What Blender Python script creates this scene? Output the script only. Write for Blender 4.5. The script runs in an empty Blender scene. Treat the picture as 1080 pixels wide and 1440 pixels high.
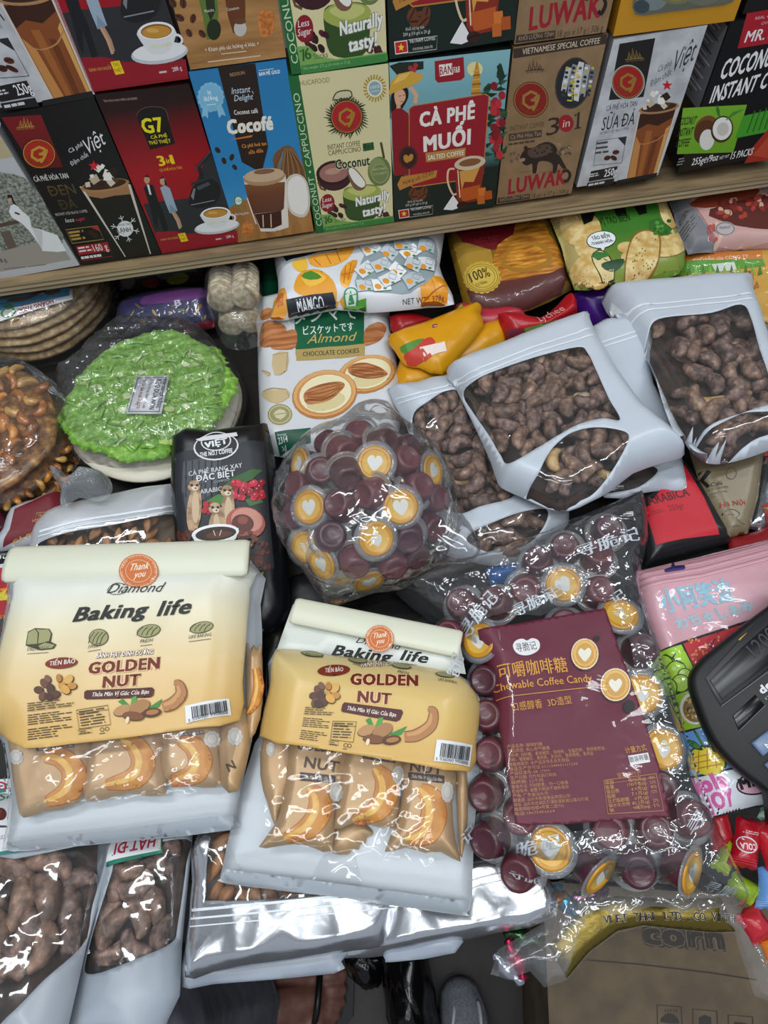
import bpy, math, random
import numpy as np
from mathutils import Vector, Matrix, Euler
from mathutils.geometry import delaunay_2d_cdt
sc = bpy.context.scene
COL = sc.collection
# ---------------- camera ----------------
F = 950.0                                      # focal length in pixels of the 1080x1440 frame
R = np.array([[0.98696398, 0.15626294, -0.03852255], [-0.15437519, 0.85150707, -0.50110279], [-0.04550158, 0.50051733, 0.86452993]])
EYE = np.array([0, 0, 1.55])
cd = bpy.data.cameras.new('camera'); cam = bpy.data.objects.new('camera', cd); COL.objects.link(cam)
cd.sensor_fit = 'VERTICAL'; cd.sensor_height = 24; cd.lens = F / 1440 * 24; cd.clip_start = .02
cam.matrix_world = Matrix.Translation(EYE) @ Matrix(R.tolist()).to_4x4()
sc.camera = cam
# ---------------- view, world, lights ----------------
vs = sc.view_settings
vs.view_transform = 'Standard'; vs.look = 'None'; vs.exposure = 0.0; vs.gamma = 1.0; vs.use_curve_mapping = False
wd = bpy.data.worlds.new('world'); sc.world = wd; wd.use_nodes = True
wd.node_tree.nodes['Background'].inputs[0].default_value = (.80, .88, 1, 1)
wd.node_tree.nodes['Background'].inputs[1].default_value = .34
def area(name, loc, rot, sx, sy, power, col=(1, 1, 1)):
    l = bpy.data.lights.new(name, 'AREA'); l.shape = 'RECTANGLE'; l.size = sx; l.size_y = sy; l.energy = power; l.color = col
    o = bpy.data.objects.new(name, l); COL.objects.link(o); o.location = loc; o.rotation_euler = rot; return o
for tx, ty, pw_ in ((-.85, .78, 12), (1.45, .45, 11), (-.25, -.06, 10.5), (.35, -.45, 7), (-.9, -.95, 6), (.6, -1.25, 6)):  # overhead tubes plus extras added for foil reflections; upward lights added to brighten the ceiling
    area('ceiling_tube_and_fill', (tx, ty, 2.72), (0, 0, 0), 1.2, .12, pw_, (.93, .97, 1)); area('ceiling_tube_up_fill', (tx, ty, 2.73), (math.pi, 0, 0), 1.2, .12, pw_ * .30, (.93, .97, 1))
sc.cycles.max_bounces = 8; sc.cycles.transparent_max_bounces = 24; sc.cycles.caustics_reflective = False; sc.cycles.caustics_refractive = False
# ---------------- helpers ----------------
def ray(p):
    p = np.atleast_2d(np.asarray(p, float))
    return np.stack([(p[:, 0] - 540) / F, (720 - p[:, 1]) / F, -np.ones(len(p))], 1) @ R.T
def proj(X):
    c = (np.asarray(X) - EYE) @ R; return (540 + F * c[0] / -c[2], 720 - F * c[1] / -c[2])
def onz(px, py, z):
    r = ray((px, py))[0]; return EYE + r * (z - EYE[2]) / r[2]
def ony(px, py, y):
    r = ray((px, py))[0]; return EYE + r * y / r[1]
def lin(h):
    return tuple((lambda c: c / 12.92 if c < .04045 else ((c + .055) / 1.055) ** 2.4)(int(h[i:i + 2], 16) / 255) for i in (0, 2, 4)) + (1,)
MC = {}
def newmat(key):
    m = bpy.data.materials.new('mat_%d' % len(MC)); m.use_nodes = True; MC[key] = m
    return m, m.node_tree.nodes, m.node_tree.links, m.node_tree.nodes['Principled BSDF']
def bumpit(nt, lk, b, scale, strength, dist=.002, detail=3, coord=None):
    t = nt.new('ShaderNodeTexNoise'); t.inputs['Scale'].default_value = scale; t.inputs['Detail'].default_value = detail
    tc = nt.new('ShaderNodeTexCoord'); lk.new(tc.outputs['Object'], t.inputs['Vector'])
    bp = nt.new('ShaderNodeBump'); bp.inputs['Strength'].default_value = strength; bp.inputs['Distance'].default_value = dist
    lk.new(t.outputs['Fac'], bp.inputs['Height']); lk.new(bp.outputs['Normal'], b.inputs['Normal']); return bp
def M(h, rough=.52, metal=0, bump=0, bs=90, coat=0):
    key = (h, rough, metal, bump, bs, coat)
    if key in MC: return MC[key]
    m, nt, lk, b = newmat(key)
    b.inputs['Base Color'].default_value = lin(h); b.inputs['Roughness'].default_value = rough; b.inputs['Metallic'].default_value = metal
    b.inputs['Coat Weight'].default_value = coat; b.inputs['Coat Roughness'].default_value = .08
    if bump: bumpit(nt, lk, b, bs, bump)
    return m
def MN(h1, h2, scale=60, rough=.5, bump=0, lo=.38, hi=.62, rand=0, detail=4, coat=0, h3=None, vec=(1, 1, 1)):
    """two or three colour noise material"""
    key = (h1, h2, scale, rough, bump, lo, hi, rand, detail, coat, h3, vec)
    if key in MC: return MC[key]
    m, nt, lk, b = newmat(key)
    tc = nt.new('ShaderNodeTexCoord'); mp = nt.new('ShaderNodeMapping'); mp.inputs['Scale'].default_value = vec
    lk.new(tc.outputs['Object'], mp.inputs[0])
    t = nt.new('ShaderNodeTexNoise'); t.inputs['Scale'].default_value = scale; t.inputs['Detail'].default_value = detail
    oi = nt.new('ShaderNodeObjectInfo')
    if rand:
        ad = nt.new('ShaderNodeVectorMath'); ad.operation = 'MULTIPLY_ADD'; ad.inputs[1].default_value = (1, 1, 1)
        cb = nt.new('ShaderNodeCombineXYZ'); lk.new(oi.outputs['Random'], cb.inputs[0]); lk.new(mp.outputs[0], ad.inputs[0]); lk.new(cb.outputs[0], ad.inputs[2]); lk.new(ad.outputs[0], t.inputs['Vector'])
    else: lk.new(mp.outputs[0], t.inputs['Vector'])
    cr = nt.new('ShaderNodeValToRGB'); e = cr.color_ramp.elements
    e[0].position = lo; e[0].color = lin(h1); e[1].position = hi; e[1].color = lin(h2)
    if h3: k = e.new(min(1, hi + .1)); k.color = lin(h3)
    lk.new(t.outputs['Fac'], cr.inputs[0]); out = cr.outputs[0]
    if rand:
        mr = nt.new('ShaderNodeMapRange'); mr.inputs[3].default_value = 1 - rand; mr.inputs[4].default_value = 1 + rand; lk.new(oi.outputs['Random'], mr.inputs[0])
        hv = nt.new('ShaderNodeHueSaturation'); lk.new(mr.outputs[0], hv.inputs['Value']); lk.new(out, hv.inputs['Color']); out = hv.outputs[0]
    lk.new(out, b.inputs['Base Color']); b.inputs['Roughness'].default_value = rough; b.inputs['Coat Weight'].default_value = coat; b.inputs['Coat Roughness'].default_value = .1
    if bump:
        bp = nt.new('ShaderNodeBump'); bp.inputs['Strength'].default_value = bump; bp.inputs['Distance'].default_value = .002
        lk.new(t.outputs['Fac'], bp.inputs['Height']); lk.new(bp.outputs['Normal'], b.inputs['Normal'])
    return m
def MG(stops, rough=.35, vert=True, bump=0):
    """printed colour ramp running up the panel (uv)"""
    key = (str(stops), rough, vert, bump)
    if key in MC: return MC[key]
    m, nt, lk, b = newmat(key)
    uv = nt.new('ShaderNodeUVMap'); sp = nt.new('ShaderNodeSeparateXYZ'); lk.new(uv.outputs[0], sp.inputs[0])
    cr = nt.new('ShaderNodeValToRGB'); e = cr.color_ramp.elements
    while len(e) < len(stops): e.new(.5)
    for k, (p, h) in enumerate(stops): e[k].position = p; e[k].color = lin(h)
    lk.new(sp.outputs[1 if vert else 0], cr.inputs[0]); lk.new(cr.outputs[0], b.inputs['Base Color']); b.inputs['Roughness'].default_value = rough
    if bump: bumpit(nt, lk, b, 60, bump)
    return m
def FILM(haze=.05, tint='ffffff', bs=60, bump=.5, fres=.16, rough=.06, g=.65, f0=.02):
    """clear packaging film: see-through with glossy creases and a little milk"""
    key = ('film', haze, tint, bs, bump, fres, rough, g, f0)
    if key in MC: return MC[key]
    m, nt, lk, b = newmat(key); nt.remove(b)
    tr = nt.new('ShaderNodeBsdfTransparent'); tr.inputs[0].default_value = lin(tint)
    gl = nt.new('ShaderNodeBsdfGlossy'); gl.inputs['Roughness'].default_value = rough; gl.inputs[0].default_value = (1, 1, 1, 1)
    df = nt.new('ShaderNodeBsdfDiffuse'); df.inputs[0].default_value = (.86, .9, .95, 1)
    lw = nt.new('ShaderNodeLayerWeight'); lw.inputs[0].default_value = fres
    ma = nt.new('ShaderNodeMath'); ma.operation = 'MULTIPLY_ADD'; ma.inputs[1].default_value = g; ma.inputs[2].default_value = f0; ma.use_clamp = True
    lk.new(lw.outputs['Fresnel'], ma.inputs[0])
    m1 = nt.new('ShaderNodeMixShader'); m1.inputs[0].default_value = haze; lk.new(tr.outputs[0], m1.inputs[1]); lk.new(df.outputs[0], m1.inputs[2])
    m2 = nt.new('ShaderNodeMixShader'); lk.new(ma.outputs[0], m2.inputs[0]); lk.new(m1.outputs[0], m2.inputs[1]); lk.new(gl.outputs[0], m2.inputs[2])
    t = nt.new('ShaderNodeTexNoise'); t.inputs['Scale'].default_value = bs; t.inputs['Detail'].default_value = 2; t.inputs['Distortion'].default_value = .8
    tc = nt.new('ShaderNodeTexCoord'); lk.new(tc.outputs['Object'], t.inputs['Vector'])
    bp = nt.new('ShaderNodeBump'); bp.inputs['Strength'].default_value = bump; bp.inputs['Distance'].default_value = .004; lk.new(t.outputs['Fac'], bp.inputs['Height'])
    lk.new(bp.outputs[0], gl.inputs['Normal']); lk.new(bp.outputs[0], lw.inputs['Normal'])
    lk.new(m2.outputs[0], nt['Material Output'].inputs[0]); return m
def mt(c): return M(c) if isinstance(c, str) else c
def wloc(o):
    v = np.zeros(3)
    while o is not None: v = v + np.array(o.location); o = o.parent
    return v
def thing(name, label, cat, loc, group=None):
    o = bpy.data.objects.new(name, None); COL.objects.link(o); o.location = tuple(loc); o.empty_display_size = .02
    o['label'] = label; o['category'] = cat
    if group: o['group'] = group
    return o
def tag(o, label, cat, group=None):
    o['label'] = label; o['category'] = cat
    if group: o['group'] = group
    return o
def mk(name, V, Fc, mats, parent=None, mi=None, smooth=True, uv=None, base=None):
    """V in world metres -> one mesh object (child coordinates are relative to the parent)"""
    V = np.asarray(V, float).reshape(-1, 3)
    o = None
    if parent is not None: org = wloc(parent); loc = np.zeros(3)
    else:
        org = np.array(base) if base is not None else np.array([V[:, 0].mean(), V[:, 1].mean(), V[:, 2].min()]); loc = org
    me = bpy.data.meshes.new(name); me.from_pydata((V - org).tolist(), [], [list(f) for f in Fc])
    for m in (mats if isinstance(mats, (list, tuple)) else [mats]): me.materials.append(mt(m))
    if mi is not None: me.polygons.foreach_set('material_index', np.asarray(mi, np.int32))
    if smooth: me.polygons.foreach_set('use_smooth', np.ones(len(me.polygons), bool))
    if uv is not None:
        lay = me.uv_layers.new(name='uv'); idx = np.zeros(len(me.loops), np.int32); me.loops.foreach_get('vertex_index', idx)
        lay.data.foreach_set('uv', np.asarray(uv, np.float32)[idx].ravel())
    me.update()
    o = bpy.data.objects.new(name, me); COL.objects.link(o); o.location = tuple(loc)
    if parent is not None: o.parent = parent
    return o
def even_odd(loops, P):
    ins = np.zeros(len(P), bool)
    for L in loops:
        a = L; b = np.roll(L, -1, 0)
        for (x1, y1), (x2, y2) in zip(a, b):
            if y1 == y2: continue
            c = ((y1 > P[:, 1]) != (y2 > P[:, 1])) & (P[:, 0] < (x2 - x1) * (P[:, 1] - y1) / (y2 - y1) + x1)
            ins ^= c
    return ins
def dens(L, step):
    out = []
    for a, b in zip(L, np.roll(L, -1, 0)):
        n = max(1, int(math.ceil(np.hypot(*(b - a)) / step)))
        for k in range(n): out.append(a + (b - a) * k / n)
    return np.array(out)
def region(loops, step=None):
    """triangulate polygon loops (even-odd) with interior points; returns verts, tris"""
    loops = [np.asarray(l, float) for l in loops]
    if step is not None: loops = [dens(l, step) for l in loops]
    elif len(loops) == 1 and len(loops[0]) == 3: return loops[0], [(0, 1, 2)]
    V = []; E = []
    for l in loops:
        n0 = len(V); V += l.tolist(); E += [(n0 + k, n0 + (k + 1) % len(l)) for k in range(len(l))]
    if step is not None:
        A = np.vstack(loops); lo = A.min(0); hi = A.max(0)
        gx = np.arange(lo[0] + step * .5, hi[0], step); gy = np.arange(lo[1] + step * .5, hi[1], step * .87)
        if len(gx) and len(gy):
            G = np.array([(x + (step * .5 if j % 2 else 0), y) for j, y in enumerate(gy) for x in gx])
            G = G[even_odd(loops, G)]
            if len(G):
                d = segdist(G, loops); G = G[d > step * .45]; V += G.tolist()
    r = delaunay_2d_cdt([Vector(v) for v in V], E, [], 0, 1e-7)
    W = np.array([list(v) for v in r[0]]); T = [tuple(f) for f in r[2]]
    if not T: return W, []
    c = np.array([W[list(f)].mean(0) for f in T]); k = even_odd(loops, c)
    return W, [f for f, u in zip(T, k) if u]
def segdist(P, loops):
    d = np.full(len(P), 9.0)
    for L in loops:
        A = L; B = np.roll(L, -1, 0); AB = B - A; q = (AB ** 2).sum(1) + 1e-12
        for i in range(0, len(P), 4000):
            p = P[i:i + 4000, None, :]
            t = np.clip(((p - A) * AB).sum(2) / q, 0, 1)
            d[i:i + 4000] = np.minimum(d[i:i + 4000], np.sqrt(((p - A - t[..., None] * AB) ** 2).sum(2)).min(1))
    return d
def cr(pts, sub=5, closed=True):
    """Catmull-Rom smoothing of a point list"""
    p = np.asarray(pts, float); n = len(p); out = []
    for i in range(n if closed else n - 1):
        if closed: a, b, c, d = p[i - 1], p[i], p[(i + 1) % n], p[(i + 2) % n]
        else: a, b, c, d = p[max(i - 1, 0)], p[i], p[i + 1], p[min(i + 2, n - 1)]
        for k in range(sub):
            t = k / sub
            out.append(.5 * (2 * b + (c - a) * t + (2 * a - 5 * b + 4 * c - d) * t * t + (3 * b - a - 3 * c + d) * t ** 3))
    if not closed: out.append(p[-1])
    return np.array(out)
def ell(cx, cy, rx, ry, rot=0, n=22, a0=0, a1=360):
    a = np.radians(np.linspace(a0, a1, n, endpoint=(a1 - a0) < 360)); c, s = math.cos(math.radians(rot)), math.sin(math.radians(rot))
    x = rx * np.cos(a); y = ry * np.sin(a)
    return np.stack([cx + c * x - s * y, cy + s * x + c * y], 1)
def ribbon(pts, w, closed=False):
    p = np.asarray(pts, float); n = len(p); w = np.atleast_1d(np.asarray(w, float)); w = np.interp(np.linspace(0, 1, n), np.linspace(0, 1, len(w)), w) if len(w) > 1 else np.full(n, w[0])
    if closed: t = np.roll(p, -1, 0) - np.roll(p, 1, 0)
    else: t = np.gradient(p, axis=0)
    t = t / (np.linalg.norm(t, axis=1)[:, None] + 1e-9); nn = np.stack([-t[:, 1], t[:, 0]], 1) * (w / 2)[:, None]
    if closed: return [p + nn, p - nn]
    return [np.vstack([p + nn, (p - nn)[::-1]])]
TXT = {}
def glyphs(s, bold=0, res=2):
    k = (s, bold, res)
    if k in TXT: return TXT[k]
    raw = s; s = s.replace('Đ', 'D').replace('đ', 'd')
    cu = bpy.data.curves.new('t', 'FONT'); cu.body = s; cu.resolution_u = res; cu.space_character = 1 + bold * 2
    ob = bpy.data.objects.new('t', cu); me = ob.to_mesh()
    V = np.array([(v.co.x, v.co.y) for v in me.vertices]).reshape(-1, 2); Fc = [tuple(p.vertices) for p in me.polygons]
    ob.to_mesh_clear(); bpy.data.objects.remove(ob); bpy.data.curves.remove(cu)
    for i, ch in enumerate(raw):                  # the crossbar of Đ and đ
        if ch in 'Đđ':
            mx = lambda t: max((v[0] for v in glyphs(t, 0, 1)[0]), default=0); r = mx(s[:i] + s[i]); w = mx(s[i]) - min(v[0] for v in glyphs(s[i], 0, 1)[0]); n = len(V)
            a, b, y = (r - w - .09, r - w * .45, .33) if ch == 'Đ' else (r - .34, r + .08, .60)
            V = np.vstack([V, [(a, y), (b, y), (b, y + .075), (a, y + .075)]]); Fc = Fc + [(n, n + 1, n + 2, n + 3)]
    if bold:                                      # heavier strokes: the same letters laid again a stroke's breadth aside
        ds = [(-1, 0), (1, 0)] if bold < .03 else [(-1, -.6), (1, -.6), (-1, .6), (1, .6)] + ([(0, 0)] if bold > .05 else []); n = len(V)
        V0, F0 = V, Fc; V = np.vstack([V0 + np.array(d) * bold for d in ds]); Fc = [tuple(i + n * j for i in f) for j in range(len(ds)) for f in F0]
    TXT[k] = (V, Fc); return TXT[k]
def refine(q, Fc, dz, L=.0032):
    """split long triangles so that a print follows the curve of its packet"""
    P = [tuple(p) for p in q]; D = list(np.broadcast_to(dz, len(q))); st = [t for f in Fc for t in ([f] if len(f) == 3 else [(f[0], f[i], f[i + 1]) for i in range(1, len(f) - 1)])]; out = []; mid = {}
    while st:
        t = st.pop(); e = [(P[t[i]][0] - P[t[(i + 1) % 3]][0]) ** 2 + (P[t[i]][1] - P[t[(i + 1) % 3]][1]) ** 2 for i in range(3)]; i = e.index(max(e))
        if e[i] <= L * L * 2: out.append(t); continue
        a, b, c = t[i], t[(i + 1) % 3], t[(i + 2) % 3]; k = (min(a, b), max(a, b))
        if k not in mid: mid[k] = len(P); P.append(((P[a][0] + P[b][0]) / 2, (P[a][1] + P[b][1]) / 2)); D.append(D[a])
        st += [(a, mid[k], c), (mid[k], b, c)]
    return np.array(P), out, np.array(D)
class Sheet:
    """a panel of packaging: a plane in the world, an outline on it and a puffed height above it; prints follow the same height"""
    def __init__(s, p0, p1, p2, outline=None, T=0, w=.03, wr=0, ws=70, seed=1, world=False, smooth=0, pw=.75, bend=None, step=.0035):
        if not world: p0, p1, p2 = (onz(*p) for p in (p0, p1, p2))
        p0, p1, p2 = map(np.asarray, (p0, p1, p2))
        s.O = p0; s.ex = (p1 - p0) / np.linalg.norm(p1 - p0); n = np.cross(s.ex, p2 - p0); n /= np.linalg.norm(n)
        if n @ (EYE - p0) < 0: n = -n
        s.n = n; s.ey = np.cross(n, s.ex)
        s.T, s.w, s.wr, s.pw, s.bend, s.step = T, w, wr, pw, bend, step
        rg = np.random.default_rng(seed); a = rg.uniform(0, 6.28, 7); f = ws * rg.uniform(.5, 2.2, 7)
        s.wk = np.stack([np.cos(a), np.sin(a)], 1) * f[:, None]; s.wp = rg.uniform(0, 6.28, 7); s.wa = 1 / (f / ws)
        s.lo = np.zeros(2); s.hi = np.ones(2)
        s.V = []; s.Fc = []; s.mi = []; s.mats = []; s.nv = 0; s.lay = 0; s.bb = []; s.e0 = 0; s.out = None; s.flat = (T == 0 and wr == 0 and bend is None)
        if outline is not None:
            o = np.asarray(outline, float)
            if smooth: o = cr(o, smooth)
            s.opx = o; s.out = s.plane(o); s.lo = s.out.min(0); s.hi = s.out.max(0)
    def plane(s, P, h=0):
        r = ray(P); t = ((s.O - EYE) @ s.n + h) / (r @ s.n); X = EYE + r * np.reshape(t, (-1, 1)) - s.O
        return np.stack([X @ s.ex, X @ s.ey], 1)
    def h(s, q, part='all'):
        z = np.zeros(len(q))
        if s.T or s.wr:
            d = segdist(q, [s.out]); t = np.clip(d / s.w, 0, 1); pr = (1 - (1 - t) ** 2) ** s.pw; z = z + s.T * pr
            if s.wr: z = z + s.wr * np.clip(d / .012, 0, 1) * ((1 - np.abs(np.sin(q @ s.wk.T * .5 + s.wp))) * s.wa).sum(1) * .5
        if s.bend is not None: z = z + s.bend(q)
        return z
    def px(s, P):
        P = np.atleast_2d(np.asarray(P, float)); q = s.plane(P)
        if not s.flat:
            for _ in range(5): q = s.plane(P, s.h(q))
        return q
    def up(s, q, eps=0):
        q = np.atleast_2d(q); return s.O + q[:, :1] * s.ex + q[:, 1:] * s.ey + (s.h(q) + np.asarray(eps))[:, None] * s.n
    def uv(s, q): return (q - s.lo) / (s.hi - s.lo + 1e-9)
    def put(s, q, Fc, m, eps=None, dz=0):
        if not len(Fc): return
        m = mt(m)
        if m not in s.mats: s.mats.append(m)
        if not s.flat: q, Fc, dz = refine(q, Fc, dz)
        if eps is None:                            # each print lies just above the prints it overlaps
            a, b = q.min(0), q.max(0); lv = 1 + max((l for x, y, l in s.bb if (x < b).all() and (y > a).all()), default=0); s.bb.append((a, b, lv)); eps = s.e0 + (.0002 if s.flat else .0009) + (.00002 if s.flat else .00012) * lv
        s.V.append(np.hstack([s.up(q, eps + dz), s.uv(q)])); s.Fc += [tuple(i + s.nv for i in f) for f in Fc]; s.mi += [s.mats.index(m)] * len(Fc); s.nv += len(q)
    def loops(s, m, Ls, eps=None):
        q, f = region([s.px(l) for l in Ls], None if s.flat else .0035); s.put(q, f, m, eps)
    def P(s, m, pts, sm=0): s.loops(m, [cr(pts, sm) if sm else np.asarray(pts, float)])
    def E(s, m, *a, **k): s.loops(m, [ell(*a, **k)])
    def ring(s, m, cx, cy, rx, ry, w, rot=0): s.loops(m, [ell(cx, cy, rx, ry, rot, 28), ell(cx, cy, rx - w, ry - w, rot, 28)])
    def L(s, m, pts, w=1, sm=0, closed=False): s.loops(m, ribbon(cr(pts, sm, closed) if sm else pts, w, closed))
    def T_(s, m, t, x0, y0, x1, y1, hpx, bold=.0, shear=0, res=2, eps=None, up=None):
        V, Fc = glyphs(t, bold, res)
        if not len(V): return
        A, B = s.px([(x0, y0), (x1, y1)]); dv = np.array([x1 - x0, y1 - y0]); dv = dv / np.hypot(*dv); upx = np.array([dv[1], -dv[0]]) if up is None else np.array(up, float)
        C = s.px([(x0 + upx[0] * hpx, y0 + upx[1] * hpx)])[0]
        e = B - A; L = np.hypot(*e); e = e / L; f = np.array([-e[1], e[0]])
        hh = abs((C - A) @ f) / .73; lo, hi = V[:, 0].min(), V[:, 0].max()
        x = (V[:, 0] - lo) / (hi - lo) * L; y = V[:, 1] * hh; x = x + shear * y
        n1 = len(V) // max(1, (1 if not bold else 2 if bold < .03 else 4 if bold <= .05 else 5)); s.put(A + x[:, None] * e + y[:, None] * f, Fc, m, eps, (np.arange(len(V)) // max(n1, 1)) * .000003)
    def fine(s, m, TL, TR, BL, rows, th=.45, seed=0, words=6):
        rg = random.Random(seed); TL, TR, BL = map(np.array, (TL, TR, BL)); V = []; Fc = []
        for r in range(rows):
            a = TL + (BL - TL) * (r + .2) / rows; d = (BL - TL) / rows * th; x = 0.; end = rg.uniform(.6, 1)
            while x < end:
                w = rg.uniform(.5, 1.4) / words; b = min(x + w * .85, end); n = len(V)
                V += [a + (TR - TL) * x, a + (TR - TL) * b, a + (TR - TL) * b + d, a + (TR - TL) * x + d]; Fc.append((n, n + 3, n + 2, n + 1)); x += w
        s.put(s.px(V), Fc, m)
    def printed(s, parent, name='printed_design'):
        if not s.V: return None
        A = np.vstack(s.V); o = mk(name, A[:, :3], s.Fc, s.mats, parent, s.mi, uv=A[:, 3:], smooth=not s.flat)
        s.V = []; s.Fc = []; s.mi = []; s.mats = []; s.nv = 0; s.bb = []; return o
    def body(s, name, m, parent, back=.25, holes=(), thick=.0006, step=None, outline=None, eps=0, open_back=False, mback=None):
        """closed puffed bag (front + back) or, with holes, the frame round the windows"""
        L = [s.out if outline is None else outline] + list(holes); q, f = region(L, step or s.step); n = len(q)
        top = s.up(q, eps + thick / 2); hb = s.h(q)
        bot = s.O + q[:, :1] * s.ex + q[:, 1:] * s.ey + ((-back * hb if not open_back else hb) + eps - thick / 2)[:, None] * s.n
        ed = {}
        for t in f:
            for i in range(3):
                e = (t[i], t[(i + 1) % 3]); ed[e] = 1
        side = [(a, a + n, b + n, b) for a, b in ed if (b, a) not in ed]
        Fc = list(f) + [tuple(i + n for i in t[::-1]) for t in f] + side; mi = [0] * len(f) + [1 if mback else 0] * len(f) + [0] * len(side)
        # make every face look outwards
        a, b, c = (top[f[0][k]] for k in range(3))
        if np.cross(b - a, c - a) @ s.n < 0: Fc = [t[::-1] for t in Fc]
        return mk(name, np.vstack([top, bot]), Fc, [m] + ([mback] if mback else []), parent, mi, uv=np.vstack([s.uv(q)] * 2))
    def film(s, name, m, parent, loop=None, eps=0, step=None, holes=(), crease=0, seed=0):
        q, f = region([s.out if loop is None else loop] + list(holes), step or s.step)
        a, b, c = (s.up(q[list(f[0])])[k] for k in range(3))
        if np.cross(b - a, c - a) @ s.n < 0: f = [t[::-1] for t in f]
        if crease:                                # folds standing up in the loose film
            rg = np.random.default_rng(seed + 5); o = np.zeros(len(q))
            for k in range(7): a = rg.uniform(0, 3.14); d = np.array([math.cos(a), math.sin(a)]); o += (1 - np.abs(np.sin(q @ d * rg.uniform(30, 110) + .9 * np.sin(q @ d[::-1] * rg.uniform(20, 60) + k) + rg.uniform(0, 6)))) ** 4
            eps = eps + crease * np.minimum(o / 2.5, 1.3)
        return mk(name, s.up(q, eps), f, m, parent, uv=s.uv(q))
def boxmesh(lo, hi):
    (a, b, c), (d, e, f) = lo, hi
    return [(a, b, c), (d, b, c), (d, e, c), (a, e, c), (a, b, f), (d, b, f), (d, e, f), (a, e, f)], [(3, 2, 1, 0), (4, 5, 6, 7), (0, 1, 5, 4), (1, 2, 6, 5), (2, 3, 7, 6), (3, 0, 4, 7)]
def lathe(prof, n=20):
    V = []; Fc = []
    for r, z in prof:
        for k in range(n): a = 2 * math.pi * k / n; V.append((r * math.cos(a), r * math.sin(a), z))
    for i in range(len(prof) - 1):
        for k in range(n): Fc.append((i * n + k, i * n + (k + 1) % n, (i + 1) * n + (k + 1) % n, (i + 1) * n + k))
    Fc.append(tuple(range(n))[::-1]); Fc.append(tuple((len(prof) - 1) * n + k for k in range(n)))
    return np.array(V), Fc
def tube(path, rad, n=10, caps=True):
    p = np.asarray(path, float); rad = np.broadcast_to(np.asarray(rad, float), len(p)); t = np.gradient(p, axis=0); V = []; Fc = []
    ref = np.array([0, 0, 1.]) if abs(t[0][2]) < .9 * np.linalg.norm(t[0]) else np.array([1., 0, 0])
    for c, d, r in zip(p, t, rad):
        d = d / np.linalg.norm(d); u = np.cross(ref, d); u /= np.linalg.norm(u); v = np.cross(d, u); ref = np.cross(d, u) * 0 + v
        for k in range(n): a = 2 * math.pi * k / n; V.append(c + r * (math.cos(a) * u + math.sin(a) * v))
    m = len(p)
    for i in range(m - 1):
        for k in range(n): Fc.append((i * n + k, i * n + (k + 1) % n, (i + 1) * n + (k + 1) % n, (i + 1) * n + k))
    if caps: Fc.append(tuple(range(n))[::-1]); Fc.append(tuple((m - 1) * n + k for k in range(n)))
    return np.array(V), Fc
def copy_tree(o, parent=None, first=True):
    c = o.copy(); COL.objects.link(c)
    if not first: c.parent = parent
    for ch in list(o.children): copy_tree(ch, c, False)
    return c
# ---------------- the room ----------------
def struct(o): o['kind'] = 'structure'; return o
V, Fc = boxmesh((-3, -2.5, -.05), (3, 1.6, 0)); struct(mk('floor', V, Fc, MN('1f1c1a', '383431', 9, .6, lo=.35, hi=.7), smooth=False))
V, Fc = boxmesh((-3, 1.32, 0), (3, 1.4, 2.9)); struct(mk('wall_back', V, Fc, M('8d8a84', .8), smooth=False))
V, Fc = boxmesh((-3, -2.5, 2.9), (3, 1.6, 2.95)); struct(mk('ceiling', V, Fc, M('c9cbcc', .8), smooth=False))
# ---------------- display table and shelf ----------------
t = thing('display_table', 'dark covered display table holding the heap of snack packets', 'table', (.15, .65, 0))
V, Fc = boxmesh((-.95, .06, .68), (1.2, 1.3, .72)); mk('tabletop', V, Fc, M('15120f', .6), t, smooth=False)
V, Fc = boxmesh((-.95, .10, .60), (1.2, .12, .68)); mk('apron', V, Fc, M('15120f', .7), t, smooth=False)
for x in (-.9, 1.12):
    for y in (.14, 1.24): V, Fc = boxmesh((x - .03, y - .03, 0), (x + .03, y + .03, .68)); mk('leg', V, Fc, M('2b241c', .7), t, smooth=False)
YF = .9
zs = .872
sh = thing('display_shelf', 'plywood shelf board carrying the rows of coffee boxes above the heap', 'shelf', (.1, 1.1, .85))
def brd(x0, x1, z0, z1, y0=.884, y1=1.31): return boxmesh((x0, y0, z0), (x1, y1, z1))
V, Fc = brd(-1.0, 1.3, .853, .8715); mk('board', V, Fc, MN('6d5a41', '8a7656', 14, .6, vec=(1, 6, 6)), sh, smooth=False)
EB = Sheet((-1.0, .884, .853), (1.3, .884, .853), (-1.0, .884, .872), world=True)
for k, (a, b, c) in enumerate(((.0, .0045, 'b9a686'), (.0045, .0075, '7c664a'), (.0075, .0125, 'c3b191'), (.0125, .0150, '86704f'), (.0150, .0185, 'b7a27d'))):
    EB.put(np.array([(0, a), (2.3, a), (2.3, b), (0, b)]), [(0, 1, 2, 3)], MN(c, '%02x%02x%02x' % tuple(int(int(c[i:i + 2], 16) * .82) for i in (0, 2, 4)), 30, .7, vec=(.15, 1, 8)), .0003)
EB.lo = np.zeros(2); EB.hi = np.ones(2)
class PX:
    def __init__(s, ox, oy, k): s.a = (ox, oy, k)
    def __call__(s, *p):
        o = [(s.a[0] + x / s.a[2], s.a[1] + y / s.a[2]) for x, y in zip(p[::2], p[1::2])]
        return o
Z1, Z2, Z3 = PX(0, 0, 2.7), PX(340, 0, 2.7), PX(680, 0, 2.7)
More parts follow.
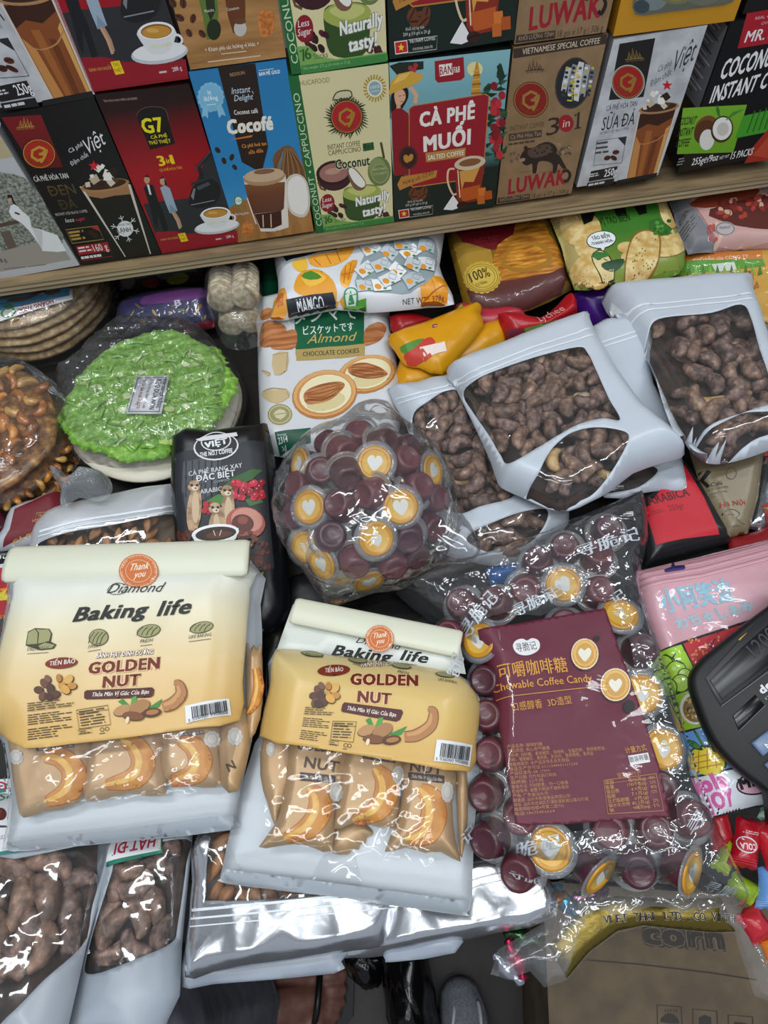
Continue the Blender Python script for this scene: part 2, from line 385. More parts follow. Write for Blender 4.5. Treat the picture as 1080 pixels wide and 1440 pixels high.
def carton(name, label, TL, TR, BR, BL, col, depth=.07, group='coffee boxes on the shelf', y=YF):
    if TL is None: TL, TR = (proj(ony(*p, y) + np.array([0, 0, .24])) for p in (BL, BR))
    q = [ony(*p, y) for p in (TL, TR, BR, BL)]
    base = (q[2] + q[3]) / 2; base[1] += depth / 2; base[2] = min(q[2][2], q[3][2])
    t = thing(name, label, 'box', base, group)
    S = Sheet(q[3], q[2], q[0], [TL, TR, BR, BL], world=True); S.flat = True
    V = q + [p + np.array([0, depth, 0]) for p in q]
    mk('carton_body', V, [(0, 3, 2, 1), (4, 5, 6, 7), (0, 1, 5, 4), (1, 2, 6, 5), (2, 3, 7, 6), (3, 0, 4, 7)], M(col, .4), t, smooth=False)
    S.thing = t
    return S
def TZ(S, Z, m, s, x0, y0, x1, y1, h, **k): (a, b), (c, d) = Z(x0, y0, x1, y1); S.T_(m, s, a, b, c, d, h / Z.a[2], **k)
def EZ(S, Z, m, x, y, rx, ry, rot=0, **k): ((a, b),) = Z(x, y); S.E(m, a, b, rx / Z.a[2], ry / Z.a[2], rot, **k)
def RZ(S, Z, m, x, y, rx, ry, w, rot=0): ((a, b),) = Z(x, y); q = Z.a[2]; S.ring(m, a, b, rx / q, ry / q, w / q, rot)
def PZ(S, Z, m, *p, sm=0): S.P(m, Z(*p), sm)
def LZ(S, Z, m, w, *p, sm=0, closed=False): S.L(m, Z(*p), np.asarray(w, float) / Z.a[2], sm, closed)
def star(S, m, cx, cy, r, rot=-90, ry=None):
    S.P(m, [(cx + (r if k % 2 == 0 else r * .42) * math.cos(math.radians(rot + 36 * k)), cy + (r if k % 2 == 0 else r * .42) * math.sin(math.radians(rot + 36 * k))) for k in range(10)])
def bean(S, x, y, r, rot, c='3a2013', c2='1c0d07'):
    S.E(c, x, y, r, r * .66, rot, n=14); d = math.radians(rot)
    S.L(c2, [(x - r * .9 * math.cos(d), y - r * .9 * math.sin(d)), (x + .12 * r, y - .12 * r), (x + r * .9 * math.cos(d), y + r * .9 * math.sin(d))], r * .2, 3)
def crown_logo(S, x, y, w, col, tilt=-.08):
    for k, (dx, hh) in enumerate(((-.3, .35), (-.1, .55), (.1, .45), (.28, .3))): S.L(col, [(x + dx * w - 1, y), (x + dx * w, y - hh * w), (x + dx * w + w * .1, y)], w * .06)
    S.L(col, [(x - w / 2, y + 1.5), (x + w / 2, y + 1.5 + tilt * w)], w * .05)
    S.T_(col, 'TRUNG NGUYÊN', x - w / 2, y + w * .2, x + w / 2, y + w * .2 + tilt * w, w * .1, res=1)
def emblem(S, x, y, rx, ry, rot=0, gold='c79a3a', red='b2281c', rim='2a0d08'):
    S.E(rim, x, y, rx, ry, rot); S.E(gold, x, y, rx * .95, ry * .95, rot); S.E(red, x, y, rx * .9, ry * .9, rot)
    G = lambda *p: [(x + a * rx, y + b * ry) for a, b in zip(p[::2], p[1::2])]
    S.L(gold, G(.35, -.3, 0, -.45, -.4, -.2, -.42, .2, -.1, .45, .25, .35, .3, .05, 0, .02), [rx * .16] * 8, 0)
    S.L(gold, G(.1, .05, .45, -.25, .3, .25, .1, .6), rx * .14, 3); S.L('7d3a14', G(-.6, .1, -.5, .5, 0, .72, .5, .5), rx * .1, 3)
def glass(S, L, R, Rb, Lb, dark='3a1a0c', mid='8a4a22', tan='c98b4c', black=False, top=True):
    L, R, Rb, Lb = map(np.array, (L, R, Rb, Lb)); at = lambda u, v: tuple((L * (1 - u) + R * u) * (1 - v) + (Lb * (1 - u) + Rb * u) * v)
    S.P('d8cfc2', [at(-.02, 0), at(1.02, 0), at(1.01, 1), at(-.01, 1)])
    if black:
        S.P('a87a52', [at(.03, .0), at(.97, .0), at(.96, .2), at(.04, .2)]); S.P('1a1310', [at(.04, .14), at(.3, .18), at(.6, .15), at(.96, .14), at(.97, 1), at(.03, 1)])
    else:
        S.P(mid, [at(.02, 0), at(.98, 0), at(.97, 1), at(.03, 1)]); S.P(dark, [at(.02, .02), at(.98, .02), at(.97, .2), at(.6, .27), at(.3, .2), at(.03, .25)])
        S.P(tan, [at(.04, .35), at(.22, .5), at(.3, 1), at(.05, 1)]); S.P('a5622e', [at(.3, .3), at(.48, .32), at(.5, 1), at(.36, 1)]); S.P('6d3618', [at(.58, .42), at(.72, .44), at(.7, 1), at(.56, 1)])
        S.P('d9a65c', [at(.86, .35), at(.96, .3), at(.96, 1), at(.88, 1)]); S.L('c28a55', [at(.05, .42), at(.3, .5), at(.7, .48), at(.95, .38)], 1.2, 3)
    if top:
        w = np.hypot(*(R - L)); c = (L + R) / 2; rg = random.Random(7)
        S.E('b08458', c[0], c[1], w / 2, w * .13, -8); S.E('3d2415', c[0], c[1] - w * .02, w * .44, w * .1, -8)
        for k in range(22):
            a, b = rg.uniform(-.38, .38), rg.uniform(-.42, .05); r = w * rg.uniform(.05, .12)
            if abs(a) > .42 + b * .6: continue
            S.P(['f1ece2', 'ddd3c4', '5b3d28', 'faf6ee', '2f1c12', 'c9b79f'][k % 6], [(c[0] + a * w + r * math.cos(j * 1.5 + k), c[1] + b * w + r * math.sin(j * 1.5 + k)) for j in range(4)])
def coffee_cup(S, x, y, rx, ry):
    S.E('c9cdd2', x + rx * .1, y + ry * 2.5, rx * 1.6, ry * 1.2, -8); S.E('eef0f2', x + rx * .1, y + ry * 2.3, rx * 1.5, ry * 1.0, -8)
    S.P('e4e6e8', [(x - rx, y), (x + rx, y - ry * .4), (x + rx * .8, y + ry * 1.7), (x + rx * .4, y + ry * 2.5), (x - rx * .3, y + ry * 2.6), (x - rx * .75, y + ry * 1.7)], 3)
    S.ring('e8eaec', x + rx * 1.1, y + ry * .9, rx * .35, ry * .7, rx * .12); S.E('f4f5f6', x, y, rx, ry, -6); S.E('8a5a1f', x, y + ry * .05, rx * .86, ry * .8, -6); S.E('c8913a', x, y + ry * .12, rx * .8, ry * .68, -6); S.E('dcae5c', x - rx * .2, y, rx * .35, ry * .25)
# ---- bride box ----
S = carton('coffee_box', 'pale box printed with a bride in white beside a wooden rail', (-95, 200), (-2, 187), (112, 373), (-2, 393), 'c9c9cb')
P1 = PX(0, 0, 3.6)
S.P('c3b48f', [(-95, 200), (-2, 187), (18, 221), (-70, 233)]); S.P('c4c8cc', [(-70, 233), (18, 221), (108, 371), (-2, 390)])
S.P(MN('5b6056', 'a9ada3', 260, .5), [(-40, 250), (20, 245), (50, 265), (70, 300), (88, 342), (20, 355), (-10, 340)], 3)
S.P('5a4c40', [(-20, 318), (28, 308), (30, 313), (-18, 324)]); S.P('6b5f54', [(0, 326), (14, 324), (24, 348), (12, 352)]); S.P('a7a196', [(-5, 355), (60, 338), (90, 350), (100, 365), (0, 382)])
PZ(S, P1, 'f3f3f3', 55, 1040, 75, 1030, 110, 1065, 150, 1100, 160, 1150, 220, 1165, 290, 1190, 335, 1270, 290, 1275, 215, 1270, 200, 1240, 150, 1170, 110, 1130, 60, 1100, 45, 1070)
PZ(S, P1, 'd9d9dc', 160, 1150, 215, 1170, 215, 1268, 200, 1240); EZ(S, P1, 'caa58c', 50, 1003, 14, 20, 10); PZ(S, P1, '241b17', 38, 985, 60, 985, 75, 1025, 92, 1045, 66, 1030, 56, 1000, 36, 1005); LZ(S, P1, '2a2018', 8, 75, 1075, 100, 1085)
TZ(S, P1, '2a2a2c', '18 g', 0, 1330, 36, 1322, 22, bold=.02); LZ(S, P1, '55565a', 3, 20, 1362, 130, 1350); LZ(S, P1, '55565a', 3, 140, 1350, 235, 1338); S.printed(S.thing)
# ---- black iced coffee box ----
S = carton('coffee_box', 'black box with a tall iced black coffee under a red star', (-5, 163), (132, 137), (227, 357), (114, 372), '121114')
Z = Z1
PZ(S, Z, MG([(.4, '3a1013'), (.9, '7d1f24')]), 5, 445, 155, 435, 240, 635, 128, 640); crown_logo(S, 36, 178, 25, 'b98a3c'); emblem(S, 55, 216, 24, 21, 15)
TZ(S, Z, 'e9e6e0', 'CÀ PHÊ HÒA TAN', 133, 690, 262, 675, 21, bold=.02); TZ(S, Z, MG([(.3, '231d10'), (.7, '7d6a38')]), 'ĐEN', 190, 745, 292, 735, 42); TZ(S, Z, MG([(.3, '231d10'), (.7, '7d6a38')]), 'ĐÁ', 232, 797, 297, 790, 42)
TZ(S, Z, 'cfccc6', 'INSTANT ICED BLACK COFFEE', 213, 820, 333, 805, 11, res=1); TZ(S, Z, 'e7e2dd', 'less', 250, 845, 282, 841, 17, shear=.3); TZ(S, Z, 'd63a45', 'sugar', 288, 840, 325, 834, 14, shear=.3)
LZ(S, Z, 'a98a45', 3, 250, 872, 370, 857, 394, 908, 275, 924, closed=True); S.fine('b9974c', (95, 325), (116, 322), (102, 339), 3, .6, 2, 1.5); bean(S, 128, 327, 5, -20); bean(S, 134, 331, 5, 20); PZ(S, Z, 'b22a2a', 340, 861, 370, 857, 380, 878)
PZ(S, Z, 'a3222c', 287, 935, 408, 918, 420, 950, 300, 968); LZ(S, Z, 'a3222c', 2.5, 300, 968, 420, 950, 428, 972, 312, 990, closed=True); TZ(S, Z, 'efe9e6', '160 g', 360, 955, 413, 947, 29, bold=.01); S.fine('f0e6e6', (109, 347), (131, 344), (112, 356), 2, .5, 3, 2); S.fine('e8e0e0', (113, 360), (155, 354), (115, 365), 1, .7, 4, 5)
TZ(S, Z, 'e8e8ea', 'Cà phê', 265, 582, 316, 552, 18, shear=.35); TZ(S, Z, 'e8e8ea', 'Đậm chất', 272, 630, 337, 592, 18, shear=.3); TZ(S, Z, 'f2f2f3', 'Việt', 332, 590, 402, 545, 62, shear=.5)
glass(S, (113, 262), (182, 259), (212, 357), (176, 361), black=True); star(S, 'd5232f', 132, 233, 8)
for k in range(6): a = k * math.pi / 3 + .2; LZ(S, Z, 'e6e8ea', 3, 475 + 28 * math.cos(a), 868 + 28 * math.sin(a), 475 + 55 * math.cos(a), 868 + 52 * math.sin(a)); LZ(S, Z, 'e6e8ea', 2.5, 475 + 50 * math.cos(a + .2), 868 + 48 * math.sin(a + .2), 475 + 40 * math.cos(a), 868 + 38 * math.sin(a), 475 + 50 * math.cos(a - .2), 868 + 48 * math.sin(a - .2))
EZ(S, Z, 'e9ebec', 475, 868, 31, 30); TZ(S, Z, '1b1b1d', 'HÒA TAN', 452, 858, 497, 853, 9, res=1); TZ(S, Z, '1b1b1d', 'LẠNH', 450, 884, 500, 878, 18, bold=.02); S.printed(S.thing)
# ---- red 3in1 box ----
S = S3 = carton('coffee_box', 'red and black instant coffee box with a couple in suits, on the shelf board', (133, 133), (265, 118.5), (335, 341), (228, 357), '3a0b12')
S.P(MG([(0, '8d0f1e'), (.55, 'a80f20'), (.75, '7a0d1a'), (.9, '2a0a10'), (1, '170a0d')]), [(133, 133), (266, 118), (336, 341), (228, 357)])
PZ(S, Z1, '2b2b30', 545, 775, 600, 765, 720, 752, 790, 580, 800, 575, 895, 870, 880, 878, 740, 885, 590, 890); PZ(S, Z1, '971326', 590, 880, 660, 876, 740, 893, 820, 890, 900, 873, 905, 912, 618, 958, 598, 905)
TZ(S, Z1, 'c9a3a0', 'TRUNG NGUYÊN LEGEND', 395, 388, 523, 377, 9, res=1); PZ(S, Z1, '140c0e', 518, 440, 530, 420, 565, 405, 625, 410, 665, 545, 570, 568); LZ(S, Z1, '6b5a52', 2, 518, 440, 530, 420, 565, 405, 625, 412, 640, 455, sm=3)
TZ(S, Z1, 'f0e21a', 'G7', 546, 506, 626, 498, 58, bold=.035); TZ(S, Z1, 'f0e21a', 'CÀ PHÊ', 574, 527, 636, 519, 13, bold=.02); TZ(S, Z1, 'f0e21a', 'THỨ THIỆT', 567, 549, 650, 540, 14, bold=.02)
TZ(S, Z1, 'f3d21b', '3', 605, 630, 632, 626, 40, bold=.03); TZ(S, Z1, 'f3d21b', 'in', 634, 620, 652, 618, 22, bold=.02); TZ(S, Z1, 'f3d21b', '1', 652, 622, 665, 620, 36, bold=.03); TZ(S, Z1, 'e3b93a', 'CÀ PHÊ HÒA TAN', 607, 652, 692, 640, 11, res=1)
EZ(S, Z1, 'c99b7d', 558, 682, 11, 15); PZ(S, Z1, '18130f', 546, 672, 558, 662, 570, 676, 560, 672); PZ(S, Z1, '14141a', 545, 712, 560, 698, 582, 702, 600, 760, 618, 800, 640, 875, 622, 880, 600, 810, 598, 872, 584, 850, 572, 790); PZ(S, Z1, 'e6e6ea', 557, 700, 566, 700, 575, 740, 568, 738)
EZ(S, Z1, 'c9a087', 618, 688, 11, 15); PZ(S, Z1, '1c1511', 606, 680, 618, 668, 632, 690, 634, 712, 626, 700, 622, 676); PZ(S, Z1, '9db2c4', 608, 712, 626, 702, 645, 715, 660, 760, 674, 800, 645, 810, 628, 770); PZ(S, Z1, '7f97ad', 645, 775, 672, 800, 645, 808); LZ(S, Z1, 'c9a087', 9, 655, 805, 672, 835, 684, 868); LZ(S, Z1, 'b99076', 8, 662, 805, 680, 835, 688, 862)
PZ(S, Z1, '17181c', 722, 735, 735, 705, 770, 680, 815, 680, 838, 720, 820, 770, 760, 790, 718, 778, sm=3); PZ(S, Z1, '4a4e56', 745, 710, 790, 690, 800, 700, 755, 722); PZ(S, Z1, '7d828b', 725, 745, 735, 715, 742, 716, 735, 760); LZ(S, Z1, '1b1b1f', 16, 770, 685, 755, 630, 800, 580); LZ(S, Z1, '3d3f45', 6, 735, 650, 770, 610, 800, 572); LZ(S, Z1, '2d2e33', 10, 725, 700, 800, 672, 835, 690); LZ(S, Z1, '8d9199', 3, 725, 778, 815, 760)
coffee_cup(S, 303, 299, 20, 8); TZ(S, Z1, 'd9dc30', '100% cà phê', 800, 852, 862, 840, 9, res=1)
PZ(S, Z1, 'f3d21b', 675, 888, 702, 883, 715, 914, 688, 919); TZ(S, Z1, '7a1a10', 'THỨ', 684, 899, 702, 896, 9, res=1); TZ(S, Z1, '7a1a10', 'THIỆT', 687, 913, 710, 909, 9, res=1); TZ(S, Z1, 'd9b34a', 'DÀNH CHO NGƯỜI', 612, 914, 677, 905, 8, res=1); TZ(S, Z1, 'efe6e6', '288 g', 860, 905, 888, 899, 11); S.fine('d9c0c0', (303, 335), (317, 333), (303.5, 338), 1, .6, 8, 2)
S.printed(S.thing)
# ---- blue coconut box ----
S = carton('coffee_box', 'blue coconut coffee box with a brown banner and frothy glass', (266.5, 101), (402, 83), (441, 325), (336.5, 341), '1a5d8f')
S.P(MG([(0, '5fb0dc'), (.4, '2f8ac6'), (1, '2a7fb9')]), [(265, 101), (402, 83), (441, 325), (335, 341)]); S.P(MN('9a6a38', 'b8864c', 60, .5, vec=(1, 1, .2)), [(319, 293), (342, 281), (432, 268), (441, 325), (335, 341)])
S.P('261813', [(306, 94), (359, 89), (377, 207), (368, 243), (340, 228)]); TZ(S, Z1, 'b5926a', 'REXSUN', 875, 291, 930, 281, 14, bold=.01); TZ(S, Z1, 'cfe4f2', 'Instant', 880, 357, 950, 349, 26, shear=.25); TZ(S, Z1, 'cfe4f2', 'Delight', 890, 384, 960, 377, 24, shear=.25); LZ(S, Z1, 'e8f2f8', 2, 957, 345, 962, 355); TZ(S, Z1, 'f2efe8', 'Coconut café', 890, 436, 980, 428, 19, bold=.02)
TZ(S, Z1, 'f5efe2', 'Cocofé', 864, 508, 1038, 490, 54, bold=.06, shear=.1); PZ(S, Z1, 'd0742c', 868, 530, 960, 512, 955, 520, 905, 528); TZ(S, Z1, 'e8953a', 'Cà phê hoà tan', 920, 562, 1012, 550, 15, bold=.02); TZ(S, Z1, 'e8953a', 'sữa dừa', 945, 585, 1000, 577, 15, bold=.02)
for k in range(16): a = k * math.pi / 8; EZ(S, Z1, '8cc7e4', 800 + 40 * math.cos(a), 368 + 46 * math.sin(a), 12, 12, n=8)
EZ(S, Z1, '7fc0e2', 800, 368, 42, 48); PZ(S, Z1, '8cc7e4', 770, 400, 790, 405, 790, 450, 778, 438, 766, 446); PZ(S, Z1, '8cc7e4', 820, 400, 840, 395, 858, 440, 842, 434, 832, 448); TZ(S, Z1, 'f4fbff', 'ít', 790, 358, 804, 356, 17, bold=.02); TZ(S, Z1, 'f4fbff', 'đường', 775, 384, 828, 377, 19, bold=.02); LZ(S, Z1, 'e8f4fa', 2.5, 785, 398, 820, 394)
TZ(S, Z1, 'f4fbff', 'BAN MÊ', 985, 288, 1027, 282, 14, bold=.03); TZ(S, Z1, 'f4fbff', 'GOLD', 1032, 282, 1064, 277, 14, bold=.03); LZ(S, Z1, 'cfe4f2', 2.5, 982, 268, 1040, 260)
for a in ((306, 211, 5, 50), (326, 221, 5, 110), (315, 226, 5, 70), (330, 235, 4.5, 50)): bean(S, *a)
S.P('7a5230', [(383, 225), (398, 206), (412, 208), (426, 235), (430, 262), (400, 262)], 3)
for k in range(12): S.L('b08a58' if k % 2 else '5a3a20', [(400 + k * .8, 208), (388 + k * 3.4, 232), (386 + k * 4, 250)], .8, 3)
S.P('d9d2c6', [(403, 252), (418, 244), (432, 256), (436, 288), (428, 305), (410, 300), (402, 280)], 3); S.P('f4f2ee', [(406, 255), (419, 247), (430, 258), (433, 287), (426, 301), (411, 296), (405, 278)], 3)
S.L('6a7a88', [(398, 214), (391, 246)], 3); G = PX(340, 0, 2.7)
PZ(S, G, 'e9e2d8', 5, 668, 165, 660, 170, 690, 178, 862, 125, 880, 72, 878, 15, 720, sm=0); PZ(S, G, MG([(0, '2b120b'), (.12, '4a2112'), (.3, '6d3a1e'), (.6, 'b98a5c')], .2), 10, 700, 164, 690, 160, 790, 150, 800, 40, 812, 25, 760); PZ(S, G, '3c1a10', 48, 812, 150, 800, 152, 852, 120, 866, 70, 866)
EZ(S, G, 'b58f6b', 85, 672, 80, 32, -6); EZ(S, G, 'd0b494', 85, 664, 76, 26, -6); EZ(S, G, '8a6248', 85, 650, 40, 10, -6); LZ(S, G, 'f0e8de', 4, 20, 750, 55, 850); LZ(S, G, 'd9c3a8', 4, 80, 815, 82, 862); LZ(S, G, 'd9c3a8', 4, 110, 812, 112, 862)
EZ(S, Z1, '3d8a4a', 905, 762, 17, 19); EZ(S, Z1, 'dfeee4', 905, 762, 13, 15); TZ(S, Z1, '2a6a3a', 'Dừa', 893, 768, 917, 764, 11, res=1); TZ(S, Z1, 'eaf4fa', 'Đường phèn', 893, 818, 945, 811, 9, res=1)
S.P(MN('b8662a', 'd98a48', 300, .5), [(340, 318), (346, 311), (354, 314), (357, 324), (350, 331), (342, 330)], 3); TZ(S, Z1, '3a2414', 'Net weight', 1010, 884, 1060, 877, 7, res=1); S.printed(S.thing)
# ---- cream and green cappuccino box ----
Z = Z2
S = S5 = carton('coffee_box', 'cream coconut cappuccino box with a green spine, on the shelf board', (405, 108), (546, 89), (553, 312), (445, 328), '2b6b33')
S.P('e2d9a8', [(419, 106), (546, 89), (553, 312), (455, 326.5)]); S.P('1f6b35', [(405, 108), (420, 106), (456, 326.4), (445, 328)])
S.T_('cfe0c0', 'COCONUT • CAPPUCCINO', 453, 317, 420.5, 130, 8); TZ(S, Z, '8a7a52', 'HUCAFOOD', 222, 326, 335, 311, 20)
rg = random.Random(3)
for k in range(46):
    a = k * 2 * math.pi / 46; r0, r1 = rg.uniform(54, 62), rg.uniform(72, 90); x, y = 398, 442; LZ(S, Z, ['39402f', '59614a', '2a2f25'][k % 3], [7, 6, 1], x + r0 * math.cos(a), y + r0 * math.sin(a), x + (r0 + r1) / 2 * math.cos(a + .07), y + (r0 + r1) / 2 * math.sin(a + .07), x + r1 * math.cos(a + rg.uniform(-.05, .2)), y + r1 * math.sin(a + .1))
emblem(S, 487.4, 163.7, 23, 24, 0, 'a8862a', 'b3202a', '2a120c'); LZ(S, Z, '3a3a30', 4, 345, 378, 360, 350, 395, 342, 415, 348, 412, 372, 350, 378, sm=3, closed=True); EZ(S, Z, 'd6d0ae', 385, 360, 26, 10)
for k in range(22): a = k * 2 * math.pi / 22; LZ(S, Z, 'b3963c', 6, 505 + 30 * math.cos(a), 335 + 34 * math.sin(a), 505 + 44 * math.cos(a + .1), 335 + 52 * math.sin(a + .1))
EZ(S, Z, 'f0ead0', 505, 335, 29, 33); EZ(S, Z, '8fb0bb', 505, 335, 23, 27); TZ(S, Z, 'f3efe0', '100%', 488, 338, 524, 332, 12); LZ(S, Z, 'f0ead0', 2, 490, 348, 520, 343)
TZ(S, Z, '4d4a34', 'INSTANT COFFEE', 327, 569, 450, 552, 20, bold=.01); TZ(S, Z, '4d4a34', 'CAPPUCCINO', 329, 591, 453, 574, 20, bold=.01); PZ(S, Z, '2f6b3a', 458, 545, 500, 539, 503, 568, 461, 575); TZ(S, Z, '15210f', '4in1', 462, 570, 498, 564, 26, bold=.02)
EZ(S, Z, '3c1820', 352, 668, 68, 56, -8); EZ(S, Z, '2a0f16', 350, 655, 68, 46, -8); EZ(S, Z, 'a5746a', 350, 655, 56, 36, -8); EZ(S, Z, 'c39a86', 345, 650, 30, 12, -8); LZ(S, Z, '6a4a34', 8, 290, 690, 300, 715, 320, 722)
EZ(S, Z, '6d7f48', 522, 650, 44, 56); EZ(S, Z, '8a9a60', 515, 640, 32, 42); LZ(S, Z, '4a4a22', 9, 540, 600, 528, 540); EZ(S, Z, '97a070', 525, 658, 34, 38); EZ(S, Z, '7a8a50', 525, 658, 29, 33); TZ(S, Z, 'cdd3a8', 'NATURAL', 500, 648, 548, 642, 9, res=1); TZ(S, Z, 'cdd3a8', 'COCONUT', 500, 666, 550, 660, 10, res=1)
PZ(S, Z, '31521f', 388, 720, 430, 705, 490, 700, 520, 715, 522, 790, 500, 830, 440, 838, 400, 825, 386, 770, sm=3); PZ(S, Z, 'a6b454', 390, 722, 440, 702, 518, 708, 520, 740, 455, 765, 390, 750, sm=3); PZ(S, Z, 'c9cc7c', 400, 725, 440, 708, 500, 708, 505, 725, 455, 745, sm=3)
PZ(S, Z, '7a5a44', 400, 650, 425, 635, 470, 690, 460, 720, 425, 715, sm=3); PZ(S, Z, 'f3f1ea', 405, 648, 425, 640, 468, 692, 455, 712, 425, 690, sm=3)
for k in range(16): x, y = rg.uniform(330, 400), rg.uniform(775, 825); EZ(S, Z, ['3a1020', '55182c', '2a0a16'][k % 3], x, y, 12, 8, rg.uniform(0, 90), n=10)
for k in range(8): x, y = rg.uniform(510, 555), rg.uniform(795, 822); EZ(S, Z, ['3a1020', '55182c'][k % 2], x, y, 11, 8, rg.uniform(0, 90), n=10)
TZ(S, Z, 'e9e4c0', 'Coconut', 357, 643, 487, 625, 38, bold=.10); TZ(S, Z, '2a3f1c', 'Coconut', 357, 643, 487, 625, 38, bold=.035)
EZ(S, Z, '8d1526', 325, 770, 27, 34, 10); TZ(S, Z, 'f4e8e4', 'Less', 306, 768, 340, 762, 18, bold=.01, shear=.2); TZ(S, Z, 'f4e8e4', 'Sugar', 305, 790, 346, 782, 18, bold=.01, shear=.2)
for c, bo in (('6d7a60', .11), ('f6f6f2', .04)): TZ(S, Z, c, 'Naturally', 433, 783, 563, 752, 34, bold=bo, shear=.15); TZ(S, Z, c, 'tasty!', 458, 823, 545, 803, 34, bold=bo, shear=.15)
PZ(S, Z, '7fb05a', 300, 815, 335, 812, 370, 838, 420, 842, 575, 818, 578, 838, 312, 868); PZ(S, Z, '3f8a44', 312, 862, 575, 822, 576, 842, 312, 884); LZ(S, Z, '2b5c2a', 6, 310, 828, 320, 820, 320, 850); TZ(S, Z, '2b5c2a', '6', 326, 847, 346, 843, 30, bold=.02); TZ(S, Z, '3b6c34', 'Sticks', 352, 845, 395, 837, 15); TZ(S, Z, 'a5cf8f', 'Net weight: 272 g (16 sticks x 17 g)', 320, 872, 462, 850, 8, res=1)
S.printed(S.thing)
# ---- salted coffee box ----
S = S6 = carton('coffee_box', 'teal salted coffee box with a red title panel, on the shelf board', (547, 88), (718, 69), (696, 289), (555, 312), '10231d')
S.P(MG([(0, '0e211b'), (.28, '12291f'), (.45, '6fa3a6'), (.8, '7ab2bd'), (1, '8fc3cc')]), [(547, 88), (718, 69), (696, 289), (555, 312)]); PZ(S, Z, '10231c', 570, 620, 640, 690, 940, 640, 975, 640, 962, 780, 580, 842)
PZ(S, Z, '9fc4bd', 560, 440, 600, 520, 640, 600, 575, 660); PZ(S, Z, '2f5a3c', 572, 520, 600, 560, 640, 640, 575, 660)
for k in range(34): x, y = rg.uniform(930, 1002), rg.uniform(300, 640); s = (x - 968) / 40; LZ(S, Z, ['12351f', '1d4a2a', '0f2a1a', '28583a'][k % 4], [2, 17, 2], x - 22, y + rg.uniform(-14, 14), x, y, min(x + 22, 1008), y + rg.uniform(-22, 4))
PZ(S, Z, '143520', 975, 300, 968, 250, 985, 240, 1000, 290); LZ(S, Z, '143520', [2, 16, 2], 985, 330, 975, 280, 978, 238)
for k in range(17): x, y = rg.uniform(948, 992), 440 + rg.uniform(-120, 160); EZ(S, Z, ['a8202c', 'c22f38', '84141f'][k % 3], x, y, 14, 17, n=10)
EZ(S, Z, 'e8dfa0', 885, 262, 30, 28); LZ(S, Z, 'c98f2f', [6, 22, 30, 34], 893, 235, 892, 280, 890, 320, 888, 362)
for k in range(6): LZ(S, Z, '8a5a1a' if k % 2 else 'e0ae4c', 5, 878 - k * 1.5, 270 + k * 17, 904 + k * 1.5, 266 + k * 17)
PZ(S, Z, '1c2a1e', 560, 250, 600, 236, 690, 232, 690, 262, 640, 270, 590, 285)
for a in ((655, 265), (640, 258), (660, 248)): EZ(S, Z, 'b3323a', a[0], a[1], 9, 10, n=10)
PZ(S, Z, '1a1412', 566, 370, 580, 340, 625, 330, 632, 370, 605, 420, 600, 440, 570, 440, sm=3); PZ(S, Z, 'e2b08c', 580, 352, 612, 340, 622, 372, 600, 402, 585, 395, sm=3); PZ(S, Z, 'dca684', 588, 395, 602, 395, 604, 420, 585, 425); LZ(S, Z, 'b03030', 3, 603, 385, 613, 384); LZ(S, Z, '1a1412', 2.5, 596, 365, 604, 363); LZ(S, Z, '1a1412', 2.5, 612, 362, 619, 360)
PZ(S, Z, 'd9a93f', 557, 362, 566, 310, 595, 280, 640, 270, 692, 285, 672, 312, 630, 330, 590, 345); PZ(S, Z, 'efc663', 572, 320, 596, 285, 640, 274, 620, 300); LZ(S, Z, 'e2b08c', 16, 640, 330, 662, 360, 658, 392); PZ(S, Z, '8c1420', 568, 425, 585, 412, 605, 410, 632, 430, 640, 470, 640, 660, 580, 668, 572, 560)
PZ(S, Z, 'b98a3a', 634, 412, 648, 400, 925, 355, 940, 364, 918, 660, 905, 676, 650, 712, 634, 700); PZ(S, Z, '9b1626', 637, 414, 650, 403, 923, 358, 937, 366, 915, 658, 903, 672, 652, 708, 637, 698)
TZ(S, Z, 'f3efe8', 'CÀ PHÊ', 675, 482, 884, 448, 56, bold=.045); TZ(S, Z, 'f3efe8', 'MUỐI', 690, 575, 868, 545, 58, bold=.045); PZ(S, Z, 'b98a45', 697, 580, 850, 560, 848, 594, 700, 616); TZ(S, Z, 'f6efe0', 'SALTED COFFEE', 706, 608, 844, 587, 19, bold=.02)
PZ(S, Z, '9b1626', 732, 232, 842, 216, 846, 292, 832, 304, 745, 314, 734, 302); PZ(S, Z, 'f3eee6', 748, 246, 798, 239, 802, 282, 752, 290); TZ(S, Z, '9b1626', 'BÁN', 752, 285, 798, 277, 33, bold=.02); TZ(S, Z, 'f3eee6', 'F&B', 804, 277, 828, 273, 24, bold=.02)
EZ(S, Z, '35161a', 632, 598, 36, 44); RZ(S, Z, '6a3a2e', 632, 598, 33, 41, 2); EZ(S, Z, 'c08a35', 625, 602, 11, 16, -20); EZ(S, Z, 'c08a35', 641, 598, 9, 15, 20); PZ(S, Z, 'c0853a', 590, 700, 605, 670, 700, 655, 742, 645, 738, 672, 650, 700, 600, 722); TZ(S, Z, '3a1c10', 'Hương sắc Cố Đô', 612, 702, 728, 662, 16, shear=.25)
for a in ((668, 738, 24, -30), (648, 730, 20, -60), (690, 728, 22, -70), (662, 748, 22, 0), (684, 745, 20, -40)): ((x, y),) = Z(a[0], a[1]); bean(S, x, y, a[2] / 2.7, a[3], '6a3a22', '2d130a')
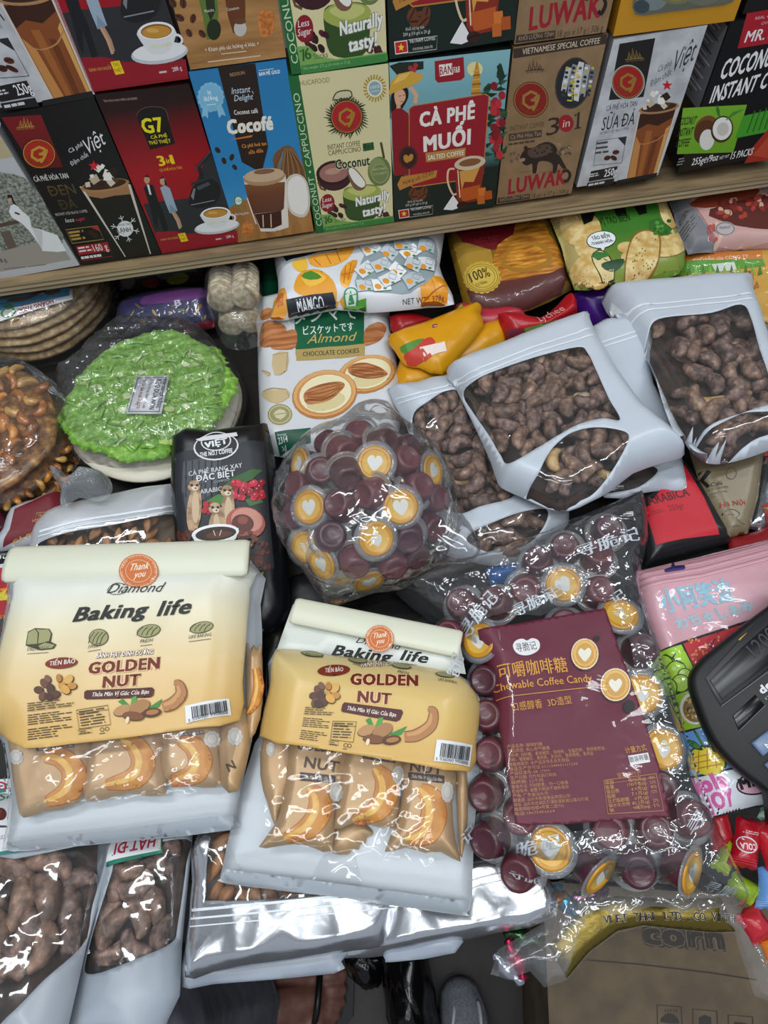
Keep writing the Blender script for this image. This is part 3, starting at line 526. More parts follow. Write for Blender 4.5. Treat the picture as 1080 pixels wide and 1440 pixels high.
PZ(S, Z, '8c2a1a', 808, 622, 925, 600, 905, 745, 890, 762, 835, 772, 815, 755); PZ(S, Z, 'd9a04c', 826, 650, 905, 632, 880, 690, 845, 690, 835, 720); PZ(S, Z, 'c25a22', 820, 720, 905, 700, 898, 750, 840, 765); EZ(S, Z, 'd9c8a8', 866, 618, 60, 26, -10); EZ(S, Z, '8a5a38', 866, 616, 42, 14, -10); LZ(S, Z, 'e8c8a8', 7, 808, 640, 785, 645, 782, 690, 800, 735, 815, 735, sm=4); LZ(S, Z, 'f0d8b8', 4, 820, 645, 828, 750)
for a in ((912, 728, 'd97a30'), (936, 740, 'b8561e'), (908, 758, 'c86a26')): PZ(S, Z, a[2], a[0] - 15, a[1] - 14, a[0] + 13, a[1] - 18, a[0] + 15, a[1] + 14, a[0] - 13, a[1] + 18)
PZ(S, Z, 'f2f2f2', 765, 795, 785, 765, 802, 740, 820, 765, 832, 785, 800, 797); bean(S, 650, 288, 8, -15, '3a1c12', '150805')
PZ(S, Z, 'e9e4de', 594, 798, 634, 792, 637, 824, 598, 830); PZ(S, Z, 'c8202a', 597, 800, 632, 795, 635, 821, 600, 827); star(S, 'f3d83a', 568, 300.5, 4); TZ(S, Z, 'e8e8e4', 'VIETNAM COFFEE', 641, 800, 720, 789, 10, bold=.01); TZ(S, Z, 'd8d8d4', 'ORIGINAL BAN FB', 650, 818, 712, 809, 7, res=1); LZ(S, Z, 'cfcfca', 1.5, 637, 792, 726, 779, 724, 812, 638, 824); TZ(S, Z, 'd8d8d4', 'Khối lượng tịnh', 630, 770, 686, 762, 8, res=1); TZ(S, Z, 'e8e8e4', '200 g (10 gói x 20 g)', 622, 784, 704, 772, 9, res=1)
S.printed(S.thing)
# ---- kraft weasel coffee box with a window ----
Z = Z3
S = S7 = carton('coffee_box', 'brown kraft coffee box with an oval window, on the shelf board', (722, 67), (855, 48), (803, 272), (698, 287), '7a6248')
S.P(MN('8a6f4c', '97795a', 40, .6), [(722, 67), (855, 48), (803, 272), (698, 287)]); PZ(S, Z, '3f2f27', 113, 185, 470, 128, 466, 166, 113, 222); TZ(S, Z, 'dccbb0', 'VIETNAMESE SPECIAL COFFEE', 146, 207, 440, 164, 23, bold=.01)
crown_logo(S, 752, 98, 26, '3a2a20'); emblem(S, 746.5, 140, 25, 25.5, 0, 'a37c34', '8c1a16', '4a1c14')
EZ(S, Z, '4d3c2c', 340, 315, 68, 100, 12); EZ(S, Z, '20252c', 340, 315, 63, 95, 12)
for k in range(5):
    x = 292 + k * 24; a = 0.2; p = [(x + 6, 285 + abs(k - 2) * 16), (x + 22, 232 + abs(k - 2) * 10), (x + 42, 238 + abs(k - 2) * 10), (x + 20, 385 - abs(k - 2) * 18), (x + 2, 380 - abs(k - 2) * 18)]
    S.P(['c9ccd2', '8f949c', 'd8dade', 'a4a8b0', '70757d'][k], [Z(*q)[0] for q in p])
    for j in range(7): EZ(S, Z, ['c9b63a', '22262c', '3a4048', 'e8e8ea'][(j + k) % 4], x + 26 - j * 2.6, 258 + j * 17, 7, 6, n=8)
TZ(S, Z, 'e0cf3a', 'Luwak', 335, 385, 366, 250, 20, shear=.2)
TZ(S, Z, '4a3828', 'INSTANT COFFEE', 100, 497, 228, 480, 19); PZ(S, Z, '4a3a2e', 96, 508, 222, 492, 220, 520, 95, 536); TZ(S, Z, 'b39a7a', 'Cà Phê Hòa Tan', 101, 529, 216, 513, 16); S.fine('4a3828', (714.5, 201), (758, 195), (715, 205), 1, .7, 5, 7)
TZ(S, Z, '2e221b', '3', 237, 516, 285, 507, 68); EZ(S, Z, '9b1a22', 313, 468, 29, 33); TZ(S, Z, 'ead9c0', 'in', 300, 484, 326, 479, 30); LZ(S, Z, '2e221b', 9, 347, 440, 361, 424, 357, 484); LZ(S, Z, '2e221b', 5, 345, 488, 370, 484)
PZ(S, Z, '2a1d16', 138, 600, 150, 575, 168, 562, 190, 560, 215, 545, 245, 538, 272, 552, 284, 580, 300, 610, 316, 640, 322, 652, 300, 640, 284, 622, 276, 655, 262, 655, 262, 625, 238, 612, 208, 616, 200, 655, 186, 655, 184, 622, 166, 628, 150, 622, sm=3); PZ(S, Z, '594539', 168, 572, 215, 552, 248, 548, 262, 575, 220, 594, 180, 598, sm=3); EZ(S, Z, '2a1d16', 160, 562, 8, 9, n=8); EZ(S, Z, 'a08a74', 147, 607, 12, 7, -20, n=10); EZ(S, Z, '0c0806', 152, 590, 4, 4, n=8)
for k in range(9): EZ(S, Z, '1a110c', 195 + k * 9, 572 + 12 * math.sin(k * 2.3), 5, 3, 20, n=8)
for k in range(14): EZ(S, Z, ['6d5a45', '57483a', 'a08a6a'][k % 3], 305 + rg.uniform(-28, 24), 565 + rg.uniform(-30, 25), 9, 5, rg.uniform(0, 180), n=8)
for k in range(8): EZ(S, Z, '6d5a45', 120 + rg.uniform(-18, 14), 590 + rg.uniform(-18, 25), 8, 4, rg.uniform(0, 180), n=8)
for x in (160, 230, 290): LZ(S, Z, '6d5a45', 2, x - 20, 655, x + 20, 650)
def luwak(S, a, b, w, h): TZ(S, Z, 'a01c2c', 'LUWAK', *a, *b, h, bold=.035)
luwak(S, (92, 738), (312, 696), 0, 58)
LZ(S, Z, '1e1a18', 11, 300, 652, 318, 648, 328, 665, 316, 688, 306, 682, sm=4); PZ(S, Z, '3f2f27', 55, 752, 176, 735, 175, 755, 52, 772); TZ(S, Z, 'b39a7a', 'KHỐI LƯỢNG TỊNH', 62, 765, 170, 749, 11, res=1); TZ(S, Z, '3a2c22', '18 gói x 17 g | 306 g', 182, 752, 322, 731, 17)
S.printed(S.thing)
# ---- white iced milk coffee box ----
S = S8 = carton('coffee_box', 'white marbled box with tall iced milk coffee, on the shelf board', (863, 56), (995, 35), (925, 246), (811, 263), '9a9ca2')
S.P(MN('b3b5ba', 'cfd1d5', 30, .4, detail=6), [(863, 56), (995, 35), (925, 246), (811, 263)]); PZ(S, Z, '1e1a18', 516, 166, 652, 144, 607, 368, 475, 380); crown_logo(S, 892, 82, 26, '8a7138'); emblem(S, 883, 115, 23, 24, 0, '9a7a30', 'a81e1c', '3a120c'); RZ(S, Z, 'b9bbc0', 548, 312, 64, 67, 4)
TZ(S, Z, '26262a', 'CÀ PHÊ HÒA TAN', 464, 422, 580, 402, 21, bold=.01); TZ(S, Z, '1b1b1f', 'SỮA ĐÁ', 446, 496, 570, 472, 50, bold=.01); TZ(S, Z, '2a2a2e', 'INSTANT ICED MILK COFFEE', 441, 512, 549, 492, 11, res=1)
LZ(S, Z, '2a2a2e', 2.5, 430, 535, 543, 518, 524, 618, 417, 628, closed=True); S.fine('4a4a50', (839, 199), (862, 196), (836, 219), 3, .45, 3, 1.2); bean(S, 854, 222, 5, -20, '4a1c14'); bean(S, 863, 222, 5, 30, '4a1c14'); bean(S, 866, 214, 5, -10, '5a2418'); PZ(S, Z, '2a2a2e', 510, 524, 543, 518, 536, 552)
glass(S, (899, 160), (954, 144), (923, 246), (880, 252)); star(S, 'c81e30', 938, 120, 8); TZ(S, Z, '35353a', 'Cà phê', 660, 275, 712, 248, 20, shear=.35); TZ(S, Z, '35353a', 'Đậm chất', 632, 330, 712, 282, 20, shear=.3); TZ(S, Z, '28282c', 'Việt', 708, 280, 795, 228, 66, shear=.5)
PZ(S, Z, '1a191c', 408, 650, 509, 630, 500, 672, 398, 690); PZ(S, Z, '1a191c', 394, 694, 497, 676, 491, 700, 390, 712); TZ(S, Z, 'f0f0f2', '250g', 456, 672, 504, 662, 28, bold=.02); S.fine('d8d8da', (830, 244), (846, 241), (828, 250), 2, .55, 3, 2); S.fine('d8d8da', (828, 258), (861, 252), (827, 262), 1, .7, 3, 4); PZ(S, Z, '1a191c', 509, 684, 660, 655, 655, 672, 500, 700)
S.printed(S.thing)
# ---- black coconut box ----
S = carton('coffee_box', 'black coconut instant coffee box with a green coconut band at the shelf end', (1028, 31), (1170, 8), (1100, 216), (953, 243), '141416', depth=.085)
PZ(S, Z, 'b01c2c', 1000, 50, 1300, 0, 1270, 135, 964, 184); TZ(S, Z, 'f1eeee', 'MR.VIET', 988, 162, 1165, 134, 44, bold=.02); TZ(S, Z, 'e8c8cc', 'REAL COCONUT', 1030, 75, 1160, 53, 11, res=1); TZ(S, Z, 'e8c8cc', 'COFFEE', 1052, 95, 1110, 84, 11, res=1)
TZ(S, Z, 'f1f1f1', 'COCONUT', 893, 302, 1115, 240, 68, bold=.03, shear=.12); TZ(S, Z, 'f1f1f1', 'INSTANT COFFEE', 856, 391, 1190, 300, 58, bold=.03, shear=.12)
PZ(S, Z, MG([(0, '6fa82c'), (1, '8cc63e')]), 757, 410, 1000, 397, 948, 578, 734, 585); PZ(S, Z, '45a02a', 985, 440, 1192, 392, 1170, 482, 955, 525)
for k in range(8): LZ(S, Z, '2a6a1c', 5, 1000 + k * 22, 505 - k * 5, 1030 + k * 22, 420 - k * 5)
EZ(S, Z, '7a4a26', 845, 490, 42, 55, 30); EZ(S, Z, '5a3418', 838, 500, 36, 48, 30); EZ(S, Z, 'e8e8e2', 848, 530, 28, 40, 10); EZ(S, Z, '4a2a16', 905, 490, 42, 52, 15); EZ(S, Z, 'f4f3ee', 906, 488, 36, 44, 15); EZ(S, Z, 'd5d2c8', 908, 490, 22, 26, 15); LZ(S, Z, '3a7a2c', [3, 14, 2], 895, 450, 890, 420, 885, 398); LZ(S, Z, '4a8a34', [3, 12, 2], 920, 455, 950, 430, 985, 415)
for k, s in enumerate(('COCONUT', 'INSTANT', 'COFFEE')): TZ(S, Z, '14200c', s, 741 - k * 7, 476 + k * 42, 801 - k * 12, 470 + k * 42, 30, bold=.03)
PZ(S, Z, 'a83020', 990, 620, 1020, 560, 1080, 490, 1150, 520, 1130, 600); PZ(S, Z, 'c24a30', 1020, 590, 1080, 520, 1120, 560, 1080, 600); TZ(S, Z, 'f1f1f1', '255g℮/9oz', 788, 628, 888, 608, 26, bold=.02); TZ(S, Z, 'f1f1f1', 'NET WT', 894, 606, 930, 598, 12); TZ(S, Z, 'f1f1f1', '15 PACKS', 935, 605, 1018, 588, 27, bold=.02)
for l in ((700, 590, 760, 640),): S.fine('8a8a8a', (955, 222), (966, 220), (951, 234), 3, .5, 3, 3)
S.printed(S.thing)
# the side with the nutrition panel
q = [ony(1028, 31, .9), ony(953, 243, .9)]
NS = Sheet(q[1] + np.array([-.0004, .083, 0]), q[1] + np.array([-.0004, .0, 0]), q[0] + np.array([-.0004, .083, 0]), world=True); NS.lo = np.zeros(2); NS.hi = np.array([.083, .21])
H = np.linalg.norm(q[0] - q[1])
def rect(S, m, x0, y0, x1, y1): S.put(np.array([(x0, y0), (x1, y0), (x1, y1), (x0, y1)]), [(0, 1, 2, 3)], m)
rect(NS, '76777c', .004, H * .45, .08, H * .97)
for k in range(15): rect(NS, 'c9c9cc' if k % 3 else '2a2a2e', .008, H * (.5 + .03 * k), .008 + .04 + .028 * ((k * 7) % 5) / 5, H * (.5 + .03 * k) + .0018)
NS.printed(S.thing, 'nutrition_panel')
# ---- upper row: the same boxes stacked again, their upper halves out of the picture ----
def stack(S, BL, label, y=YF):
    c = copy_tree(S.thing); q = ony(*BL, y); d = q - ony(*S.opx[3], YF); c.location = (c.location.x + d[0], c.location.y + d[1], c.location.z + d[2]); c['label'] = label; return c
stack(S3, (130.5, 129.5), 'red and black instant coffee box with a couple in suits, stacked above the black box')
stack(S5, (410.5, 105), 'cream and green cappuccino box stacked on another of its kind')
stack(S6, (548, 83.5), 'dark green salted coffee box stacked on another of its kind')
stack(S7, (723, 62.5), 'brown kraft coffee box stacked on another of its kind')
stack(S8, (-15, 153.5), 'white marbled iced coffee box stacked above the black iced coffee box')
# ---- wood-grain box ----
S = carton('coffee_box', 'wood-grain printed coffee box with a code square, stacked on the blue box', None, None, (402.5, 80), (268, 98), '7a5530'); Z = Z1
S.P(MN('9a6d3e', 'b98a55', 22, .5, vec=(.4, .4, 3)), S.opx)
for a in ((656, 10, 20, 60), (695, 12, 20, 80), (682, 67, 20, 30), (733, 70, 18, 100), (718, 125, 17, 60), (768, 128, 18, 50)): ((x, y),) = Z(a[0], a[1]); bean(S, x, y, a[2] / 2.7, a[3], '5a3020')
PZ(S, Z, '5d7a34', 740, -60, 820, -70, 830, 60, 812, 148, 785, 150, 770, 60); PZ(S, Z, '26301c', 775, -40, 810, -40, 818, 40, 800, 80, 785, 40); EZ(S, Z, '1e2a14', 812, 112, 27, 40); PZ(S, Z, '6a3a1c', 845, -60, 930, -70, 932, 60, 920, 130, 885, 125, 865, 60); TZ(S, Z, 'e8e0d0', 'Cinnamon', 862, 42, 908, 34, 13); TZ(S, Z, 'e8e0d0', 'Matcha', 778, 48, 814, 42, 12); EZ(S, Z, 'c9c4c0', 912, 108, 24, 30); EZ(S, Z, '6a4428', 910, 80, 24, 12)
S.P(MN('b8662a', 'd98a48', 300, .5), Z(980, 60, 1000, 38, 1035, 45, 1045, 90, 1030, 130, 990, 135), 3); TZ(S, Z, 'f0e6d6', '+ Khám phá các hương vị khác +', 780, 197, 984, 172, 17, bold=.01); LZ(S, Z, 'd8c4a4', 4, 840, 205, 935, 194); LZ(S, Z, 'd8c4a4', 5, 790, 235, 990, 211); TZ(S, Z, '6a4a2a', 'Cinnamon', 722, 245, 780, 238, 8)
S.printed(S.thing)
# ---- yellow window box and black box above ----
S = carton('coffee_box', 'yellow window box stacked on the white marbled box', None, None, (1032, 29), (862, 51), 'b8801c', depth=.07); Z = Z3
S.P('c98f1e', S.opx)
w = [(898, -60), (1052, -85), (1041, -10), (1030, 3), (1018, 7), (904, 22), (893, 20), (889, 10)]
S.P('6d6f5a', w); EZ(S, Z, '8a9a9a', 640, -10, 60, 50); EZ(S, Z, '2a3f46', 600, 25, 30, 26); EZ(S, Z, '8a8a5a', 730, -10, 55, 26); EZ(S, Z, 'b0a03a', 730, -6, 30, 10); EZ(S, Z, '7d7f6a', 830, -20, 70, 40); EZ(S, Z, '9b9d88', 900, -40, 40, 30); S.printed(S.thing)
SM = Sheet(ony(860, 51, .898), ony(1033, 29, .898), ony(862, -60, .898), w, world=True); SM.film('plastic_window', FILM(.04), S.thing)
S = carton('coffee_box', 'black box stacked on the black coconut box at the shelf end', None, None, (1180, -5), (1044, 20), '1a1618', depth=.085); S.P('3a1418', [(1062, -90), (1200, -110), (1195, -60), (1056, -35)]); S.printed(S.thing)
EB.printed(sh, 'layered_edge')
# ---------------- builders for the heap ----------------
WHITE = M('d3dae2', .3, bump=.12, bs=40); MILK = M('c3ccd6', .32, bump=.15, bs=35); FOIL = M('e2e6ec', .22, .9, bump=.5, bs=32); DARKIN = MN('2b201b', '4a372e', 60, .7)
CLEAR = FILM(.035); CRISP = FILM(.03, bs=45, bump=.8, fres=.18, f0=.06); CALM = FILM(.02, bs=28, bump=.35, fres=.14); HAZY = FILM(.10, bs=40, bump=.6, f0=.06)
def base_of(S, lift=0): q = S.up(np.array([S.out.mean(0)]))[0] - S.n * (S.T + lift); return q
def pack(name, label, cat, p0, p1, p2, outline, col, T=.025, w=.03, wr=.0016, seed=1, sm=2, group=None, back=.12, ws=60, pw=.75):
    S = Sheet(p0, p1, p2, outline, T, w, wr, ws, seed, smooth=sm, pw=pw)
    S.thing = thing(name, label, cat, base_of(S), group); S.body('packet_body', col if not isinstance(col, str) else M(col, .32, bump=.1, bs=45), S.thing, back); return S
def lumps(V, amp, f, seed=0):
    rg = np.random.default_rng(seed); o = np.zeros(len(V))
    for k in range(6): d = rg.normal(size=3); d /= np.linalg.norm(d); o += np.sin(V @ d * f * rg.uniform(.6, 1.8) + rg.uniform(0, 6)) / 6
    return o * amp * 2
def disc(c, Rr, h, mat, name, parent, n=56, wob=.02, seed=0, tilt=(0, 0), bump=.0):
    """a thin round slab with a wavy rim, c = centre of its underside"""
    rg = random.Random(seed); ph = [rg.uniform(0, 6.28) for _ in range(5)]
    pr = [(.0, 0), (.9, 0), (1, h * .3), (1, h * .7), (.95, h)] + [(r, h) for r in (.8, .65, .5, .35, .2, .06)]; V = []; Fc = []
    for r, z in pr:
        for k in range(n):
            a = 2 * math.pi * k / n; q = 1 + wob * sum(math.sin(j * a + ph[j - 2]) for j in (2, 3, 5, 6)) / 2
            x, y = Rr * max(r, .001) * q * math.cos(a), Rr * max(r, .001) * q * math.sin(a); V.append((x, y, z + x * tilt[0] + y * tilt[1]))
    V = np.array(V); V[:, 2] += lumps(V, bump, 160, seed)
    for i in range(len(pr) - 1):
        for k in range(n): Fc.append((i * n + k, i * n + (k + 1) % n, (i + 1) * n + (k + 1) % n, (i + 1) * n + k))
    Fc.append(tuple((len(pr) - 1) * n + k for k in range(n)))
    return mk(name, V + np.array(c), Fc, mat, parent)
def wrapfilm(c, prof, parent, mat, name='clear_wrap', n=60, amp=.004, seed=0, f=55, squash=1, rot=0):
    V, Fc = lathe(prof, n); V[:, 1] *= squash; d = V / (np.linalg.norm(V, axis=1)[:, None] + 1e-6)
    V = V + d * (np.abs(lumps(V, amp, f, seed)) + lumps(V, amp * .5, f * 2.3, seed + 1))[:, None]; q = Matrix.Rotation(rot, 3, 'Z'); V = V @ np.array(q).T
    return mk(name, V + np.array(c), Fc, mat, parent)
# ---- round sheets of peanut crackers at the back ----
c = onz(25, 462, .80) + np.array([-.01, .122, 0]); c[2] = .725
c[2] = .730
t = thing('cracker_packet', 'clear wrapped stack of round tan peanut crackers with a blue sea label', 'crackers', c)
TAN = MN('a08058', 'cbb084', 90, .6, .6, h3='dcc8a0')
for k in range(5): disc(c + np.array([.002 * (k % 2), .002 * k, .016 * k]), .128, .012, TAN, 'cracker', t, seed=k, bump=.0012, wob=.015)
nutm = MN('b59462', 'dcc49a', 120, .5)
for k in range(24):
    a = -2.6 + k * .09 + random.Random(k).uniform(-.05, .05); r = .128 * random.Random(k + 50).uniform(.62, .94); V, Fc = lathe([(.001, 0), (.008, .001), (.009, .003), (.006, .006), (.001, .007)], 8); V[:, 1] *= .6
    mk('peanut_half', V @ np.array(Matrix.Rotation(k * 1.3, 3, 'Z')).T + c + np.array([r * math.cos(a), .008 + r * math.sin(a), .0765]), Fc, nutm, t)
S = Sheet((0, 452, .815), (103, 421, .815), (1, 416, .815), [(-25, 420), (102, 399), (102, 421), (60, 432), (0, 452), (-30, 460)], world=False)
S.body('sea_label', M('e8e6e6', .4), t, thick=.0008, step=.03, back=0); S.e0 = .0006; S.P('3f9cc8', [(-22, 422), (98, 402), (98, 416), (-26, 443)]); S.P('7cc0dc', [(-22, 422), (98, 402), (98, 408), (-22, 430)]); S.L('7a5a44', [(10, 424), (22, 422), (36, 420), (50, 414), (60, 410), (70, 413), (85, 409)], [3, 6, 4, 6, 3, 6, 4], 3); S.E('5aa46a', 12, 440, 11, 7, -15); S.E('e8efe8', 12, 440, 8, 5, -15); S.P('2f7a4a', [(3, 432), (14, 427), (22, 432), (12, 436)])
S.T_('b0304a', 'HOÀNG PHÚC', 75, 421, 25, 435, 6, bold=.03); S.fine('b0304a', (28, 430), (66, 421), (28.5, 432), 1, .6, 2, 8); S.printed(t)
wrapfilm(c + np.array([0, 0, -.003]), [(.05, 0), (.136, .0), (.142, .03), (.139, .07), (.13, .092), (.08, .100), (.002, .101)], t, CRISP, seed=3, amp=.004)
# ---- cashew brittle ----
c = onz(-28, 640, .80) + np.array([0, .02, 0]); c[2] = .731; c = c + np.array([-.017, .03, 0])
t = thing('brittle_packet', 'clear wrapped stack of round cashew brittle beside the green coconut disc', 'candy', c)
BR = MN('5a3216', 'b07a3a', 80, .35, .8, h3='cfae78', coat=.3)
for k in range(3): disc(c + np.array([.006 - .003 * k, -.008 + .004 * k, .026 * k]), .116, .014, BR, 'brittle_disc', t, seed=k + 9, bump=.002, tilt=(0, .04))
def kidney(L=.026, r=.0082, bend=1.0, n=9, m=10, notch=.75):
    """a curved nut: tube along an arc, blunt ends, hollow on the inner side"""
    V = []; Rr = L / (bend * 1.5)
    for i in range(n):
        s = i / (n - 1); a = (s - .5) * bend * 2.2; rr = r * (math.sin(math.pi * min(max(s, .02), .98)) ** .42) * (1 + .18 * math.cos(3 * (s - .35)))
        c0 = np.array([Rr * math.sin(a) , Rr * (math.cos(a) - 1), 0]); d = np.array([math.sin(a), math.cos(a), 0])
        for k in range(m):
            b = 2 * math.pi * k / m; V.append(c0 + rr * (math.cos(b) * d * (1 if math.cos(b) > 0 else notch) + math.sin(b) * np.array([0, 0, .85])))
    V = np.array(V); V -= V.mean(0); Fc = []
    for i in range(n - 1):
        for k in range(m): Fc.append((i * m + k, (i + 1) * m + k, (i + 1) * m + (k + 1) % m, i * m + (k + 1) % m))
    Fc.append(tuple(range(m))); Fc.append(tuple((n - 1) * m + k for k in range(m))[::-1]); return V, Fc
CAR = [MN(a, b, 60, .25, .3, coat=.6, rand=.25) for a, b in (('9a5a1c', 'd08a34'), ('7a4314', 'b8702a'), ('b5843c', 'e0b468'))]
rg = random.Random(4); KV, KF = kidney(.022, .007); kme = None
def nutme(V, Fc, m, name):
    me = bpy.data.meshes.new(name); me.from_pydata(V.tolist(), [], Fc); me.materials.append(mt(m)); me.polygons.foreach_set('use_smooth', np.ones(len(Fc), bool)); me.update(); return me
km = [nutme(KV, KF, m, 'caramel_nut') for m in CAR]
def child_mesh(name, me, parent, pos, rot, sc_=1):
    o = bpy.data.objects.new(name, me); COL.objects.link(o); o.parent = parent; o.location = tuple(np.array(pos) - wloc(parent)); o.rotation_euler = rot; o.scale = (sc_,) * 3; return o
for k in range(64):
    a = 2.39996 * k; r = .108 * math.sqrt((k + .5) / 64); p = c + np.array([.002 + r * math.cos(a), r * math.sin(a), .066 + .016 + r * math.sin(a) * .04 + rg.uniform(0, .004)])
    child_mesh('cashew_half', km[rg.choice((0, 0, 1, 2))], t, p, (rg.uniform(-.4, .4), rg.uniform(-.4, .4), rg.uniform(0, 6.28)), rg.uniform(.75, 1.05))
for lv in (0, 1):
    for k in range(12):
        a = -1.5 + k * .14; p = c + np.array([.006 + .117 * math.cos(a), -.008 + .117 * math.sin(a), .010 + .026 * lv]); child_mesh('cashew_half', km[k % 3], t, p, (rg.uniform(-1, 1), rg.uniform(-1, 1), rg.uniform(0, 6)), .7)
wrapfilm(c + np.array([0, 0, -.003]), [(.05, 0), (.122, .0), (.125, .03), (.124, .075), (.117, .097), (.06, .101), (.002, .101)], t, CRISP, seed=8, amp=.004)
# ---- green coconut disc ----
c = onz(208, 566, .785); c[2] = .745
t = thing('coconut_candy', 'round bright green shredded coconut candy sheet in clear wrap with a white label', 'candy', c)
disc(c + np.array([.004, .008, 0]), .127, .018, MN('c9bfa2', 'e6dfcb', 60, .6, .3), 'rice_wafer', t, seed=4, wob=.012); disc(c + np.array([.003, .004, .012]), .128, .010, M('dcd6c4', .6), 'rice_wafer', t, seed=6, wob=.02)
GR = MN('5f9430', '86b848', 130, .45, 1.0, lo=.35, hi=.6, h3='b9d888', detail=10)
S = Sheet((80, 600, .785), (330, 600, .785), (80, 500, .785), [(85, 600), (88, 580), (106, 548), (118, 525), (150, 500), (165, 487), (200, 476), (225, 470), (262, 472), (285, 487), (310, 497), (322, 518), (335, 540), (330, 562), (300, 605), (280, 622), (245, 630), (235, 645), (185, 655), (165, 650), (140, 640), (105, 628), (95, 612)], .005, .006, .0016, 420, 5, smooth=4, step=.0025)
rg = np.random.default_rng(3); S.out = dens(S.out, .003); jn = rg.normal(size=(len(S.out), 2)); jn = (jn + np.roll(jn, 1, 0) + np.roll(jn, 2, 0)) * .0011; S.out = S.out + jn
S.e0 = .006; S.body('coconut_topping', GR, t, back=.6, eps=.005)
SHR = [MN('7ab040', '98cc60', 90, .4, .3), MN('5f9430', '7db048', 90, .4, .3), MN('94bc68', 'c4dca4', 90, .4, .3)]
rg = random.Random(12)
for k in range(90):
    a = rg.uniform(0, 6.28); r = math.sqrt(rg.uniform(0, 1)); x, y = 210 + 112 * r * math.cos(a), 563 + 78 * r * math.sin(a)
    if not even_odd([S.opx], np.array([(x, y)]))[0] or (170 < x < 245 and 520 < y < 590): continue
    b = rg.uniform(0, 3.14); l = rg.uniform(5, 13); q = S.up(S.px([(x - l * math.cos(b), y - l * math.sin(b) * .7), (x + rg.uniform(-2, 2), y + rg.uniform(-2, 2)), (x + l * math.cos(b), y + l * math.sin(b) * .7)]), .006)
    q[1, 2] += .002; V, Fc = tube(cr(q, 3, False), [.0006, .0016, .0018, .0018, .0018, .0016, .0006], 6); mk('coconut_shred', V, Fc, SHR[k % 3], t)
for k in range(420):
    a = rg.uniform(0, 6.28); r = rg.uniform(0, .9); S.E(['6a7a2a', 'e8ecc8', '4a5a1a', 'cfe0a0'][k % 4], 210 + 115 * r * math.cos(a), 562 + 80 * r * math.sin(a), 1.3, .8, rg.uniform(0, 180), n=6)
for k in range(26):
    a = rg.uniform(0, 6.28); r = math.sqrt(rg.uniform(.02, .95)); x, y = 210 + 112 * r * math.cos(a), 563 + 78 * r * math.sin(a); S.P(['b4c884', 'cfd8b0', 'a8c468'][k % 3], [(x + rg.uniform(3, 9) * math.cos(b), y + rg.uniform(2, 5) * math.sin(b)) for b in (0, 1, 2, 3, 4, 5)], 2) if even_odd([S.opx], np.array([(x, y)]))[0] else 0
S.printed(t, 'sesame_specks')
LS = Sheet((178, 578, .803), (228, 583, .803), (192, 528, .803), [(177, 582), (192, 529), (238, 528), (227, 582)]); LS.body('white_label', M('e3e6ea', .4), t, back=0, step=.05); LS.e0 = .0005; LS.L('2a2f4a', [(181, 579), (194, 532), (234, 531), (224, 579)], 1.2, closed=True)
for k, (s, a, b, h) in enumerate((('Đặc sản ĐÀ NẴNG', .04, .9, 4.5), ('KẸO DỪA NON', .06, .94, 7), ('Ô Trà Đông, Bình Tân, vtt', .05, .9, 4), ('Cơ Sở Sản Xuất Hùng', .05, .8, 4))): 
    xo = 229 - k * 9.5; LS.T_('2a2c3c' if k else '35374a', s, xo + (1 - a) * 2, 531 + a * 48, xo - 10 + (1 - b) * 3, 531 + b * 48, h, bold=.03 if k < 2 else 0)
LS.T_('c05a6a', '21/10/2025', 199, 545, 192, 575, 4); LS.printed(t)
S = Sheet((80, 600, .745), (330, 600, .745), (80, 500, .745), [(84, 545), (106, 530), (134, 500), (168, 474), (182, 466), (245, 466), (285, 468), (312, 494), (336, 526), (348, 560), (342, 590), (330, 640), (246, 666), (180, 675), (120, 660), (92, 625)], .062, .045, .003, 60, 15, smooth=4); S.film('clear_wrap', FILM(.03, bs=60, bump=1.2, fres=.24, f0=.07), t, crease=.005)
# knotted wrap end
S = Sheet((75, 700, .80), (160, 700, .80), (75, 655, .80), [(72, 665), (85, 660), (100, 676), (122, 664), (150, 668), (158, 690), (140, 706), (112, 700), (92, 712), (88, 690)], .02, .012, .006, 200, 7, smooth=3, step=.004); tag(S.film('wrap_knot', FILM(.2, bs=120, bump=.9, fres=.3), None), 'knotted end of crinkled clear plastic wrap above the almond pouch', 'wrap')
# ---- purple packets, wafer rolls ----
S = pack('snack_packet', 'purple and navy patterned snack packet under the shelf', 'packet', (165, 450, .755), (300, 445, .755), (170, 405, .79), [(166, 432), (180, 418), (225, 408), (285, 404), (298, 430), (300, 462), (240, 470), (168, 468)], '3a2a6a', .02)
S.P('7d3a8c', [(205, 416), (240, 408), (284, 406), (288, 418), (240, 425), (200, 428)], 3); S.P('23235a', [(168, 434), (210, 432), (290, 425), (298, 458), (200, 466), (170, 464)]); rg = random.Random(5)
for k in range(26): S.E(['b08a3a', '8a6a2a', 'c9a85a', '6a7a3a'][k % 4], rg.uniform(180, 290), rg.uniform(430, 460), rg.uniform(2, 6), rg.uniform(1, 3), rg.uniform(0, 180), n=8)
S.T_('e8e0f0', 'B', 247, 431, 256, 429, 9, bold=.03); S.P('b01c34', [(250, 460), (300, 450), (302, 460), (256, 466)]); S.printed(S.thing); S.film('clear_sleeve', CRISP, S.thing, eps=.003)
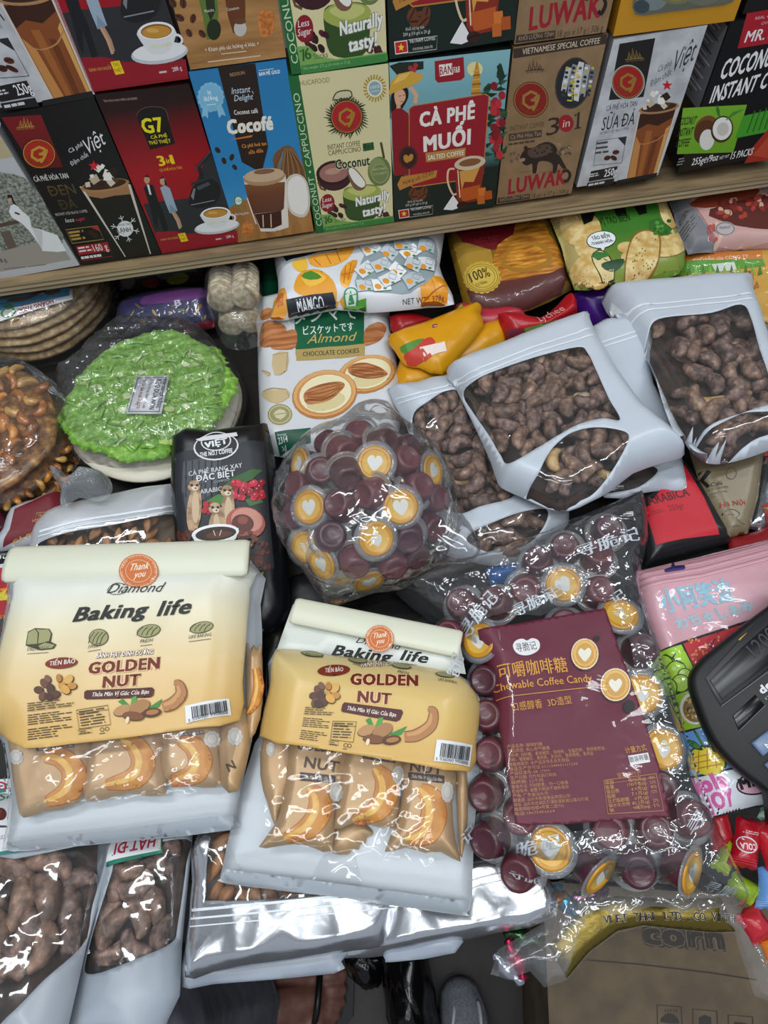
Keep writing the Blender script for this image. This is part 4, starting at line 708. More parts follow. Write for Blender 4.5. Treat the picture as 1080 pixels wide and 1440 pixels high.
S = pack('snack_packet', 'dim maroon and olive packet lying behind the purple packet under the shelf', 'packet', (160, 415, .75), (290, 400, .75), (165, 375, .78), [(168, 408), (170, 372), (280, 355), (292, 396), (230, 402)], '2b1c1a', .02); S.E('6a6422', 250, 392, 16, 8, -10); S.E('5a1c1c', 212, 398, 12, 7); S.E('554a48', 180, 395, 10, 12); S.E('4a4444', 232, 385, 13, 8); S.printed(S.thing)
c0 = onz(330, 425, .80); t = thing('rice_cake_packet', 'clear packet of round pale rice cakes stacked in ridged rolls', 'rice cakes', (c0[0], c0[1], .725))
RC = MN('a89878', 'd6cbb2', 120, .7, .5)
for k, (px, py, z, ln) in enumerate(((311, 424, .812, 8), (345, 419, .817, 8), (326, 458, .765, 7), (352, 454, .768, 7))):
    f = onz(px, py, z); d = np.array([.03, .95, -.12]); d /= np.linalg.norm(d); pr = []
    for j in range(ln): pr += [(.018, j * .009), (.0215, j * .009 + .0015), (.022, j * .009 + .005), (.018, j * .009 + .0085)]
    V, Fc = lathe([(.001, 0)] + pr, 22); q = np.array(Vector((0, 0, 1)).rotation_difference(Vector(d)).to_matrix()); mk('rice_cake_roll', V @ q.T + f, Fc, RC, t)
S = Sheet((290, 470, .79), (365, 465, .79), (290, 385, .79), [(288, 420), (296, 390), (315, 365), (350, 362), (366, 390), (370, 440), (366, 485), (320, 490), (300, 455)], .05, .03, .003, 80, 3, smooth=3); S.film('clear_wrap', CRISP, t, eps=.0)
# ---- mango candy ----
Q = PX(340, 300, 2.7)
S = pack('mango_candy_bag', 'white bag of mango soft candy with orange mango pictures', 'candy bag', (381, 448, .803), (638, 428, .803), (384, 340, .812), [(381, 451), (390, 420), (391, 395), (384, 350), (395, 322), (500, 305), (615, 300), (624, 335), (618, 374), (628, 400), (639, 428), (599, 433), (562, 437), (518, 440), (473, 436), (429, 445)], 'd9dde2', .028, .035, .003, 3, group=None)
OR = MN('e08a1c', 'f2b03a', 40, .3); 
PZ(S, Q, 'e8a02c', 200, 270, 225, 225, 290, 215, 345, 255, 355, 310, 260, 318, 205, 300, sm=3); PZ(S, Q, 'f2c04a', 225, 240, 280, 225, 320, 250, 260, 280, sm=3); PZ(S, Q, '4a8a2a', 225, 240, 262, 220, 305, 245, 260, 255, sm=2); PZ(S, Q, 'f0a83a', 255, 165, 330, 150, 425, 125, 400, 175, 330, 205, 268, 200, sm=3); PZ(S, Q, 'f0c040', 190, 190, 240, 172, 250, 210, 215, 222, sm=3)
PZ(S, Q, OR, 375, 230, 400, 190, 440, 180, 420, 235, 405, 280, 378, 275, sm=2); PZ(S, Q, OR, 670, 290, 690, 255, 740, 240, 775, 265, 780, 330, 700, 340, 675, 320, sm=2); PZ(S, Q, '5a9a34', 385, 365, 410, 345, 475, 350, 440, 372, sm=2); PZ(S, Q, 'd99a3a', 355, 345, 365, 310, 400, 305, 395, 350, sm=2); PZ(S, Q, 'e0a040', 108, 400, 140, 300, 165, 290, 175, 360, 150, 395, sm=3); PZ(S, Q, 'c9702a', 130, 330, 160, 305, 150, 385, sm=2)
for a in ((395, 200, 388, 268), (415, 190, 405, 255), (380, 235, 425, 225), (690, 260, 715, 330), (720, 250, 745, 325), (680, 300, 775, 280), (275, 175, 300, 200), (320, 158, 340, 195), (360, 145, 375, 185)): LZ(S, Q, 'b8641a', 3, *a)
PZ(S, Q, '1a1c28', 168, 330, 345, 295, 358, 340, 345, 360, 175, 393); TZ(S, Q, 'e8e8ec', 'MANGO', 208, 343, 310, 326, 20, bold=.02); TZ(S, Q, 'e8e8ec', '&', 253, 360, 268, 357, 16, bold=.02); TZ(S, Q, 'e8e8ec', 'SOFT CANDY', 190, 390, 330, 362, 17, bold=.02)
PZ(S, Q, '25272f', 150, 160, 170, 120, 360, 95, 380, 110, 360, 140, 170, 185); TZ(S, Q, 'cfd2d6', 'FLAVOUR SOFT CANDY', 178, 162, 345, 132, 13, bold=.02); LZ(S, Q, 'c9ccd0', 3, 142, 165, 165, 112, 362, 86, 390, 108, 366, 146, 165, 195, closed=True)
PZ(S, Q, '8fa0a6', 432, 260, 470, 150, 520, 105, 640, 90, 735, 110, 730, 240, 640, 290, 540, 300, 450, 290, sm=3); rg = random.Random(8)
CW = ['dfe5ea', 'c6d0d6', 'eef2f4', 'b4bfc6']
for k, (x, y) in enumerate(((490, 135), (560, 150), (640, 150), (700, 130), (470, 215), (530, 200), (590, 220), (650, 255), (700, 200), (470, 275), (530, 275), (610, 120), (560, 255), (650, 200))):
    a = rg.uniform(-.8, .8); r = 46; pts = [(x + r * math.cos(a + j) * (1 if j < 1 or 3 < j < 4 else .8), y + r * .8 * math.sin(a + j)) for j in (.6, 2.5, 3.75, 5.6)]
    PZ(S, Q, CW[k % 4], *[v for p in pts for v in p]); LZ(S, Q, '59646c', 2, *[v for p in pts[:3] for v in p]); EZ(S, Q, 'e0982c', x - 12, y + 8, 14, 10, 20, n=10); LZ(S, Q, '7a8690', 2, x + 2, y - 22, x + 28, y - 14, x + 22, y + 4, x - 2, y - 4, closed=True); EZ(S, Q, '4a8a3a', x + 14, y + 14, 7, 4, n=8)
EZ(S, Q, '3d8a5a', 413, 305, 28, 22, -8); EZ(S, Q, 'd9e4dc', 413, 305, 22, 17, -8); PZ(S, Q, '3d8a5a', 413, 293, 425, 314, 400, 314); TZ(S, Q, '25272b', 'NET WT.: 378g', 612, 343, 768, 337, 19); S.printed(S.thing)
# ---- almond cookies ----
S = pack('cookie_bag', 'white bag of almond chocolate cookies with a green title block', 'cookie bag', (364, 600, .755), (562, 560, .755), (364, 430, .765), [(362, 470), (364, 425), (450, 415), (538, 422), (548, 455), (563, 540), (560, 610), (470, 645), (378, 640), (366, 600)], 'd5d8da', .028, .03, .002, 5)
S.P('15603f', [(414, 438), (512, 430), (512, 492), (416, 500)]); S.P('b39a5c', [(416, 492), (513, 484), (513, 500), (417, 508)]); TZ(S, Q, 'eef2ee', 'ビスケットです', 234, 462, 426, 445, 28, bold=.015); TZ(S, Q, 'c9ab62', 'Almond', 247, 497, 426, 485, 36, shear=.3); TZ(S, Q, '15402c', 'CHOCOLATE COOKIES', 232, 545, 446, 530, 18, bold=.02); TZ(S, Q, 'eef2ee', 'バタンマです', 130, 425, 505, 395, 52, bold=.01)
ALM = MN('9a5a30', 'c98a58', 50, .4, vec=(.3, 3, 1))
def almond_print(S, Z, *p): PZ(S, Z, ALM, *p, sm=3)
for x0, y0, rx, ry in ((475, 612, 112, 72), (315, 690, 125, 92)):
    EZ(S, Q, 'b8783c', x0, y0, rx, ry, -12); EZ(S, Q, 'dba86a', x0, y0 - 4, rx * .96, ry * .94, -12); EZ(S, Q, 'c98f52', x0, y0, rx * .86, ry * .84, -12); EZ(S, Q, 'ece2bc', x0 + 3, y0 - 2, rx * .8, ry * .78, -12); EZ(S, Q, 'd9cb98', x0 + 5, y0 + ry * .3, rx * .6, ry * .36, -12)
for p in ((235, 695, 255, 670, 310, 650, 370, 642, 392, 655, 370, 685, 330, 715, 275, 728, 245, 725), (403, 595, 425, 575, 470, 570, 520, 585, 555, 612, 520, 628, 470, 630, 420, 618)):
    almond_print(S, Q, *p); n = len(p) // 2; P = np.array(p).reshape(-1, 2); cx, cy = P.mean(0)
    for k in range(5): LZ(S, Q, '7a4422', 2, *(P[0] * .8 + np.array([cx, cy]) * .2 + [0, (k - 2) * 8]), cx, cy + (k - 2) * 14, *(P[n // 2] * .8 + np.array([cx, cy]) * .2 + [0, (k - 2) * 6]), sm=3)
for p in ((68, 500, 80, 420, 130, 410, 170, 440, 150, 490, 100, 510), (110, 510, 150, 460, 205, 445, 205, 510, 150, 520), (70, 380, 100, 360, 125, 375, 105, 400, 75, 405), (465, 500, 470, 440, 520, 415, 550, 435, 530, 480, 490, 500)): almond_print(S, Q, *p)
for p in ((118, 540, 175, 530, 170, 600, 125, 615), (75, 600, 110, 610, 100, 620), (80, 680, 170, 670, 180, 700, 130, 725, 85, 705)): PZ(S, Q, 'cbb489', *p, sm=2); LZ(S, Q, 'a58a58', 3, *p[:6])
EZ(S, Q, '9a9468', 145, 765, 47, 40, -5); RZ(S, Q, 'cfcaa4', 145, 765, 41, 34, 3, -5); PZ(S, Q, 'cfcaa4', 120, 765, 145, 745, 172, 760, 148, 785, sm=2); LZ(S, Q, '9a9468', 3, 122, 768, 170, 760)
PZ(S, Q, '15503a', 125, 832, 262, 815, 262, 870, 135, 890); TZ(S, Q, 'dfe8e2', '2314', 138, 872, 175, 866, 20, bold=.02); TZ(S, Q, 'cfd8d2', 'Energy', 136, 848, 170, 843, 9); TZ(S, Q, 'cfd8d2', 'kJ', 150, 884, 165, 882, 9); S.printed(S.thing)
# ---- shredded pork packet ----
S = pack('floss_packet', 'red and brown packet with a picture of golden meat floss', 'packet', (650, 432, .772), (800, 410, .772), (625, 310, .80), [(652, 428), (640, 380), (626, 318), (640, 296), (700, 290), (762, 284), (775, 310), (802, 395), (796, 412), (746, 436), (700, 446), (664, 440)], '8a6a1e', .02, .03, .002, 6)
S.P('7a1420', [(640, 308), (760, 292), (745, 330), (720, 346), (660, 356), (650, 340)], 2); TZ(S, Q, '5a0c14', 'BÔNG', 835, 75, 985, 50, 38, bold=.04); TZ(S, Q, 'a03a3a', 'RUỐC THỊT', 885, 112, 975, 98, 14); TZ(S, Q, 'a03a3a', 'BẨM ĐẬM', 895, 133, 968, 122, 14); S.P('b08a30', [(637, 345), (690, 352), (700, 395), (655, 405)])
FL = MN('9a5a14', 'd9942c', 55, .5, vec=(.6, 3, 1), h3='efc25a', detail=8)
S.P('6a2c22', [(690, 395), (740, 385), (796, 378), (800, 396), (740, 415), (700, 412)]); S.P(FL, [(692, 380), (700, 345), (722, 330), (726, 310), (758, 300), (772, 330), (786, 352), (796, 378), (750, 388), (704, 396)], 2); S.P('5a2a26', [(700, 400), (750, 392), (798, 384), (790, 412), (745, 432), (700, 436), (664, 434), (656, 410)]); S.P('a8761e', [(704, 376), (716, 350), (740, 342), (768, 345), (775, 372), (740, 384)], 2); S.P(FL, [(710, 372), (722, 350), (745, 346), (764, 352), (768, 368), (738, 378)], 2)
for k in range(20): a = k * math.pi / 10; EZ(S, Q, 'c9a63a', 911 + 62 * math.cos(a), 248 + 52 * math.sin(a), 12, 10, n=8)
EZ(S, Q, 'd6b84a', 911, 248, 64, 54); RZ(S, Q, '8a6a14', 911, 248, 60, 50, 2.5); RZ(S, Q, '8a6a14', 911, 248, 50, 42, 2); TZ(S, Q, '2a2008', '100%', 872, 270, 945, 245, 38, bold=.015); TZ(S, Q, '2a2008', 'Tự Nhiên', 890, 285, 932, 271, 12); S.printed(S.thing); S.film('gloss_film', FILM(.0, bump=.8, bs=40, fres=.12), S.thing, eps=.005)
# ---- seaweed crackers ----
Q6 = PX(680, 260, 2.7)
S = pack('cracker_bag', 'green seaweed cracker bag with pale oval crackers and a small cartoon cracker', 'cracker bag', (808, 408, .797), (960, 380, .797), (770, 300, .812), [(808, 408), (790, 350), (768, 298), (764, 276), (850, 262), (926, 252), (936, 285), (952, 325), (964, 360), (954, 386), (920, 394), (887, 400), (850, 402)], '7a9a3a', .020, .03, .002, 7)
S.P(MG([(.0, '8a9a40'), (.4, '3f7a2a'), (1, '4a8a30')]), [(815, 404), (832, 330), (833, 270), (915, 258), (940, 310), (955, 382), (888, 396)]); S.P('b9a86a', [(770, 298), (766, 280), (830, 270), (826, 320), (812, 402), (808, 402)]); S.P('c9b884', [(915, 258), (925, 256), (938, 300), (958, 362), (945, 330), (928, 300)])
CRK = MN('c9a45c', 'e6cf94', 70, .5); CRD = '8a6428'
for x, y, rx, ry, r in ((330, 160, 38, 75, -15), (395, 200, 50, 85, 10), (380, 330, 48, 60, 30), (420, 350, 60, 50, 10), (700, 220, 70, 28, -10), (705, 250, 62, 24, -10), (545, 240, 38, 22, 0), (560, 275, 40, 20, 0), (700, 110, 30, 60, -20)): EZ(S, Q6, CRD, x + 2, y + 3, rx, ry, r); EZ(S, Q6, CRK, x, y, rx, ry, r)
PZ(S, Q6, CRD, 535, 330, 545, 250, 570, 190, 620, 172, 665, 190, 672, 240, 660, 310, 620, 352, 570, 362, sm=3); PZ(S, Q6, CRK, 540, 328, 550, 250, 575, 195, 620, 178, 660, 195, 666, 240, 654, 305, 616, 345, 572, 355, sm=3)
for k in range(26): rg = random.Random(k); EZ(S, Q6, ['7a5a20', '5a6a28'][k % 2], 605 + rg.uniform(-50, 50), 265 + rg.uniform(-75, 75), 3, 3, n=6)
PZ(S, Q6, '2f6a24', 630, 140, 660, 130, 690, 150, 715, 170, 700, 195, 660, 190, 628, 165); 
for k in range(14): rg = random.Random(k + 5); EZ(S, Q6, ['3f7f2a', '2a5a1c', '5a9a3a'][k % 3], 670 + rg.uniform(-35, 35), 165 + rg.uniform(-25, 25), 9, 7, n=8)
PZ(S, Q6, '12140f', 415, 60, 600, 20, 620, 110, 590, 118, 560, 70, 530, 75, 545, 120, 505, 122, 480, 70, 430, 85, 412, 140, 380, 155, 360, 90); TZ(S, Q6, '1c3a14', 'VỊ TẢO BIỂN', 443, 155, 558, 138, 26, bold=.01)
EZ(S, Q6, '1c2a1c', 446, 212, 57, 34, -8); EZ(S, Q6, 'e9f0f2', 446, 212, 54, 31, -8); TZ(S, Q6, '1c2a3a', 'TẢO BIỂN', 412, 214, 480, 202, 14, bold=.03); TZ(S, Q6, '1c2a3a', '-THANH HÓA-', 408, 234, 494, 219, 12, bold=.03); PZ(S, Q6, 'e9f0f2', 440, 238, 462, 236, 452, 256)
PZ(S, Q6, '2a2410', 408, 275, 440, 250, 478, 275, 500, 330, 505, 350, 460, 352, 430, 330, sm=3); PZ(S, Q6, 'e3cf96', 412, 278, 440, 254, 474, 278, 496, 330, 500, 346, 460, 348, 433, 328, sm=3); PZ(S, Q6, '3a7a3a', 408, 275, 425, 258, 470, 262, 474, 275, 430, 290); PZ(S, Q6, '1f4a2a', 445, 305, 480, 292, 530, 285, 525, 310, 500, 328, 458, 325, sm=2); LZ(S, Q6, '2a2410', 3, 430, 290, 445, 286); LZ(S, Q6, '2a2410', 3, 455, 286, 468, 292); LZ(S, Q6, '2a2410', 5, 462, 350, 458, 372); LZ(S, Q6, '2a2410', 5, 492, 350, 500, 372); S.printed(S.thing)
# ---- nut pack, top of heap near the shelf end ----
S = pack('nut_packet', 'pink and grey packet picturing red peanuts in a bowl', 'packet', (966, 359, .785), (1110, 345, .785), (940, 275, .81), [(966, 360), (948, 310), (934, 276), (945, 258), (1010, 250), (1120, 234), (1122, 345), (1040, 352)], 'b98f8c', .022, .02, .001, 8, sm=2)
S.P('7d7f84', [(936, 277), (957, 270), (1008, 343), (1006, 356), (967, 359)]); TZ(S, Q6, '4a3a34', 'Nature', 745, 165, 780, 100, 22, shear=.2); S.fine('55504c', (957, 322), (975, 300), (966, 335), 4, .4, 2, 2); S.P('c9a09a', [(962, 268), (1118, 248), (1120, 340), (1010, 352), (1008, 342)]); S.P('8a3a22', [(972, 285), (1000, 272), (1060, 262), (1062, 278), (1010, 292), (976, 292)], 2); S.P('5a2018', [(998, 295), (1120, 268), (1120, 320), (1060, 322), (1015, 312)], 2)
for k in range(46): rg = random.Random(k * 3); x, y = rg.uniform(1005, 1118), 0; y = 302 - (x - 1000) * .18 + rg.uniform(-16, 12); S.E(['a83a2c', '7a241c', 'c9a58a', '8c2e24'][k % 4], x, y, 4.5, 3.2, rg.uniform(0, 180), n=9)
for k in range(14): rg = random.Random(k * 7); S.E(['d9b8a4', 'b0524a'][k % 2], rg.uniform(996, 1014), rg.uniform(315, 345), 4, 3, rg.uniform(0, 180), n=8)
S.E('b9b0b0', 1019, 323, 14, 10); S.ring('5a5050', 1019, 323, 13, 9, 1); TZ(S, Q6, '4a4040', 'PEANUT', 895, 172, 938, 168, 10); S.printed(S.thing)
S = pack('snack_packet', 'yellow packet with an orange and green top strip, half under the cashew pouch', 'packet', (952, 405, .757), (1115, 395, .757), (951, 362, .775), [(951, 362), (1000, 356), (1072, 353), (1125, 346), (1125, 460), (1040, 470), (990, 440), (953, 404)], 'd0a040', .018, .02, .002, 9)
S.P('d07a2a', [(953, 362), (1071, 354), (1072, 364), (953, 373)]); TZ(S, Q6, 'f2e6d0', 'Sản phẩm của CÔNG TY', 798, 293, 1005, 277, 13); S.P('5a9a2c', [(953, 373), (1072, 364), (1076, 374), (1000, 382), (953, 390)]); S.P('d8dcd4', [(1000, 372), (1032, 369), (1036, 380), (1006, 383)])
for k in range(12): S.P('3f7f20' if k % 2 else '7ab83c', [(955 + k * 10, 388), (958 + k * 10, 372), (962 + k * 10, 386)])
TZ(S, Q6, '3a2a10', 'cherry', 897, 383, 1030, 352, 40, bold=.10); TZ(S, Q6, 'c8843a', 'cherry', 897, 383, 1030, 352, 40, bold=.03); TZ(S, Q6, 'a83a2a', 'Pud', 1005, 410, 1045, 390, 26, shear=.2); S.printed(S.thing); S.film('gloss_film', FILM(.0, bump=.8, bs=40, fres=.12), S.thing, eps=.005)
S = pack('gummy_packet', 'purple gummy candy packet behind the white pouches', 'packet', (812, 440, .745), (958, 430, .745), (806, 412, .765), [(806, 413), (840, 404), (900, 397), (958, 404), (966, 440), (920, 455), (850, 470), (828, 460), (812, 436)], '4a1f82', .02, .02, .002, 10)
TZ(S, Q6, '3a7ac8', 'CHENK', 470, 412, 590, 385, 36, bold=.05); PZ(S, Q6, 'e6e0f0', 530, 402, 640, 385, 668, 400, 655, 412, 560, 424); TZ(S, Q6, '6a2a8a', 'KẸO DẺO', 540, 416, 640, 400, 17, bold=.05); TZ(S, Q6, 'e0c8f0', 'MĂNG CỤT', 580, 428, 665, 412, 14, bold=.04); S.printed(S.thing)
# ---- yellow and red pouches ----
for k, (ol, lb, z) in enumerate((([(565, 500), (640, 470), (704, 448), (713, 458), (710, 483), (650, 520), (600, 545), (562, 545)], 'yellow candy pouch lying beneath another yellow pouch with a strawberry', .768), ([(546, 472), (600, 452), (671, 425), (676, 442), (680, 459), (655, 492), (622, 527), (590, 518), (570, 514), (556, 495)], 'yellow candy pouch with a strawberry picture, lying on top of its pair', .79))):
    S = pack('candy_pouch', lb, 'candy pouch', (570, 514, z), (680, 470, z), (546, 472, z + .008), ol, 'd99a12', .014, .03, .003, 11 + k, sm=2, group='yellow candy pouches')
    if k:
        PZ(S, Q, 'c43a2a', 615, 545, 640, 510, 690, 480, 720, 472, 735, 500, 700, 555, 640, 572, sm=3); PZ(S, Q, '4f8a30', 600, 510, 640, 490, 690, 475, 665, 505, 618, 535, sm=2); PZ(S, Q, 'f0dfd8', 675, 510, 770, 488, 778, 525, 690, 556); TZ(S, Q, 'c8402a', 'P', 722, 545, 700, 505, 34, bold=.03); PZ(S, Q, '8a3a5a', 722, 425, 742, 420, 740, 432, 724, 436); PZ(S, Q, 'f0e6e0', 726, 430, 738, 427, 738, 431)
    S.printed(S.thing)
S = pack('candy_pouch', 'glossy red candy pouch wedged behind the yellow pouches and the cashew pouch', 'candy pouch', (706, 470, .775), (812, 442, .775), (702, 441, .79), [(700, 442), (730, 440), (760, 447), (785, 428), (803, 411), (812, 442), (775, 466), (735, 480), (712, 476)], 'b0141f', .018, .02, .004, 21, sm=2); S.P('5a8a34', [(738, 462), (775, 452), (800, 448), (770, 466), (730, 476)]); S.E('7a2a3a', 725, 468, 14, 6); TZ(S, Q6, 'e8b0b0', 'Lychee', 215, 520, 310, 475, 24, shear=.2); S.printed(S.thing)
S = pack('candy_pouch', 'dark red candy pouch corner beside the almond cookie bag', 'candy pouch', (560, 475, .77), (620, 450, .77), (548, 442, .785), [(548, 445), (575, 440), (600, 445), (610, 455), (560, 478)], '9c141c', .012, .02, .003, 22, sm=2)
S = pack('candy_pouch', 'small green and pink candy pouch tip under the meat floss packet', 'candy pouch', (640, 445, .768), (690, 440, .768), (640, 430, .77), [(638, 436), (648, 426), (668, 428), (720, 430), (740, 445), (700, 460), (660, 455)], 'b02a3a', .012, .02, .003, 24, sm=2); S.P('8ab83a', [(640, 436), (649, 428), (652, 434), (644, 440)]); S.printed(S.thing)
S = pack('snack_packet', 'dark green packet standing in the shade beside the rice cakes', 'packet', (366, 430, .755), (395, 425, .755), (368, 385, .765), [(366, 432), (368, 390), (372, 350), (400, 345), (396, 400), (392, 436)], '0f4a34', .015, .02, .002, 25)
# ---------------- nuts and pouches ----------------
NUTM = [MN('4d3a34', '8f7266', 150, .55, .6, rand=.2, h3='b79c8e', detail=9), MN('574238', '967663', 120, .55, .6, rand=.2, h3='bda08a', detail=9)]
PALE = MN('a8834e', 'd2b27c', 90, .45, .2, rand=.1); CREAM = MN('cdb994', 'e2d3b4', 90, .45, .2)
CASH = []
for k, (L, r, b) in enumerate(((.0262, .0096, 1.0), (.0275, .0094, .75), (.0245, .0096, 1.15), (.026, .0088, .85))):
    V, Fc = kidney(L, r, b, n=14, m=14, notch=.72); V = V + (lumps(V, .0006, 420, k) + lumps(V, .0003, 900, k + 9))[:, None] * V / (np.linalg.norm(V, axis=1)[:, None] + 1e-6); CASH.append(nutme(V, Fc, NUTM[k % 2], 'cashew'))
CASHP = nutme(*kidney(.0255, .0082, 1.1, 10, 12), PALE, 'cashew'); CASHW = nutme(*kidney(.024, .0076, 1.3, 10, 12), CREAM, 'cashew')
def almond_mesh(L, w, h, m, name='almond'):
    V = []; Fc = []; n = 9; k = 12
    for i in range(n):
        s = i / (n - 1); rr = (math.sin(math.pi * s ** .8)) ** .75 if 0 < s < 1 else .02
        for j in range(k): a = 2 * math.pi * j / k; V.append(((s - .5) * L, rr * w * math.cos(a), rr * h * math.sin(a)))
    for i in range(n - 1):
        for j in range(k): Fc.append((i * k + j, (i + 1) * k + j, (i + 1) * k + (j + 1) % k, i * k + (j + 1) % k))
    return nutme(np.array(V), Fc, m, name)
ALMM = MN('7a4a26', 'b07a48', 70, .5, .5, rand=.15, vec=(.3, 2, 2), h3='c08a58')
ALMO = [almond_mesh(.025, .0068, .0042, ALMM), almond_mesh(.023, .0074, .0044, ALMM)]; ALMW = almond_mesh(.022, .007, .004, CREAM)
def fill_nuts(S, loops_px, n, meshes, label, group, name='cashew', sc_=1., special=(), deep=.0118, seed=0, spread=.0115, lift=0):
    """a settled single heap of nuts inside the windows of a pouch: spheres pushed apart, kept under the film"""
    rg = np.random.default_rng(seed); LP = [S.plane(np.asarray(l, float)) for l in loops_px]; A = np.vstack(LP); lo, hi = A.min(0), A.max(0); P = []
    while len(P) < n:
        q = rg.uniform(lo, hi)
        if any(even_odd([l], q[None])[0] for l in LP): P.append(q)
    P = np.array(P); Z = np.zeros(n); yaw = rg.uniform(0, 6.28, n); mi = rg.integers(0, len(meshes), n); r = .0092 * sc_; off = .0078 * sc_
    d = np.stack([np.cos(yaw), np.sin(yaw)], 1)
    H = None
    for it in range(70):
        if it % 10 == 0: H = np.min([S.h(P + d * off * 1.5 * k) for k in (-1, 0, 1)], axis=0) - deep * sc_; lowz = np.maximum(H - .019 * sc_, .004); 
        Z = np.clip(Z if it else rg.uniform(lowz, np.maximum(H, lowz + .001)), lowz, np.maximum(H, lowz + .001))
        C = np.concatenate([P + d * off * k for k in (-1, 0, 1)]); ZZ = np.concatenate([Z] * 3); own = np.tile(np.arange(n), 3)
        D = np.concatenate([C, ZZ[:, None]], 1); df = D[:, None] - D[None]; ds = np.sqrt((df ** 2).sum(2)) + 1e-9; ov = np.clip(2 * r * .93 - ds, 0, None); ov[own[:, None] == own[None]] = 0
        f = (df / ds[..., None] * ov[..., None]).sum(1) * .3; F3 = f.reshape(3, n, 3).sum(0) / 2; P = P + F3[:, :2]; Z = Z + F3[:, 2]
        for i in range(n):
            if not any(even_odd([l], P[i][None])[0] for l in LP):
                l = min((l for l in LP), key=lambda l: ((l - P[i]) ** 2).sum(1).min()); c = l.mean(0); P[i] += (c - P[i]) * .08
    Bm = np.stack([S.ex, S.ey, S.n], 1); out = []
    HT = np.min([S.h(P + d * off * 1.9 * k) for k in (-1, -.5, 0, .5, 1)], axis=0); Z = np.minimum(Z, HT - .0105 * sc_)
    for i in range(n):
        if Z[i] < .001: continue
        me = special[i] if i < len(special) else meshes[mi[i]]; o = bpy.data.objects.new(name, me); COL.objects.link(o)
        rm = Matrix(Bm.tolist()) @ Euler((rg.uniform(-.35, .35), rg.uniform(-.15, .15), yaw[i]), 'XYZ').to_matrix(); p = S.O + P[i][0] * S.ex + P[i][1] * S.ey + (Z[i] + lift) * S.n
        o.matrix_world = Matrix.Translation(p.tolist()) @ rm.to_4x4() @ Matrix.Scale(sc_ * rg.uniform(.9, 1.12), 4); tag(o, label, name, group)
        out.append(o)
    return out
def pouch(name, label, cat, p0, p1, p2, outline, wins, T=.03, w=.05, seed=1, sm=2, zips=(), frame=None, wr=.0026, winmat=None, backm=None, group=None, wsm=4, pw=.7):
    S = Sheet(p0, p1, p2, outline, T, w, wr, 50, seed, smooth=sm, pw=pw, step=.0045)
    S.thing = thing(name, label, cat, base_of(S), group); W = [S.px(cr(x, wsm)) for x in wins]
    S.body('front_panel', frame or MILK, S.thing, holes=W, open_back=True, thick=.0005)
    q, f = region([S.out], .015); hb = S.h(q); bot = S.O + q[:, :1] * S.ex + q[:, 1:] * S.ey - (.12 * hb + .0006)[:, None] * S.n
    mk('back_panel', bot, f, backm or DARKIN, S.thing)
    for x in W: S.film('clear_window', winmat or FILM(.025, bs=20, bump=.55, fres=.18, f0=.05), S.thing, x, eps=-.0001, crease=.0009, seed=seed)
    for z in zips: S.L(M('e6edf3', .25), z[1], z[0], 3)
    S.printed(S.thing, 'zip_strip'); return S
CLAB = 'dark skin-on roasted cashew under the clear window of the '
# pouch leaning beneath the others
A1 = [(580, 588), (600, 566), (640, 548), (672, 590), (700, 650), (726, 694), (675, 712), (643, 722), (606, 700), (588, 640)]; A2 = [(656, 758), (668, 746), (690, 736), (730, 721), (768, 716), (766, 738), (745, 763), (715, 774), (690, 777), (668, 769)]
S = pouch('cashew_pouch', 'milky cashew pouch half covered by another pouch, beside the coffee candy bag', 'nut pouch', (606, 777, .750), (760, 775, .750), (545, 547, .788), [(545, 547), (585, 538), (632, 528), (700, 548), (750, 610), (792, 690), (800, 735), (772, 764), (730, 791), (693, 796), (656, 789), (622, 778), (600, 750), (588, 700), (582, 640), (570, 595)], [A1, A2], zips=((2, [(556, 562), (600, 550), (640, 540)]), (2, [(560, 568), (600, 556), (645, 545)])), T=.028, seed=31)
fill_nuts(S, [A1, A2], 66, CASH, CLAB + 'pouch beside the coffee candy bag', 'cashews in the lower pouch', special=(CASHP, CASHP), seed=1)
# narrow pouch showing between two others
C1 = [(845, 692), (870, 672), (905, 655), (925, 662), (900, 684), (868, 692)]
S = pouch('cashew_pouch', 'milky cashew pouch mostly hidden between two larger cashew pouches', 'nut pouch', (905, 690, .768), (965, 685, .768), (833, 458, .800), [(833, 459), (870, 447), (913, 430), (922, 460), (914, 495), (920, 540), (945, 590), (958, 640), (967, 684), (952, 693), (930, 690), (900, 694), (850, 700), (815, 640), (812, 540)], [C1], T=.010, w=.02, zips=((2, [(838, 484), (870, 474), (918, 458)]), (2, [(840, 490), (870, 481), (916, 466)])), seed=32)
# right pouch
D1 = [(912, 470), (920, 452), (945, 445), (1000, 440), (1042, 428), (1056, 447), (1068, 490), (1085, 540), (1090, 575), (1050, 580), (1010, 592), (975, 612), (955, 615), (940, 590), (920, 530), (910, 500)]; D2 = [(968, 628), (985, 612), (1020, 592), (1060, 575), (1100, 566), (1100, 596), (1060, 614), (1025, 630), (1005, 636), (985, 638)]
S = pouch('cashew_pouch', 'milky cashew pouch at the shelf end, overhanging the kraft coffee packet', 'nut pouch', (985, 645, .806), (1090, 625, .815), (850, 415, .788), [(849, 415), (900, 410), (960, 405), (1052, 398), (1058, 415), (1070, 450), (1085, 500), (1115, 560), (1118, 615), (1080, 634), (1035, 649), (1006, 653), (986, 648), (966, 628), (945, 590), (915, 520), (880, 470), (853, 440)], [D1, D2], zips=((2, [(858, 434), (960, 424), (1056, 414)]), (2, [(864, 441), (960, 431), (1058, 421)])), T=.038, w=.032, seed=33)
fill_nuts(S, [D1, D2], 62, CASH, CLAB + 'pouch at the shelf end', 'cashews in the shelf-end pouch', special=(CASHP,), sc_=1.12, seed=2)
